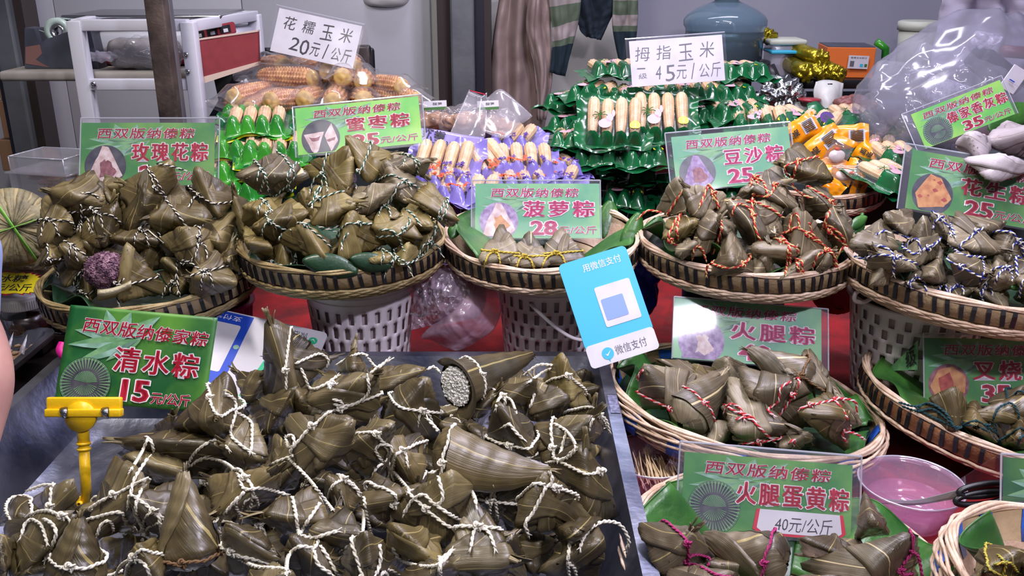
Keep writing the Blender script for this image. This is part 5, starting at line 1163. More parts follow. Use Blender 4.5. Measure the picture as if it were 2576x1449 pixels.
bar([PD(2205, 1254, 1.10), PD(2300, 1262, 1.075), PD(2410, 1240, 1.04)], .0035, .0008, M('blade_grey', (168, 166, 176), .35, .5), 'blade', g); bar([PD(2215, 1266, 1.102), PD(2300, 1267, 1.078), PD(2410, 1246, 1.042)], .0035, .0008, MATS['blade_grey'], 'blade', g)
for cx, cy, rx, ry in ((2478, 1232, 66, 15), (2470, 1253, 66, 15)): MB().tube([PD(cx+rx*math.cos(a), cy+ry*math.sin(a)-8*math.cos(a), 1.03) for a in (2*PI*i/32 for i in range(32))], .0036, 8, closed=True).build('handle', MATS['black_plastic'], g)
# ------------------------------------------------------------------ left edge: leaf bundle, clamshell, jars, nut tray, arm
clear('clam', gloss=.10, rough=.06, haze=.07); dL = 1.52
g = thing('leaf_bundle', 'round bundle of dried leaves tied crosswise with green raffia, far left', 'leaf bundle', PD(35, 575, dL)); M('dried_leaf', (146, 136, 104), .6, c2=(92, 86, 68), nscale=30, bump=.4, bscale=150); M('dried_leaf2', (176, 160, 120), .6, c2=(120, 106, 78), nscale=30); M('raffia', (122, 190, 76), .4)
c = PD(33, 572, dL); vw = (CAM-c).normalized(); xx = Vector((1, 0, 0)); yy = vw.cross(xx).normalized(); xx = yy.cross(vw).normalized(); R0 = .062; rnd = random.Random(2)
bag('bundle_core', g, c-vw*.018, (R0*.97, .03, R0*.97), MATS['dried_leaf'], 1, 20, .003, None, 4)
for k in range(52):
    a = 2*PI*k/52+rnd.uniform(-.03, .03); V = []
    for i in range(8):
        s_ = i/7; r = R0*(.05+1.0*s_); hgt = .022*(1-s_**2.5)+.003+rnd.uniform(-.0006, .0006)
        for j in (-1, 0, 1): ww = (.0006+.0062*s_)*j; V.append(c+(xx*math.cos(a)+yy*math.sin(a))*r+(yy*math.cos(a)-xx*math.sin(a))*ww+vw*(hgt-.0015*abs(j)+(k % 3)*.0007))
    solid(mesh('dried_leaf', V, gridf(8, 3), MATS['dried_leaf' if rnd.random() < .6 else 'dried_leaf2'], g), .0005)
for a in (.35, 2.1): MB().tube([c+(xx*math.cos(a)+yy*math.sin(a))*(R0*1.06*t)+vw*(.027*(1-abs(t)**2.5)+.004) for t in [-1+i/8 for i in range(17)]], .0032, 6, flat=.3).build('raffia_tie', MATS['raffia'], g)
g = thing('leaf_bundle', 'lower dried leaf bundle in shade under the tied round bundle', 'leaf bundle', PD(60, 680, 1.5)); bag('bundle_body', g, PD(50, 672, 1.63), (.07, .04, .03), MATS['dried_leaf'], 3, 30, .008, None, 4)
for k in range(20):
    V = []; x0 = rnd.uniform(-10, 90); a = rnd.uniform(-.5, .5)
    for i in range(6):
        for j in (-1, 0, 1): V.append(PD(x0+i*14+j*4*math.sin(a), 655+rnd.uniform(-1, 1)+i*8*a+j*6+k, 1.59+.004*abs(j)))
    solid(mesh('dried_leaf', V, gridf(6, 3), MATS['dried_leaf' if k % 2 else 'dried_leaf2'], g), .0005)
# clamshell
g = thing('clamshell_box', 'clear plastic clamshell box of brown slices behind the leaf bundle', 'box', PD(130, 470, 1.64)); d = 1.64
def quadbox(name, par, pts_top, pts_bot, mat, t=.0008):
    V = pts_top+pts_bot; o = mesh(name, V, [(0, 1, 2, 3), (7, 6, 5, 4), (0, 4, 5, 1), (1, 5, 6, 2), (2, 6, 7, 3), (3, 7, 4, 0)], mat, par, False); solid(o, t); return o
def cuboid(c, X, Y, Zv): c, X, Y, Zv = map(Vector, (c, X, Y, Zv)); return [c+X*a+Y*b+Zv for a, b in ((-1, -1), (1, -1), (1, 1), (-1, 1))], [c+X*a+Y*b-Zv for a, b in ((-1, -1), (1, -1), (1, 1), (-1, 1))]
c = PD(142, 440, 1.62); rz = Matrix.Rotation(-.25, 3, 'Z'); Xc, Yc = rz @ Vector((.058, 0, 0)), rz @ Vector((0, .045, 0))
t_, b_ = cuboid(c+Vector((0, 0, -.012)), Xc, Yc, (0, 0, .022)); quadbox('box_base', g, t_, b_, MATS['clam']); t_, b_ = cuboid(c+Vector((0, 0, .026)), Xc*.95, Yc*.95, (0, 0, .013)); quadbox('box_lid', g, t_, b_, MATS['clam'])
MB().box(c+Vector((0, 0, .0115)), (.126, .1, .003), rz.to_3x3(), bev=.001).build('box_flange', MATS['clam'], g)
for a, b in ((t_[0], t_[1]), (t_[1], t_[2]), (t_[2], t_[3]), (t_[3], t_[0]), (t_[0], b_[0]), (t_[1], b_[1])): MB().tube([a, b], .0009, 5).build('box_edge', MATS['acrylic_edge'], g)
M('brown_slices', (150, 96, 76), .5, c2=(96, 56, 48), nscale=40, bump=.5, bscale=120)
for k in range(16): o = bag('dried_slice', None, c+rz@Vector((rnd.uniform(-.04, .045), rnd.uniform(-.03, .03), -.026+.002*k)), (.014, .012, .005), MATS['brown_slices'], k, 60, .002, None, 2); tag(o, 'brown dried slice inside the clear clamshell box', 'dried fruit', 'dried slices in the clamshell')
# jars
def jar(label, px, py, d, r, h, lidm, name='lidded_jar'):
    c = PD(px, py, d); g = thing(name, label, 'jar', c-Vector((0, 0, h)))
    MB().lathe([(.001, -h), (r*.93, -h), (r*.97, -h+.008), (r*.97, -.022), (r*.9, -.012), (r*.86, -.008), (r*.86, 0)], c, 40).build('jar_body', MATS['jar_glass'], g)
    MB().lathe([(.001, -h+.002), (r*.9, -h+.002), (r*.93, -h+.01), (r*.93, -.022), (.001, -.02)], c, 36).build('dark_syrup', MATS['syrup'], g)
    MB().lathe([(r*.97, -.006), (r*.98, .014), (r*.94, .0175), (r*.8, .018), (.001, .0165)], c, 44).build('lid', MATS[lidm], g)
    mb = MB()
    for k in range(70): a = 2*PI*k/70; mb.box(c+Vector((r*.982*math.cos(a), r*.982*math.sin(a), .003)), (.0012, .0012, .014))
    mb.build('lid_ridges', MATS[lidm], g, False)
clear('jar_glass', (235, 235, 240), gloss=.08, rough=.05); M('syrup', (26, 18, 20), .25, c2=(48, 30, 28), nscale=60); M('lid_grey', (164, 164, 170), .5)
jar('dark syrup jar with big white screw lid at the left edge', 57, 757, 1.60, .0417, .058, 'lid_grey')
jar('second dark jar partly behind the white-lidded jar', 158, 748, 1.64, .029, .06, 'lid_grey')
for x_, y_, d_, h_, lb_ in ((57, 757, 1.60, .058, 'dark block under the white-lidded jar'), (158, 748, 1.64, .06, 'dark block under the second jar')):
    c = PD(x_, y_, d_); zt_ = c.z-h_; tag(MB().box((c.x, c.y, (zt_+.746)/2), (.065, .05, zt_-.748), bev=.004).build('wooden_block', MATS['dark_wood'], None, False), lb_, 'block')
# grain tray, bottom left
g = thing('nut_tray', 'dark rimmed metal tray of brown nuts at left edge', 'tray', PD(40, 930, 1.28)); 
a0, a1 = PZ(-140, 838, .795), PZ(128, 838, .795); yb = a1.y
tray(g, a0.x, a1.x, yb-.20, yb, .763, .80, .012, MATS['steel_old'], lip=.012); rnd = random.Random(8)
M('nut', (176, 146, 116), .5, c2=(130, 100, 80), nscale=60); V = []
for k in range(170):
    s_ = rnd.uniform(.0045, .0062); cc = Vector((rnd.uniform(a0.x+.04, a1.x-.02), rnd.uniform(yb-.17, yb-.02), .772+rnd.uniform(0, .014)))
    v, f = grain(cc, s_, rnd)
    if k == 0: pass
    o = MB().add([Vector(q) for q in v], f).build('nut', MATS['nut']); tag(o, 'small brown nut lying in the left edge tray', 'nut', 'nuts in the left tray')
V, f = [], []
mb = MB().box(((a0.x+a1.x)/2, yb-.1, .769), (a1.x-a0.x-.05, .15, .010), bev=.004); mb.build('nut_bed', MATS['nut'], g)
for px, py in ((20, 880), (55, 885)): MB().add([PD(px-8, py, 1.25), PD(px+14, py-45, 1.26), PD(px+6, py+8, 1.25), PD(px, py, 1.255)], [(0, 1, 2), (0, 3, 1), (1, 3, 2), (0, 2, 3)]).build('plastic_corner', MATS['film_milky'], g)
# forearm of a person at the left edge
g = thing('person', 'bare forearm of a shopper reaching down at the left edge', 'person', PD(-30, 980, .8)); M('skin', (196, 150, 140), .5, c2=(176, 128, 120), nscale=20, sub=.15)
me = MB(); P = catmull([PD(-74, 780, .80), PD(-46, 860, .80), PD(-30, 960, .79), PD(-46, 1060, .78), PD(-60, 1150, .77)], 8); n = len(P); me.tube(P, [.017+.005*math.sin(PI*i/(n-1))-.003*i/(n-1) for i in range(n)], 20); me.build('forearm', MATS['skin'], g)
M('sleeve_blue', (150, 164, 210), .8); MB().tube(catmull([PD(-60, 560, .80), PD(-36, 620, .80), PD(-44, 690, .8), PD(-56, 790, .80)], 8), [.010+.0003*i for i in range(25)], 18).build('sleeve', MATS['sleeve_blue'], g)
# ------------------------------------------------------------------ left rack, scale, shelf, tape
M('white_metal', (206, 206, 218), .4, bump=.1, bscale=60); M('shelf_board', (176, 172, 168), .7, c2=(146, 138, 130), nscale=10); M('rust', (92, 78, 72), .6, .3, c2=(52, 42, 42), nscale=22, bump=.4, bscale=90); M('red_board', (140, 50, 58), .6, c2=(128, 44, 52), nscale=40); M('pale_wood', (206, 184, 170), .6); M('tape_grey', (74, 78, 92), .45, c2=(60, 62, 74), nscale=20); M('chrome', (220, 220, 226), .18, 1); M('scale_body', (206, 208, 220), .4); M('scale_red', (140, 32, 50), .45); M('screen', (30, 28, 36), .25)
def b2(a, b): return (Vector(a)+Vector(b))/2
g = thing('metal_rack', 'white painted metal rack frame with bolts holding the scale, upper left', 'rack', PY(200, 280, 2.05))
y0, y1 = 2.05, 2.42
def post(x, yt, yb, y, w_=.030, nm='upright'):
    a, b = PY(x, yt, y), PY(x, yb, y); a = Vector((a.x, y, a.z)); MB().box((a.x, y, (a.z+.76)/2), (w_, w_, a.z-.76), bev=.002).build(nm, MATS['white_metal'], g); return a
A = post(190, 52, 300, y0); B = post(474, 55, 300, y0); C_ = post(640, 36, 300, y1)
def rail(a, b, z, y, h=.024, nm='rail'): c = (Vector(a)+Vector(b))/2; d_ = Vector(b)-Vector(a); L = math.hypot(d_.x, d_.y); MB().box((c.x, c.y, z), (L, .022, h), Matrix.Rotation(math.atan2(d_.y, d_.x), 3, 'Z'), bev=.002).build(nm, MATS['white_metal'], g)
rail(A, B, PY(300, 63, y0).z, y0); rail(A, B, PY(300, 212, y0).z, y0); rail((B.x, y0, 0), (C_.x, y1, 0), PY(474, 66, y0).z, 0); D_ = PY(380, 42, y1); rail((D_.x, y1, 0), C_, PY(600, 40, y1).z, y1); rail((A.x, y0, 0), (PY(300, 42, y1).x, y1, 0), PY(190, 63, y0).z, 0)
for x, y in ((235, 212), (468, 138), (472, 181)):
    c = PY(x, y, y0-.016); MB().lathe([(0, -.001), (.0062, -.001), (.0062, .002), (.003, .004), (0, .002)], c, 16, mat=Matrix.Rotation(PI/2, 3, 'X')).build('bolt', MATS['chrome'], g)
g = thing('shelf_board', 'worn off-white wooden shelf board through the metal rack', 'shelf', PY(240, 190, 2.1)); a = PY(18, 187, 2.14); b = PY(478, 187, 2.14); MB().box(((a.x+b.x)/2, 2.23, a.z), (b.x-a.x, .26, .022), bev=.007).build('board', MATS['shelf_board'], g); zsh = a.z+.011
g = thing('steel_post', 'rusty brown square steel post standing in front of the scale', 'post', PY(405, 290, 1.88)); a = PY(392, 0, 1.88); MB().box((a.x, 1.88, 1.13), (.038, .030, .75), bev=.003).build('post_tube', MATS['rust'], g)
a = PY(432, 150, 1.90); MB().box((a.x+.003, 1.905, 1.13), (.016, .02, .75), bev=.002).build('side_strip', M('dark_grey', (88, 86, 92), .4), g)
# tape dispenser
g = thing('tape_dispenser', 'grey tape dispenser with a clear roll on the white shelf', 'tape dispenser', PY(150, 178, 2.16)); yd = 2.15
prof = [(62, 172), (62, 70), (86, 72), (98, 108), (118, 98), (175, 78), (225, 68), (250, 172)]; F_ = [PY(x, y, yd) for x, y in prof]; Bk = [v+Vector((0, .045, 0)) for v in F_]; n = len(prof); mesh('dispenser_body', F_+Bk, [tuple(range(n)), tuple(range(n, 2*n))[::-1]]+[(i, (i+1) % n, n+(i+1) % n, n+i) for i in range(n)], MATS['tape_grey'], g, False)
MB().lathe([(.016, -.012), (.030, -.012), (.030, .012), (.016, .012), (.016, -.012)], PY(150, 78, yd+.022), 32, mat=Matrix.Rotation(PI/2, 3, 'X')).build('tape_roll', M('tape_clear', (176, 196, 190), .25), g); MB().lathe([(.010, -.013), (.016, -.013), (.016, .013), (.010, .013), (.01, -.013)], PY(150, 78, yd+.022), 24, mat=Matrix.Rotation(PI/2, 3, 'X')).build('roll_core', MATS['chrome'], g)
MB().tube([PY(92, 74, yd+.02), PY(122, 84, yd+.02)], .001, 4).build('tape_end', MATS['tape_clear'], g)
mb = MB(); q = [(64, 118), (100, 112), (106, 135), (90, 150), (125, 170), (64, 160)]; mesh('worn_patch', [PY(x, y, yd-.001) for x, y in q]+[PY(x, y, yd+.0005) for x, y in q], [(0, 1, 2, 3, 4, 5), (11, 10, 9, 8, 7, 6)]+[(i, (i+1) % 6, 6+(i+1) % 6, 6+i) for i in range(6)], M('brown_patch', (128, 92, 88), .5), g, False)
# scale
g = thing('weighing_scale', 'white electronic weighing scale with steel platform and red key panel', 'scale', PY(370, 178, 2.25)); ys = 2.26
a, b = PY(222, 70, ys), PY(560, 60, ys); zt = PY(400, 62, ys).z; cx = PY(395, 60, ys).x
sc = [(cx-.165, ys-.06), (cx+.185, ys-.06), (cx+.185, ys+.2), (cx-.165, ys+.2)]
MB().box((cx+.01, ys+.07, zt-.035), (.35, .27, .05), bev=.012).build('scale_housing', MATS['scale_body'], g)
MB().box((cx+.01, ys+.07, zt-.074), (.34, .26, .026), bev=.008).build('scale_base', MATS['scale_red'], g)
rzp = Matrix.Rotation(.05, 3, 'Z'); MB().box((cx-.01, ys+.04, zt+.022), (.36, .25, .010), rzp, bev=.004).build('steel_platform', MATS['chrome'], g); MB().box((cx-.01, ys+.05, zt+.009), (.06, .05, .02)).build('platform_stem', MATS['black_plastic'], g)
kp = Card(PY(478, 76, ys-.068), PY(588, 54, ys-.064), PY(482, 104, ys-.074)); kp.slab('key_panel', g, MATS['scale_red'], 0, 0, 1, 1, -.004, .001, r=.04)
for i in range(3): kp.slab('display', g, MATS['screen'], .06+.3*i, .2, .30+.3*i, .9, .0012, .002); kp.slab('keypad', g, MATS['paper_white'], .14+.3*i, .5, .24+.3*i, .82, .0022, .003)
for x in (cx-.14, cx+.16): MB().lathe([(0, -.02), (.014, -.02), (.014, 0), (0, 0)], (x, ys-.03, zt-.085), 16).build('scale_foot', MATS['black_plastic'], g)
g = thing('wrapped_roll', 'roll of clear bags knotted in plastic on the rack shelf', 'bag', PY(350, 176, 2.16)); M('grey_roll', (150, 146, 146), .6, c2=(120, 116, 116), nscale=30)
c = PY(365, 134, 2.14); MB().lathe([(0, -.075), (.028, -.075), (.034, -.06), (.034, .06), (.028, .075), (0, .075)], c, 28, mat=Matrix.Rotation(PI/2, 3, 'Y')).build('bag_roll', MATS['grey_roll'], g)
bag('bag_film', g, c, (.092, .042, .038), MATS['film'], 7, 30, .010, None, 5); bag('bag_knot', g, PY(262, 142, 2.11), (.036, .012, .012), MATS['film_milky'], 3, 60, .007, None, 4)
g = thing('red_board', 'dark red board with pale wooden edge leaning behind the rack', 'board', PY(560, 150, 2.2)); q = [(484, 104), (648, 80), (650, 155), (494, 198)]; V = [PY(x, y, 2.06+.0004*(x-484)) for x, y in q]; V += [v+Vector((0, .016, 0)) for v in V]; BX = [(0, 1, 2, 3), (7, 6, 5, 4), (0, 4, 5, 1), (1, 5, 6, 2), (2, 6, 7, 3), (3, 7, 4, 0)]; mesh('board_face', V, BX, MATS['red_board'], g, False)
for q in ([(494, 198), (650, 155), (650, 164), (494, 216)], [(484, 104), (648, 80), (648, 76), (484, 100)]): V = [PY(x, y, 2.058+.0004*(x-484)) for x, y in q]; V += [v+Vector((0, .02, 0)) for v in V]; mesh('wooden_edge', V, BX, MATS['pale_wood'], g, False)
# hanging plastic bag at top, cartons at far left
g = thing('hanging_bag', 'white plastic bag hanging against the wall at top', 'bag', PY(975, 18, 3.0)); sheetpx('bag_film', g, [[(870, -80, 4.0*.78), (930, -80, 3.02), (1010, -80, 3.02), (1070, -80, 3.1)], [(872, -20, 3.1), (930, -25, 2.98), (1010, -25, 2.98), (1068, -25, 3.08)], [(885, 0, 3.1), (930, 10, 2.99), (1010, 10, 2.99), (1050, -2, 3.08)], [(905, 8, 3.12), (940, 19, 3.06), (1000, 19, 3.06), (1030, 8, 3.1)]], clear('bag_white', gloss=.06, rough=.3, haze=.8, hazecol=(226, 224, 226)), 3, .012, 12)
M('carton', (150, 112, 84), .7); M('cloth_grey', (186, 184, 188), .8)
for i, (y0_, y1_) in enumerate(((205, 250), (253, 348), (352, 430))): a, b = PY(4, y0_, 2.9), PY(36, y1_, 2.9); tag(MB().box(((a.x+b.x)/2, 3.0, (a.z+b.z)/2), (b.x-a.x+.03, .2, abs(a.z-b.z)), bev=.003).build('carton', MATS['carton'], None, False), ['small top', 'middle', 'bottom'][i]+' brown carton stacked behind the left wall post', 'carton', 'cartons behind the post')
def garment(name, label, L, R, y, amp, folds, mat, th=.006, seed=0, cat='garment', n=60):
    """hanging cloth between a left and a right edge given down the photo, folded in depth"""
    L_ = catmull([PY(a, b, y) for a, b in px2(L)], 8); R_ = catmull([PY(a, b, y) for a, b in px2(R)], 8); k = min(len(L_), len(R_)); V = []; U = []
    for i in range(k):
        for j in range(n):
            u = j/(n-1); p = L_[i].lerp(R_[i], u); s_ = i/k; f = math.sin(folds*2*PI*u+1.5*math.sin(s_*3+seed)+noise.noise(Vector((u*3, s_*1.6, seed)))*1.8)
            p = p+Vector((0, -amp*(.5+.5*f)*math.sin(PI*min(1, max(0, u)))**.5-amp*.3*noise.noise(Vector((u*6, s_*9, seed+5))), 0)); V.append(p); U.append((u, s_))
    g = thing(name, label, cat, PY(*px2(L)[-1], y)); o = mesh('cloth', V, gridf(k, n), mat, g, uvs=U); solid(o, th); return g
M('raincoat', (166, 146, 142), .4, c2=(146, 126, 124), nscale=7, bump=.2, bscale=30, coat=.15)
garment('raincoat', 'grey-brown nylon raincoat hanging beside the steel wall post', '1262,-30 1240,120 1236,260 1236,420', '1378,-30 1385,100 1388,200 1350,420', 3.0, .04, 2.6, MATS['raincoat'], seed=1)
garment('raincoat_sleeve', 'crumpled sleeve of the grey-brown raincoat beside the striped sweater', '1335,-30 1325,70 1345,180 1352,300', '1385,-30 1384,90 1388,190 1372,300', 2.92, .03, 1.1, MATS['raincoat'], seed=3, cat='sleeve')
m, nt, b = newmat('stripes'); uv = N(nt, 'ShaderNodeUVMap'); sp_ = N(nt, 'ShaderNodeSeparateXYZ'); nt.links.new(uv.outputs[0], sp_.inputs[0]); r = ramp(nt, [(0, (150, 138, 138)), (.16, (92, 106, 88)), (.36, (160, 148, 148)), (.55, (92, 106, 88)), (.63, (24, 44, 56))]); r.color_ramp.interpolation = 'CONSTANT'; nt.links.new(sp_.outputs[1], r.inputs[0]); nt.links.new(r.outputs[0], b.inputs['Base Color']); b.inputs['Roughness'].default_value = .9
r.color_ramp.elements[0].color = (*lin((158, 148, 148)), 1)
M('navy_knit', (22, 36, 50), .9, bump=.3, bscale=200)
garment('sweater_sleeve', 'green and white striped sweater sleeve hanging left with dark cuff', '1378,-30 1388,60 1390,120 1385,182', '1462,-30 1456,40 1440,110 1422,192', 2.90, .018, 1.1, MATS['stripes'], seed=2, cat='sweater')
garment('sweater_sleeve', 'green and white striped sweater sleeve hanging right above the sign', '1545,-30 1542,30 1544,80 1560,160', '1602,-30 1603,30 1600,80 1590,160', 2.90, .018, 1.0, MATS['stripes'], seed=6, cat='sweater')
garment('sweater', 'dark navy knitted body of the striped sweater between its sleeves', '1440,-30 1450,40 1462,80 1478,92', '1548,-30 1546,20 1528,60 1510,100', 2.93, .022, 1.6, MATS['navy_knit'], seed=9, cat='sweater')
M('lav_cloth', (176, 170, 190), .7, c2=(158, 152, 174), nscale=5); garment('hanging_cloth', 'pale grey-lilac cloth hanging in the upper right corner', '2372,-30 2362,40 2350,110 2340,170', '2640,-30 2640,40 2640,110 2640,190', 2.75, .05, 3.0, MATS['lav_cloth'], seed=4, cat='cloth')
# cable and power strip
g = thing('power_strip', 'white power strip with black plug behind the hanging sweater', 'power strip', PY(1520, 150, 3.43)); a = Card(PY(1508, 85, 3.43), PY(1560, 95, 3.43), PY(1490, 165, 3.43)); a.slab('strip_body', g, MATS['paper_white'], 0, 0, 1, 1, -.02, .012, r=.12)
for v in (.2, .75): a.slab('socket', g, MATS['ink_blue'], .3, v-.08, .7, v+.08, .013, .015)
MB().box(PY(1522, 122, 3.38), (.05, .05, .035), bev=.01).build('black_plug', MATS['black_plastic'], g); MB().tube(catmull([PY(1535, 130, 3.38), PY(1560, 150, 3.38), PY(1570, 200, 3.38)], 6), .006, 6).build('plug_cord', MATS['black_plastic'], g)
g = thing('cable', 'grey cable looping down the wall behind the striped sweater', 'cable', PY(1400, 205, 3.44)); M('cable_grey', (132, 124, 136), .5); MB().tube(catmull([PY(1470, 60, 3.44), PY(1462, 110, 3.44), PY(1440, 170, 3.44), PY(1410, 200, 3.44), PY(1375, 208, 3.44)], 8), .006, 8).build('cord', MATS['cable_grey'], g); MB().tube(catmull([PY(1468, 80, 3.44), PY(1466, 150, 3.44), PY(1480, 165, 3.44), PY(1500, 150, 3.44)], 8), .006, 8).build('cord', MATS['cable_grey'], g)
# ------------------------------------------------------------------ black tote with waxy corn
g = thing('black_tote', 'black strap and dark side panel of the crate holding brown corn', 'crate', PY(600, 260, 2.3)); M('dark_olive', (74, 76, 70), .7, c2=(60, 62, 60), nscale=12)
q = [(534, 180), (650, 138), (652, 300), (560, 300)]; V = [PY(x, y, 2.36) for x, y in q]; V += [v+Vector((0, .012, 0)) for v in V]; mesh('side_panel', V, BX, MATS['dark_olive'], g, False)
q = [(526, 292), (612, 150), (668, 128), (600, 260), (580, 292)]; V = [PY(x, y, 2.28) for x, y in q]; V += [v+Vector((0, .008, 0)) for v in V]; mesh('black_strap', V, [(0, 1, 2, 3, 4), (9, 8, 7, 6, 5)]+[(i, (i+1) % 5, 5+(i+1) % 5, 5+i) for i in range(5)], MATS['navy'], g, False)
a = PY(905, 145, 2.4); MB().box((a.x, 2.42, a.z-.06), (.055, .02, .18), bev=.008).build('rear_handle', MATS['black_plastic'], g); a = PY(780, 200, 2.45); MB().box((a.x, 2.47, a.z-.05), (.34, .02, .26), bev=.008).build('back_panel', MATS['black_plastic'], g)
M('waxy_corn', (214, 160, 104), .35, c2=(176, 112, 72), nscale=60, lo=.4, hi=.6, coat=.4); M('cob_end', (214, 178, 104), .5, c2=(180, 140, 80), nscale=80); M('finger_corn', (226, 196, 160), .45, c2=(210, 172, 132), nscale=60, coat=.2)
def cobmesh(R, L, nk=14, nl=13, kb=.09):
    V = []; na, nb_ = nk*3, nl*3
    for i in range(nb_+1):
        s_ = i/nb_; z = (s_-.5)*L; env = (1-abs(2*s_-1)**5)**.5*(1.0-.28*s_)
        for j in range(na):
            a = 2*PI*j/na; bmp = 1+kb*(abs(math.sin(nk*a/2))**.6*abs(math.sin(PI*nl*s_+(.0)))**.6-.6); V.append((R*env*bmp*math.cos(a), z, R*env*bmp*math.sin(a)))
    Fc = []
    for i in range(nb_):
        for j in range(na): j2 = (j+1) % na; Fc.append((i*na+j, (i+1)*na+j, (i+1)*na+j2, i*na+j2))
    return V, Fc
def localmesh(name, V, Fc, mat, smooth=True):
    me = bpy.data.meshes.new(name); me.from_pydata([tuple(v) for v in V], [], Fc); me.materials.append(mat)
    if smooth: me.polygons.foreach_set('use_smooth', [True]*len(me.polygons))
    return me
V, Fc = cobmesh(.027, .15, 14, 20, .26); ME_COB = localmesh('waxy_cob', V, Fc, MATS['waxy_corn']); mb = MB().lathe([(0, -.0765), (.006, -.0765), (.009, -.0735), (.016, -.075), (.020, -.070), (.021, -.064)], n=20, mat=Matrix.Rotation(-PI/2, 3, 'X')); ME_END = localmesh('cob_end', [(x, -z if 0 else y, z) for x, y, z in mb.v], mb.f, MATS['cob_end'])
def sleeve(L, R, seed):
    V = []; na, nl = 28, 26
    for i in range(nl+1):
        s_ = i/nl; y = (s_-.5)*L*1.5; fl = max(0, abs(2*s_-1)-.62)/.38
        for j in range(na):
            a = 2*PI*j/na; r = R*(1.10+.22*max(0, noise.noise(Vector((math.cos(a)*2, math.sin(a)*2, s_*7+seed))))); V.append((r*math.cos(a)*(1+.35*fl), y, r*math.sin(a)*(1-.82*fl)+.006*fl*math.sin(a*3+seed)))
    return V, [(i*na+j, (i+1)*na+j, (i+1)*na+(j+1) % na, i*na+(j+1) % na) for i in range(nl) for j in range(na)]
ME_SL = [localmesh('clear_sleeve', *sleeve(.15, .027, k*3.3), MATS['film_thin']) for k in range(3)]
ccx = [(720, 195, 2.10, 1.25, 'lying sideways highest'), (640, 235, 2.06, -.45, 'at left end'), (672, 258, 2.03, -.35, ''), (735, 252, 2.02, -.5, 'gold end facing out'), (790, 245, 2.06, -.1, ''), (848, 240, 2.06, .05, ''), (905, 250, 2.08, .3, ''), (868, 195, 2.12, .1, 'end-on in middle'), (912, 198, 2.14, .15, 'end-on right of middle'), (825, 180, 2.16, .2, ''), (965, 215, 2.15, .8, 'right end, dim'), (690, 165, 2.2, .6, ''), (765, 165, 2.22, -.2, ''), (985, 245, 2.12, 1.1, ''), (600, 265, 2.1, .6, ''), (940, 235, 2.2, .5, ''), (880, 160, 2.26, .3, ''), (790, 205, 2.2, .2, ''), (700, 225, 2.2, .9, '')]
CW = ['lying sideways highest at left under the sign', 'leftmost with gold end facing out', 'second in the bottom row', 'third in the bottom row, gold end out', 'fourth in the bottom row', 'fifth in the bottom row', 'sixth in the bottom row', 'end-on in the middle of the upper row', 'end-on right of the middle in the upper row', 'peeking out between the two upper end-on cobs', 'at the right end in a loose bag', 'behind the sign at upper left', 'just under the sign centre', 'low at the far right end', 'shadowed at the far left by the black strap', 'second from right, turned away', 'tucked under the right corner of the sign', 'hidden behind the fourth bottom cob', 'lying across behind the sideways cob']
for i, (x, y, yy, yaw, lk) in enumerate(ccx):
    g = thing('waxy_corn_cob', 'corn', 'corn', group='bagged brown waxy corn cobs'); g['label'] = ''; c = PY(x, y, yy)
    g.matrix_world = Matrix.Translation(c) @ Matrix.Rotation(yaw, 4, 'Z') @ Matrix.Rotation(random.uniform(-.12, .18), 4, 'X')
    for nm, me in (('cob', ME_COB), ('cob_end', ME_END), ('clear_sleeve', ME_SL[i % 3])): o = bpy.data.objects.new(nm, me); COL.objects.link(o); o.parent = g
    g['label'] = 'bagged brown waxy corn cob '+CW[i]
# ------------------------------------------------------------------ vacuum packs of finger corn
V, Fc = cobmesh(.0155, .108, 11, 22, .17); ME_FC = localmesh('finger_cob', V, Fc, MATS['finger_corn'])
M('pack_green', (20, 104, 56), .22, c2=(14, 84, 48), nscale=14, coat=.5); M('pack_green_light', (66, 160, 44), .22, c2=(30, 120, 40), nscale=20, coat=.5); M('pack_purple', (142, 128, 204), .3, c2=(120, 110, 190), nscale=14, coat=.4); M('pack_yellow', (196, 196, 28), .25, coat=.4); M('sticker_yellow', (232, 214, 40), .4); M('print_pink', (216, 168, 182), .5); M('print_blue', (110, 140, 160), .5); M('print_flower', (200, 80, 40), .5); M('print_violet', (90, 60, 140), .5); M('print_green', (60, 110, 50), .5)
def wavy(w_, l_, seed, n=34, m_=26, amp=.006):
    V = []
    for i in range(n):
        for j in range(m_):
            u, v = i/(n-1)*2-1, j/(m_-1)*2-1; e = max(abs(u), abs(v))**4
            V.append((u*w_*(1+.03*math.sin(v*5+seed)), v*l_*(1+.03*math.sin(u*6+seed)), -.004+e*(amp*1.5*math.sin(u*8+seed)*math.cos(v*7+seed*2)+.002+amp*.7*math.sin(seed+u*3))))
    return V, gridf(n, m_)
def lip(nc, w_, seed, l0=-.050, drop=.0):
    V = []; n = nc*12+9; m_ = 16
    for i in range(n):
        x = (i/(n-1)*2-1)*w_*.97
        for j in range(m_):
            s_ = j/(m_-1); y = l0-(.078+l0)*s_; bx = abs(math.cos(PI*x/(.0315)+(PI/2 if nc % 2 == 0 else 0)))**.42 if abs(x) < nc*.0158 else 0; fo = 1 if y > -.047 else max(0, math.cos((-.047-y)/.022*PI/2)) if y > -.069 else 0
            V.append((x, y+.006*math.sin(x*40+seed)*s_**3, -.002+(.0345*bx*fo)+.0012*math.sin(i*1.9+j)*bx*fo+(.007*math.sin(x*55+seed)*s_**4)))
    return V, gridf(n, m_)
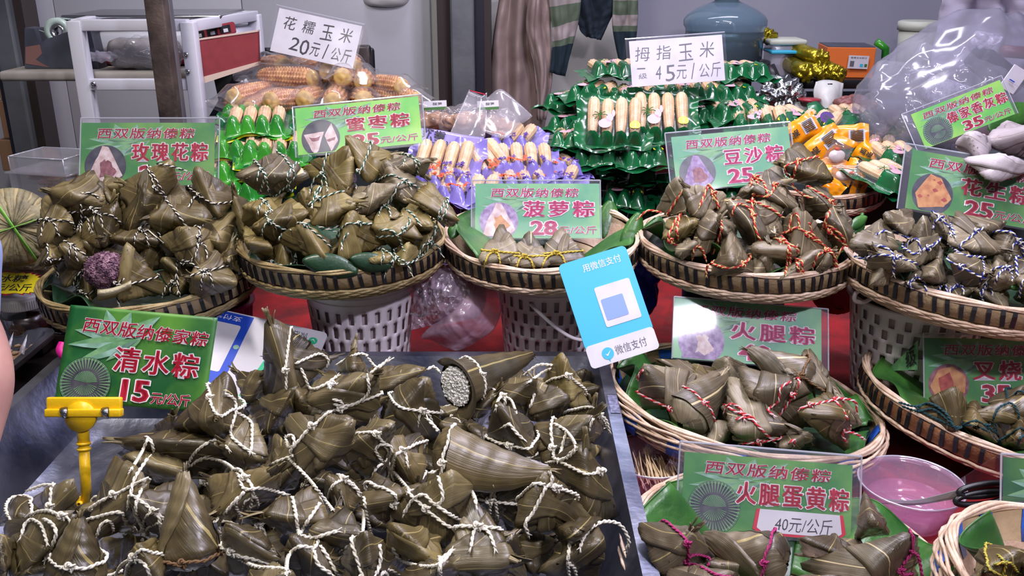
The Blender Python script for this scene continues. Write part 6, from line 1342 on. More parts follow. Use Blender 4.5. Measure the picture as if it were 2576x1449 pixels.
def film(nc, w_, l_=.054):
    V = []; n = nc*10+5; m_ = 16
    for i in range(n):
        x = (i/(n-1)*2-1)*(nc*.0158+.006)
        for j in range(m_): v = j/(m_-1)*2-1; bx = abs(math.cos(PI*x/.0315+(PI/2 if nc % 2 == 0 else 0)))**.6 if abs(x) < nc*.0158 else 0; V.append((x, v*l_, -.001+(.0325-.002)*bx*(1-abs(v)**6)**.5+.0006*math.sin(j*2.3+i)))
    return V, gridf(n, m_)
PROTO = {}
def pack_meshes(kind):
    nc, w_, sheet, lipm = {'green': (4, .088, 'pack_green', 'pack_green'), 'upright': (4, .088, 'pack_green', 'pack_green'), 'green3': (3, .076, 'pack_green', 'pack_green'), 'purple': (4, .086, 'pack_purple', 'pack_purple'), 'purple3': (3, .074, 'pack_purple', 'pack_purple'), 'yellow': (4, .084, 'pack_green', 'pack_yellow')}[kind]
    for sd in range(3):
        pieces = [('backing_film', localmesh('backing_film', *wavy(w_, .076, sd*2.1+nc), MATS[sheet])), ('front_lip', localmesh('front_lip', *lip(nc, w_, sd*1.7, {'upright': -.050, 'yellow': -.054, 'purple': -.048, 'purple3': -.048}.get(kind, -.014)), MATS[lipm])), ('clear_film', localmesh('clear_film', *film(nc, w_), MATS['film_thin']))]
        if kind == 'yellow': V, f_ = lip(nc, w_*.95, sd*2, -.036); pieces.append(('green_lip', localmesh('green_lip', [(x, y, z+.004) for x, y, z in V], f_, MATS['pack_green_light'])))
        if kind.startswith('green') or kind == 'upright':
            mb = MB(); k = (nc-1)*.0158
            mb.add([(k+.012*math.cos(a), -.030+.011*math.sin(a), .0302-.004*abs(math.cos(a))) for a in (2*PI*i/16 for i in range(16))], [tuple(range(16))]); pieces.append(('yellow_sticker', localmesh('yellow_sticker', mb.v, mb.f, MATS['sticker_yellow'])))
            mb = MB(); x0 = -.016 if nc == 4 else -.012
            for (cx, cy, rx, ry) in ((x0-.004, -.030, .015, .013), (x0+.006, -.014, .008, .012), (x0+.014, -.002, .004, .010)): mb.add([(cx+rx*math.cos(a), cy+ry*math.sin(a), .0318) for a in (2*PI*i/14 for i in range(14))], [tuple(range(14))])
            pieces.append(('printed_figure', localmesh('printed_figure', mb.v, mb.f, MATS['print_pink'])))
            mb = MB()
            for i in range(7): a = i*.8; mb.tube([(x0-.016, -.006, .0322), (x0-.016+.012*math.cos(a), -.006+.010*math.sin(a), .0325), (x0-.016+.017*math.cos(a), -.004+.014*math.sin(a)-.004, .0318)], .0012, 4, flat=.3)
            pieces.append(('printed_palm', localmesh('printed_palm', mb.v, mb.f, MATS['print_green'])))
        if kind.startswith('purple'):
            rnd = random.Random(sd); 
            for nm, mt, k0 in (('printed_flowers', 'print_flower', -.02), ('printed_flowers', 'print_violet', .03)):
                mb = MB()
                for i in range(9): cx, cy = k0+rnd.uniform(-.022, .022), -.040+rnd.uniform(-.012, .014); mb.add([(cx+.0045*(1+.4*math.sin(5*a))*math.cos(a), cy+.0045*(1+.4*math.sin(5*a))*math.sin(a), .0312+rnd.uniform(-.002, .002)) for a in (2*PI*q/15 for q in range(15))], [tuple(range(15))])
                pieces.append((nm, localmesh(nm, mb.v, mb.f, MATS[mt])))
        PROTO[kind, sd] = (pieces, nc)
for k in ('green', 'upright', 'green3', 'purple', 'purple3', 'yellow'): pack_meshes(k)
def pack(kind, label, c, yaw=0, pit=.0, roll=0, group=None, sc=.92):
    pieces, nc = PROTO[kind, random.randrange(3)]; g = thing('corn_pack', label, 'corn pack', group=group)
    g.matrix_world = Matrix.Translation(c) @ Matrix.Rotation(yaw, 4, 'Z') @ Matrix.Rotation(pit, 4, 'X') @ Matrix.Rotation(roll, 4, 'Y') @ Matrix.Scale(sc, 4)
    for nm, me in pieces: o = bpy.data.objects.new(nm, me); COL.objects.link(o); o.parent = g
    for k in range(nc): o = bpy.data.objects.new('finger_cob', ME_FC); COL.objects.link(o); o.parent = g; o.location = ((k-(nc-1)/2)*.0315, random.uniform(-.003, .003), .0145); o.rotation_euler = (0, random.uniform(0, 6), PI)
    return g
# green heap: placed packs first
GH = 'green vacuum packs of finger corn'
S_ = [((1545, 305), 1.93, -.12, .75, 'upright', 'upright left pack of the two facing the buyer'), ((1662, 292), 1.95, -.05, .8, 'upright', 'upright right pack of the two facing the buyer'),
 ((1500, 382), 1.95, -.15, .28, 'green3', 'pack just below the left upright pack'), ((1612, 388), 1.93, .1, .22, 'green3', 'pack just below the right upright pack'),
 ((1545, 182), 2.18, .15, .05, 'green', 'topmost left pack beside the handwritten sign'), ((1850, 186), 2.2, .4, .05, 'green', 'topmost right pack beside the handwritten sign'),
 ((1495, 238), 2.12, -.5, .12, 'green3', 'left pack in second layer'), ((1590, 248), 2.1, .05, .12, 'green', 'middle pack in second layer'), ((1735, 236), 2.12, -.05, .12, 'green', 'pack below the handwritten sign'), ((1835, 238), 2.14, .2, .12, 'green3', 'right pack in second layer'),
 ((1440, 262), 2.2, -.9, .1, 'green3', 'left edge pack, tilted'), ((1450, 318), 2.1, -.7, .1, 'green3', 'left edge pack in third layer'), ((1755, 290), 2.08, .4, .1, 'green', 'pack right of the upright pair'), ((1850, 285), 2.06, .2, .15, 'green', 'right pack, third layer'), ((1910, 310), 2.0, -.1, .3, 'green', 'pack behind the bean paste sign, label up'),
 ((1985, 305), 2.1, .5, .2, 'green3', 'far right pack under the white pouch'), ((2060, 320), 2.05, -.6, .3, 'green3', 'far right pack with folded film')]
for (x, y), yy, yaw, pit, kd, lb in S_: pack(kd, 'green corn '+lb, PY(x, y, yy), yaw, pit, group=GH)
LN = ['fourth', 'fifth', 'sixth', 'seventh', 'eighth', 'ninth', 'tenth']
for k in range(7):
    z = 1.03-.04*k; yf = 1.98-.004*k
    for j, x in enumerate(np.linspace(1440-6*k, 1880, 4 if k % 2 else 3)):
        p = PY(x, 400, yf+.02*((j+k) % 2)); p.z = z+random.uniform(-.004, .004); pack('green' if (j+k) % 2 else 'green3', f"green corn pack, {LN[k]} layer down, {['leftmost', 'centre left', 'centre right', 'rightmost'][j]} in heap", p, random.uniform(-.3, .3), random.uniform(-.05, .12), group=GH)
for k in range(5):
    z = 1.07-.045*k
    for j, x in enumerate((1500, 1640, 1790)):
        p = PY(x, 300, 2.14); p.z = z; pack('green', f"green corn pack in the rear row, {LN[k]} layer, {['left', 'centre', 'right'][(x > 1500)+(x > 1700)]} of heap", p, random.uniform(-.3, .3), .05, group='rear green corn packs')
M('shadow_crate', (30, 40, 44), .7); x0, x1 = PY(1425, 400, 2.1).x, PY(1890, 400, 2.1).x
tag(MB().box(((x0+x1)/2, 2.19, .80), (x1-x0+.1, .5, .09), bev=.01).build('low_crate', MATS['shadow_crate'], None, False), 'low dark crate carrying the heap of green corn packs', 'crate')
# purple packs
PH = 'purple vacuum packs of finger corn'
for (x, y), yy, yaw, pit, kd, lb in (((1118, 412), 1.80, -.2, .55, 'purple', 'big purple corn pack left, cobs fanned under the printed flap'), ((1222, 408), 1.84, .6, .5, 'purple3', 'purple corn pack turned left with violet flowers'), ((1318, 408), 1.86, .05, .3, 'purple', 'purple corn pack right, four cobs visible'), ((1295, 352), 1.98, -.3, .2, 'purple3', 'purple corn pack behind the right one'), ((1390, 420), 1.92, .4, .15, 'purple3', 'purple corn pack at right end near the green heap'), ((1180, 485), 1.72, -.1, .1, 'purple', 'purple corn pack below, left of the pineapple sign'), ((1130, 455), 1.76, .1, .15, 'purple3', 'purple corn pack under the big left pack'), ((1300, 460), 1.80, .1, .1, 'purple', 'purple corn pack hidden behind the pineapple sign'), ((1400, 455), 1.85, -.2, .1, 'purple3', 'purple corn pack right of the pineapple sign')):
    pack(kd, lb, PY(x, y, yy), yaw, pit, group=PH)
for k, (x, y, yy) in enumerate(((1150, 470, 1.86), (1280, 470, 1.9), (1390, 475, 1.93), (1160, 520, 1.8), (1300, 520, 1.84))):
    for q in range(3): p = PY(x, y, yy); p.z = max(.78, p.z-.04*q-.02); pack('purple', 'purple corn pack buried low in the purple heap', p, random.uniform(-.3, .3), 0, group='buried purple corn packs')
g = thing('pack_flap', 'lilac printed top flap of the big purple corn pack', 'corn pack'); g.location = PY(1130, 370, 1.84); ORG[g.name] = g.location.copy()
c = Card(PY(1052, 322, 1.86), PY(1218, 345, 1.86), PY(1046, 385, 1.83)); V = []
for i in range(16):
    for j in range(10): u, v = i/15, j/9; V.append(c.p(u, v, .004*math.sin(u*6+v*2)))
solid(mesh('film_flap', V, gridf(16, 10), MATS['pack_purple'], g), .0008)
c.text('lettering', g, '拇指', .25, .16, .34, .26, 'ink', .006, .03, rot=-.1); c.text('lettering', g, '小玉米', .33, .46, .52, .28, 'ink', .006, .02, rot=-.25)
c.text('lettering', g, '软糯香甜 精选小玉米', .38, .78, .62, .12, 'ink', .006, .0, rot=-.2)
for rr_, mt, tt in ((.07, 'pack_green', .006), (.055, 'paper_white', .0065), (.04, 'print_green', .007)): mb = MB(); c.poly(mb, [(.80+rr_*math.cos(2*PI*i/24), .62+rr_*c.W/c.H*math.sin(2*PI*i/24)) for i in range(24)], tt); mb.build('round_seal', MATS[mt], g, False)
# yellow-green packs at left
for (x, y), yy, yaw, lb in (((648, 312), 1.90, .15, 'top yellow-edged corn pack left of the honey date sign'), ((600, 372), 1.86, -.1, 'left yellow-edged corn pack in the second layer'), ((690, 378), 1.84, .15, 'right yellow-edged corn pack in the second layer'), ((592, 425), 1.82, .1, 'left yellow-edged corn pack in the third layer'), ((680, 425), 1.84, -.1, 'right yellow-edged corn pack in the third layer'), ((600, 470), 1.80, -.2, 'lowest yellow-edged corn pack behind the left heap'), ((645, 285), 2.0, -.1, 'dark green corn pack on top, under the brown corn'), ((640, 455), 1.9, .3, 'yellow-edged pack wedged behind the second basket'), ((720, 320), 1.98, .2, 'corn pack mostly behind the honey date sign'), ((640, 520), 1.84, .1, 'yellow-edged pack low in the gap between baskets')):
    pack('yellow', lb, PY(x, y, yy), yaw, .22, group='yellow-edged vacuum packs of finger corn')
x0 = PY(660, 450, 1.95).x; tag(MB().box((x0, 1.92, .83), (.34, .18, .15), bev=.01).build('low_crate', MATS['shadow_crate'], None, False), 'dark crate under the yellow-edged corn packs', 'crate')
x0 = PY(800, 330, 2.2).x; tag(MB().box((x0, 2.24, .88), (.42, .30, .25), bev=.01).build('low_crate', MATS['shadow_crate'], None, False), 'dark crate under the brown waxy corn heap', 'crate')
# ziplock bags of dried things
M('tan_strips', (206, 160, 128), .5, c2=(168, 120, 92), nscale=40, bump=.6, bscale=90); clear('zip_film', gloss=.10, rough=.10, haze=.07)
for i, (x, y, yy, rx, lb) in enumerate(((1085, 300, 2.12, .055, 'clear ziplock bag of tan dried strips, left, with small labels'), (1180, 300, 2.02, .06, 'clear ziplock bag of tan dried strips in the middle'), (1245, 312, 2.0, .05, 'clear ziplock bag with open flap at right'))):
    c = PY(x, y, yy); g = thing('ziplock_bag', lb, 'bag', c-Vector((0, 0, .03))); bag('dried_strips', g, c+Vector((0, .01, -.008)), (rx, .04, .022), MATS['tan_strips'], i, 40, .012, None, 4); bag('bag_film', g, c, (rx*1.15, .05, .034), MATS['zip_film'], i+9, 26, .012, None, 5)
    if i < 2: cc = Card(PY(x-20+40*i, y-45, yy-.055), PY(x+38+36*i, y-48, yy-.055), PY(x-22+40*i, y-22, yy-.06)); cc.slab('label', g, MATS['paper_white'], 0, 0, 1, 1, 0, .001); cc.slab('label_band', g, MATS['print_green'], 0, .7, 1, 1, .0012, .0016); cc.text('lettering', g, '酸笋', .6, .35, .4, .3, 'ink', .0014)
g = thing('ziplock_bag', 'empty clear ziplock film rising with red seal line, centre', 'bag', PY(1260, 290, 1.98)); sheetpx('bag_film', g, [[(1180, 225, 1.95), (1200, 235, 1.95), (1215, 240, 1.95), (1225, 232, 1.96)], [(1150, 290, 1.93), (1175, 300, 1.93), (1200, 300, 1.93), (1225, 300, 1.94)], [(1130, 340, 1.92), (1150, 345, 1.92), (1180, 345, 1.92), (1220, 345, 1.93)]], MATS['film'], 4, .004); sheetpx('bag_film', g, [[(1225, 245, 1.98), (1260, 225, 1.98), (1300, 255, 1.98), (1340, 292, 1.98)], [(1220, 290, 1.95), (1260, 285, 1.95), (1300, 295, 1.95), (1330, 300, 1.97)], [(1215, 330, 1.94), (1250, 345, 1.93), (1280, 345, 1.93), (1300, 320, 1.95)]], MATS['film'], 6, .006)
MB().tube([PD(1182, 228, 1.94), PD(1222, 238, 1.94)], .0012, 4).build('red_seal', MATS['ink_red'], g)
# ------------------------------------------------------------------ water bottle on stool
m, nt, b = newmat('bottle_blue'); b.inputs['Base Color'].default_value = (*lin((160, 192, 210)), 1); b.inputs['Roughness'].default_value = .12; b.inputs['Transmission Weight'].default_value = .8; b.inputs['IOR'].default_value = 1.12; b.inputs['Coat Weight'].default_value = .6
M('bottle_water', (92, 120, 156), .3, c2=(112, 142, 172), nscale=8)
c = PY(1817, 152, 2.8); rb = 103/F*DEP(PY(1817, 100, 2.8)); g = thing('water_bottle', 'large blue water cooler bottle on a dark stool', 'water bottle', c)
H = PY(1817, 40, 2.8).z-c.z; MB().lathe([(.001, 0), (rb*.86, 0), (rb*.94, .008), (rb*.94, H*.50), (rb*.97, H*.56), (rb*.94, H*.62), (rb*.95, H*.72), (rb*1.0, H*.80), (rb*1.0, H*.92), (rb*.93, H*1.02), (rb*.72, H*1.16), (rb*.45, H*1.27), (rb*.30, H*1.33), (rb*.26, H*1.40), (rb*.26, H*1.6), (rb*.3, H*1.62), (.001, H*1.66)], c, 56).build('bottle_body', MATS['bottle_blue'], g)
MB().lathe([(.001, .004), (rb*.82, .004), (rb*.90, .012), (rb*.90, H*.66), (.001, H*.66)], c, 48).build('water_inside', MATS['bottle_water'], g); MB().lathe([(rb*.27, H*1.44), (rb*.36, H*1.44), (rb*.36, H*1.62), (rb*.001, H*1.64)], c, 32).build('bottle_cap', MATS['ink_blue'], g)
g = thing('stool', 'dark stool with chrome band under the blue water bottle', 'stool', (c.x, 2.8, .0)); MB().lathe([(0, -.012), (.13, -.012), (.14, -.006), (.14, -.0005), (0, -.0005)], c, 40).build('stool_top', MATS['dark_plastic'], g); MB().lathe([(.141, -.016), (.144, -.013), (.141, -.009)], c, 40).build('chrome_band', MATS['chrome'], g)
for dx in (-.12, .14): MB().tube([(c.x+dx*.85, 2.72, c.z-.01), (c.x+dx, 2.70, c.z-.05), (c.x+dx*1.02, 2.70, .05)], .018, 10).build('leg', MATS['dark_plastic'], g)
for dx in (-.10, .10): MB().tube([(c.x+dx, 2.9, c.z-.01), (c.x+dx, 2.92, .05)], .018, 10).build('leg', MATS['dark_plastic'], g)
# ------------------------------------------------------------------ right shelf and what stands on it
zs = PY(2060, 198, 2.75).z; xa, xb = PY(1935, 198, 2.75).x, PY(2420, 198, 2.75).x
g = thing('black_shelf', 'black shelf unit with a low bar behind the gold wrapped rolls', 'shelf', ((xa+xb)/2, 2.9, zs)); MB().box(((xa+xb)/2, 2.93, zs-.014), (xb-xa, .4, .026), bev=.003).build('shelf_board', MATS['black_plastic'], g)
for x in (xa+.02, xb-.02):
    for y in (2.75, 3.1): MB().box((x, y, zs/2), (.03, .03, zs-.03)).build('leg', MATS['black_plastic'], g)
g2 = PY(2060, 248, 2.85); tag(MB().box((g2.x+.03, 2.85, g2.z-.04), (.46, .2, .1), bev=.012).build('blue_crate', M('crate_blue', (34, 78, 110), .5), None, False), 'dark blue plastic crate under the shelf at right', 'crate')
M('gold_foil', (196, 178, 52), .22, .8, c2=(150, 134, 30), nscale=40, bump=.7, bscale=60); clear('gold_film', (226, 214, 110), gloss=.2, rough=.1, haze=.35, hazecol=(176, 164, 60))
for k, (x, y, x2, y2, yy, lb) in enumerate(((1932, 92, 1900, 78, 2.86, 'gold foil wrapped roll lying beside the water bottle'), (2068, 150, 2000, 125, 2.72, 'upper gold foil wrapped roll of the pile by the orange box'), (2030, 185, 1995, 165, 2.68, 'lower left gold foil wrapped roll end'), (2068, 182, 2020, 155, 2.70, 'lower middle gold foil wrapped roll end'), (2108, 186, 2050, 160, 2.69, 'lower right gold foil wrapped roll end'))):
    a, b = PY(x, y, yy), PY(x2, y2, yy+.1); g = thing('gold_roll', lb, 'food roll', a); ax = (b-a).normalized(); q = ax.to_track_quat('Z', 'Y').to_matrix()
    MB().lathe([(.001, .012), (.020, .012), (.024, .02), (.024, (b-a).length+.04), (.001, (b-a).length+.045)], a, 24, mat=q).build('roll_body', MATS['gold_foil'], g); bag('foil_end', g, a, (.025, .016, .025), MATS['gold_foil'], k, 60, .010, None, 4)
g = thing('food_container', 'clear food container with blue-banded lid behind the bottle', 'container', PY(1975, 190, 2.8)); c = PY(1968, 150, 2.85); MB().box(c, (.095, .10, .10), bev=.012).build('container_box', MATS['film_milky'], g); MB().box(c+Vector((-.005, -.02, .028)), (.098, .1, .01), bev=.003).build('blue_band', MATS['ink_cyan'], g); MB().box(c+Vector((-.002, 0, .055)), (.112, .115, .016), bev=.006).build('container_lid', M('lid_cream', (196, 200, 186), .5), g)
M('orange_box', (222, 112, 40), .5); c0 = PY(2145, 190, 2.76); w_ = 118/F*DEP(c0); h_ = 70/F*DEP(c0)/cp; rz = Matrix.Rotation(-.12, 3, 'Z')
g = thing('orange_box', 'orange cardboard box with white label on the right shelf', 'box', c0); MB().box((c0.x, 2.84, zs+h_/2), (w_, .14, h_), rz, bev=.002).build('box_body', MATS['orange_box'], g, False); MB().box((c0.x, 2.84, zs+h_+.001), (w_*.97, .135, .003), rz).build('dark_top', MATS['tape_grey'], g, False)
c = Card(PY(2136, 139, 2.755), PY(2187, 141, 2.752), PY(2134, 172, 2.755)); c.slab('white_label', g, MATS['paper_white'], 0, 0, 1, 1, .0, .001); c.text('lettering', g, '香糯玉米粽子', .5, .17, .8, .14, 'ink', .0014); c.slab('label_mark', g, MATS['ink_grey'], .1, .42, .3, .85, .0012, .0016); c.slab('label_mark', g, MATS['ink_cyan'], .6, .62, .75, .85, .0012, .0016); c.slab('label_mark', g, MATS['print_green'], .82, .62, .95, .85, .0012, .0016)
c = PY(2228, 122, 2.86); g = thing('green_bottle', 'small green bottle neck behind the orange box', 'bottle', c); MB().tube([PY(2205, 105, 2.86), c, PY(2225, 170, 2.86)], .012, 12).build('bottle_neck', MATS['pack_green_light'], g)
c = PY(2298, 170, 2.95); rr_ = 50/F*DEP(c); g = thing('white_pail', 'cream lidded plastic pail on the shelf behind the big bag', 'pail', c); hp = PY(2298, 62, 2.95).z-c.z; MB().lathe([(.001, 0), (rr_*.88, 0), (rr_*.95, hp), (.001, hp)], c, 40).build('pail_body', MATS['lid_cream'], g); MB().lathe([(rr_*.96, hp-.016), (rr_*1.03, hp-.016), (rr_*1.03, hp+.008), (rr_*.9, hp+.012), (.001, hp+.004)], c, 40).build('pail_lid', MATS['lid_cream'], g)
# white pouch, foil, lids, tape under the shelf
g = thing('white_pouch', 'white plastic pouch with hang hole standing in the clutter', 'pouch', PY(2080, 280, 2.4)); sheetpx('pouch_front', g, [[(2053, 208, 2.46), (2075, 204, 2.45), (2100, 206, 2.45), (2120, 212, 2.46)], [(2050, 238, 2.45), (2072, 238, 2.42), (2095, 238, 2.42), (2115, 240, 2.45)], [(2060, 285, 2.44), (2078, 290, 2.42), (2095, 290, 2.42), (2108, 288, 2.44)]], M('pouch_white', (206, 206, 204), .4), 3, .006, 20, sol=.01)
MB().box(PD(2088, 212, 2.435), (.012, .003, .004)).build('hang_hole', MATS['black_plastic'], g)
M('foil', (210, 214, 216), .18, 1, bump=1.0, bscale=70); c = PY(1965, 240, 2.5); tag(bag('silver_foil_bag', None, c, (.065, .04, .05), MATS['foil'], 2, 40, .018), 'crumpled silver foil bag beside the dark stool leg', 'bag')
c = PY(1995, 236, 2.55); tag(MB().lathe([(0, -.012), (.024, -.012), (.024, .012), (0, .012)], c, 28).build('tape_roll', MATS['pale_wood']), 'brown tape roll behind the silver foil bag', 'tape')
c = PY(2036, 250, 2.45); tag(MB().lathe([(0, -.004), (.028, -.004), (.03, .002), (0, .004)], c, 28).build('jar_lid_disc', M('lid_red', (160, 50, 60), .4)), 'round dark red lid left of the white pouch', 'lid')
M('meat', (150, 84, 80), .4, c2=(110, 70, 66), nscale=40)
for k, (x, y, yy, mt, lb) in enumerate(((2150, 262, 2.4, 'meat', 'reddish packed sausage right of the white pouch'), (2135, 292, 2.35, 'pale_wood', 'beige paper packet under the reddish sausage'), (2080, 290, 2.45, 'dark_olive', 'dark packet behind the green corn packs'), (2010, 270, 2.5, 'pouch_white', 'pale packet between foil bag and pouch'), (2180, 330, 2.2, 'shadow_crate', 'dark film packet left of the big clear bag'))):
    tag(bag('food_packet', None, PY(x, y, yy), (.055, .04, .022), MATS[mt], k+20, 30, .010), lb, 'packet')
g = thing('purple_pack', 'green film pack with purple oval print near the orange snack bags', 'corn pack', PY(2080, 300, 2.1)); sheetpx('pack_film', g, [[(2030, 262, 2.12), (2055, 255, 2.12), (2080, 275, 2.12), (2130, 310, 2.12)], [(2035, 310, 2.08), (2070, 310, 2.06), (2110, 320, 2.06), (2150, 335, 2.08)], [(2050, 345, 2.06), (2080, 345, 2.05), (2115, 350, 2.05), (2140, 350, 2.06)]], MATS['pack_green'], 3, .01, 16)
cc = Card(PD(2070, 275, 2.02), PD(2104, 290, 2.02), PD(2068, 306, 2.02)); mb = MB(); cc.poly(mb, [(.5+.5*math.cos(2*PI*i/24), .5+.5*math.sin(2*PI*i/24)) for i in range(24)], 0); mb.build('purple_oval', MATS['print_violet'], g, False); cc.text('lettering', g, '甜糯', .5, .5, .5, .4, 'ink_grey', .001)
# big clear bag
clear('big_film', (240, 240, 248), gloss=.08, rough=.14, haze=.18, hazecol=(206, 206, 224)); c = PY(2400, 250, 2.05); g = thing('plastic_bag', 'huge knotted clear plastic bag of packages in the upper right', 'bag', c-Vector((0, 0, .2)))
V = []
for d_ in ICO:
    v = Vector(d_); up_ = max(0, v.z); p = Vector((v.x*.215*(1-.38*up_**2)+.05*up_**2, v.y*.14, v.z*.172+(.02*up_**3))); k = 1+crumple(v, 2.6, .10, 3)+.03*noise.noise(v*9); V.append(c+p*k)
o = mesh('bag_film', V, ICOF, MATS['big_film'], g)
bag('bag_film_inner', g, c+Vector((-.02, .0, -.02)), (.17, .10, .13), MATS['film'], 8, 11, .045, None, 5)
M('net_white', (200, 200, 214), .5, c2=(140, 140, 160), nscale=120); MB().box(c+Vector((.02, .0, .0)), (.16, .08, .06), Matrix.Rotation(.3, 3, 'Y'), bev=.012).build('packed_box', MATS['net_white'], g); MB().box(c+Vector((.09, .02, .06)), (.12, .08, .05), Matrix.Rotation(.6, 3, 'Y'), bev=.012).build('packed_box', MATS['tape_grey'], g); MB().box(c+Vector((.03, .02, -.07)), (.18, .08, .05), Matrix.Rotation(-.1, 3, 'Y'), bev=.012).build('packed_box', MATS['raincoat'], g); MB().box(c+Vector((-.06, .03, -.09)), (.12, .07, .06), bev=.012).build('packed_box', MATS['tape_grey'], g)
k0 = PY(2478, 100, 2.02); bag('bag_knot', g, k0, (.028, .014, .018), MATS['film_milky'], 2, 50, .010, None, 4); MB().tube(catmull([k0, PY(2495, 112, 2.01), PY(2512, 105, 2.01), PY(2520, 92, 2.01)], 6), [.007, .006, .005, .004]*5, 6, flat=.4).build('bag_tail', MATS['film_milky'], g) if 0 else None
MB().tube(catmull([k0, PY(2495, 112, 2.01), PY(2512, 105, 2.01), PY(2520, 92, 2.01)], 6), .005, 6, flat=.4).build('bag_tail', MATS['film_milky'], g)
tag(MB().box(PY(2550, 200, 1.88), (.036, .003, .05), Matrix.Rotation(.5, 3, 'Y'), bev=.001).build('paper_slip', MATS['paper_white'], None, False), 'small white paper slip with blue dash on the big bag', 'label'); tag(MB().box(PY(2546, 203, 1.872), (.012, .002, .002), Matrix.Rotation(.5, 3, 'Y')).build('ink_dash', MATS['ink_blue'], None, False), 'short blue pen dash on the white paper slip', 'mark')
tag(MB().tube([PY(2520, 128, 2.5), PY(2600, 135, 2.5)], .016, 12).build('wine_bar', M('wine', (110, 40, 52), .4)), 'dark wine-red bar behind the big clear bag at right edge', 'bar')
# ash-grey wrapped dumplings and the leaf behind
GRP['A'] = dict(mat=LEAF_A, cord='br', cr=.0009, group='ash-grey dumplings behind the peanut sign', where='pile behind the peanut sign', look='pale ash-grey'); HEAPS['A'] = ('z', 1.13)
Z('A', '2408,372 2440,335 2495,350 2470,395', 'none', dh=0, p=2.6, dd=.03, tips=[]); Z('A', '2488,360 2530,312 2600,330 2590,400 2500,405'.rsplit(' ', 1)[0], 'none', p=2.6, dd=.03, tips=[]); Z('A', '2440,400 2520,395 2600,420 2500,450', 'none', p=2.6, dh=-.02, tips=[])
sprig('broad green leaf behind the ash-grey dumplings', '2490,330 2530,300 2610,270', 1.85, .03)
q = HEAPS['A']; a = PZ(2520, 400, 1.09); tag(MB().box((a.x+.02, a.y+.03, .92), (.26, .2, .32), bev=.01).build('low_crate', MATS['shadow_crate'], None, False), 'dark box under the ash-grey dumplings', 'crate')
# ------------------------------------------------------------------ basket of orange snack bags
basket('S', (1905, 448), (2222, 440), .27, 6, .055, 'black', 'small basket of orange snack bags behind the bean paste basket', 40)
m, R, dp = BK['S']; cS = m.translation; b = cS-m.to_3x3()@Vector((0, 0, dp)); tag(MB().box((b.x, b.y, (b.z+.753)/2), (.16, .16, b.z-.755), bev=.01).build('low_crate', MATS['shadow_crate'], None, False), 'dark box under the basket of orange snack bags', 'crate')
M('snack_orange', (244, 168, 22), .28, c2=(232, 140, 14), nscale=30, coat=.5); M('egg_white', (226, 214, 216), .35); M('snack_red', (206, 76, 40), .4)
def snack(label, px, py, d, wpx, hpx, rot, kind):
    c = PD(px, py, d); W, H = wpx/F*d, hpx/F*d; nrm = (CAM-c).normalized(); X = nrm.cross(Vector((0, 0, 1))).normalized()*-1; Y = nrm.cross(X); cr_, sr_ = math.cos(rot), math.sin(rot); X, Y = X*cr_+Y*sr_, Y*cr_-X*sr_
    if Y.z < 0: pass
    g = thing('snack_bag', label, 'snack', c, 'orange snack bags in the small basket'); V = []; n, m_ = 20, 14; sd = px*.1
    for side in (1, -1):
        for i in range(n):
            for j in range(m_):
                u, v = i/(n-1)*2-1, j/(m_-1)*2-1; puff = .011*(1-abs(u)**3)*(1-v*v)**.6; V.append(c+X*u*W/2+Y*v*H/2*(1-.1*math.sin(u*9+sd)*abs(u))+nrm*(side*puff+.003*noise.noise(Vector((u*2.5, v*2.5, sd)))+.002*math.sin(u*14)*abs(u)**4))
    f1 = gridf(n, m_); Fc = f1+[tuple(k+n*m_ for k in q)[::-1] for q in f1]; clearw = kind == 'clear'
    me = [MATS['snack_orange'], MATS['zip_film']]; mi = [1 if (clearw and abs((q[0] // m_)/(n-1)*2-1) < .62) else 0 for q in f1]*2; mesh('bag_film', V, Fc, me, g, midx=mi)
    if kind == 'code':
        L = V[0]; 
        def P_(u, v, t): return c+X*u*W/2+Y*v*H/2+nrm*(.013*(1-abs(u)**3)*(1-v*v)**.6+t)
        mb = MB(); mb.add([P_(.2, -.55, .001), P_(.85, -.55, .001), P_(.85, .55, .001), P_(.2, .55, .001)], [(0, 1, 2, 3)]); mb.build('code_panel', MATS['paper_white'], g, False); mb = MB()
        for k in range(14): v0 = -.5+k*.071; mb.add([P_(.28, v0, .002), P_(.78, v0, .002), P_(.78, v0+.03*(1+k % 2), .002), P_(.28, v0+.03*(1+k % 2), .002)], [(0, 1, 2, 3)])
        mb.build('bar_code', MATS['ink'], g, False)
        cd = Card(c-X*W*.38+Y*H*-.2+nrm*.013, c+X*W*.02+Y*H*-.2+nrm*.013, c-X*W*.38+Y*H*.15+nrm*.013); cd.N = nrm; cd.text('lettering', g, '雁塔', .5, .5, .9, .8, 'ink', .001, .02)
    if clearw:
        bag('packed_egg', g, c+nrm*.002, (W*.22, .008, H*.30), MATS['egg_white'], sd, 30, .002, None, 3); bag('packed_chili', g, c+X*W*.16+Y*H*.1+nrm*.006, (.006, .003, .004), MATS['snack_red'], sd, 50, .002, None, 3)
dS_ = DEP(cS)
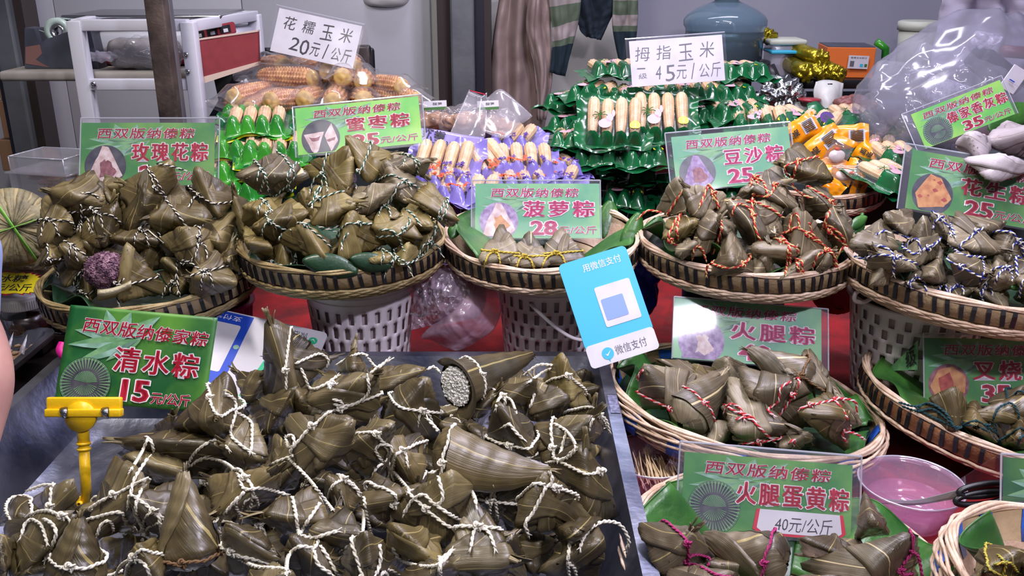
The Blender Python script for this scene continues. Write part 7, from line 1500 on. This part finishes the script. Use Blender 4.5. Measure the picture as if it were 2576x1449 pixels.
for lb, x, y, dd_, w_, h_, r_, kd in (('orange snack bag with black lettering at top left', 2010, 330, -.02, 100, 60, .6, 'code'), ('long orange snack bag with barcode pointing down right', 2060, 372, -.04, 130, 62, .75, 'code'), ('orange snack bag with barcode at upper right', 2122, 345, 0, 120, 60, .15, 'code'), ('orange-tipped snack bag with barcode at right end', 2195, 392, -.02, 90, 48, -.45, 'code'), ('clear snack bag showing an egg, centre', 2105, 392, -.06, 100, 56, 1.2, 'clear'), ('clear snack bag with chili at front centre', 2125, 440, -.10, 110, 50, .1, 'clear'), ('orange snack bag crumpled at front left', 2085, 462, -.10, 80, 40, -.6, 'plain'), ('clear and orange snack bag at right rim', 2178, 435, -.07, 100, 50, -.3, 'clear'), ('orange snack bag with barcode at front right', 2165, 462, -.10, 70, 36, 1.3, 'code'), ('orange snack bag hidden behind the topmost dumpling', 2030, 425, -.02, 110, 70, .3, 'plain'), ('orange snack bag under the egg bag', 2090, 425, -.04, 110, 60, -.2, 'plain')):
    snack(lb, x, y, dS_+dd_, w_, h_, r_, kd)
# dark clutter added behind the baskets to keep the gaps as dim as they are
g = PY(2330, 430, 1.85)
tag(MB().box((g.x-.05, 2.02, .87), (.5, .3, .22), bev=.02).build('low_crate', MATS['shadow_crate'], None, False), 'added dark crate keeping the gap dim under the huge clear bag', 'crate')
for k, (x, y, yy, a) in enumerate(((2250, 400, 1.9, .2), (2200, 380, 2.0, -.3), (2230, 450, 1.8, .5), (2140, 300, 2.2, .3))): pack('green3', 'green corn pack '+['left of the peanut sign', 'behind the snack basket rim', 'low beside the peanut sign holder', 'behind the orange snack bags'][k], PY(x, y, yy), a, .2, group=GH)
# ------------------------------------------------------------------ cords that trail over the heaps, then names for every dumpling
drape_cords()
CN = {'w': 'white', 'bw': 'black-white', 'gw': 'green-white', 'y': 'yellow', 'ry': 'red-cream', 'blw': 'blue-white', 'rp': 'red', 't': 'teal', 'm': 'magenta', 'yg': 'lime', 'br': 'brown'}
ORD = ['', 'second ', 'third ', 'fourth ', 'fifth ', 'sixth ', 'seventh ', 'eighth ', 'ninth ', 'tenth ', 'eleventh ', 'twelfth ']
for g in GRP:
    L = [z for z in ZL if z[1] == g and z[4] != 'buried']; L.sort(key=lambda z: z[3])
    nr = max(1, min(8, round(len(L)/6+.4))) if len(L) > 3 else 1; per = math.ceil(len(L)/nr); rows = [L[i:i+per] for i in range(0, len(L), per)]
    nr = len(rows)
    for ri, row in enumerate(rows):
        row.sort(key=lambda z: z[2]); rn = 'back row' if ri == 0 else 'front row' if ri == nr-1 else (ORD[ri]+'row from back')
        for k, z in enumerate(row):
            look = z[4] or GRP[g]['look']
            if nr == 1: pos = f"{ORD[k]}from left" if k else 'leftmost'
            else: pos = f"{rn}, " + (f"{ORD[k]}from left" if k else 'leftmost')
            z[0]['label'] = f"{look} dumpling, {CN[GRP[g]['cord']]} cord, {GRP[g]['where']}, {pos}"
    for z in ZL:
        if z[1] == g and z[4] == 'buried':
            nb_ = min(L, key=lambda q: (q[2]-z[2])**2+(q[3]-z[3])**2); w_ = nb_[0]['label'].split(', '); z[0]['label'] = 'hidden dumpling under '+w_[0].replace(' dumpling', ' one')+', '+', '.join(w_[2:]); z[0]['group'] = 'buried dumplings in the '+GRP[g]['where']
from collections import defaultdict
dup_ = defaultdict(list)
for z in ZL: dup_[z[0]['label']].append(z)
for L in dup_.values():
    if len(L) > 1:
        L.sort(key=lambda z: z[2])
        for k, z in enumerate(L): z[0]['label'] = (['left', 'right'] if len(L) == 2 else ['left', 'centre', 'right', 'far right', 'lowest', 'backmost'])[min(k, 5)]+' '+z[0]['label']
for o in bpy.data.objects:
    if 'label' in o: o['label'] = ' '.join(o['label'].split()[:16])
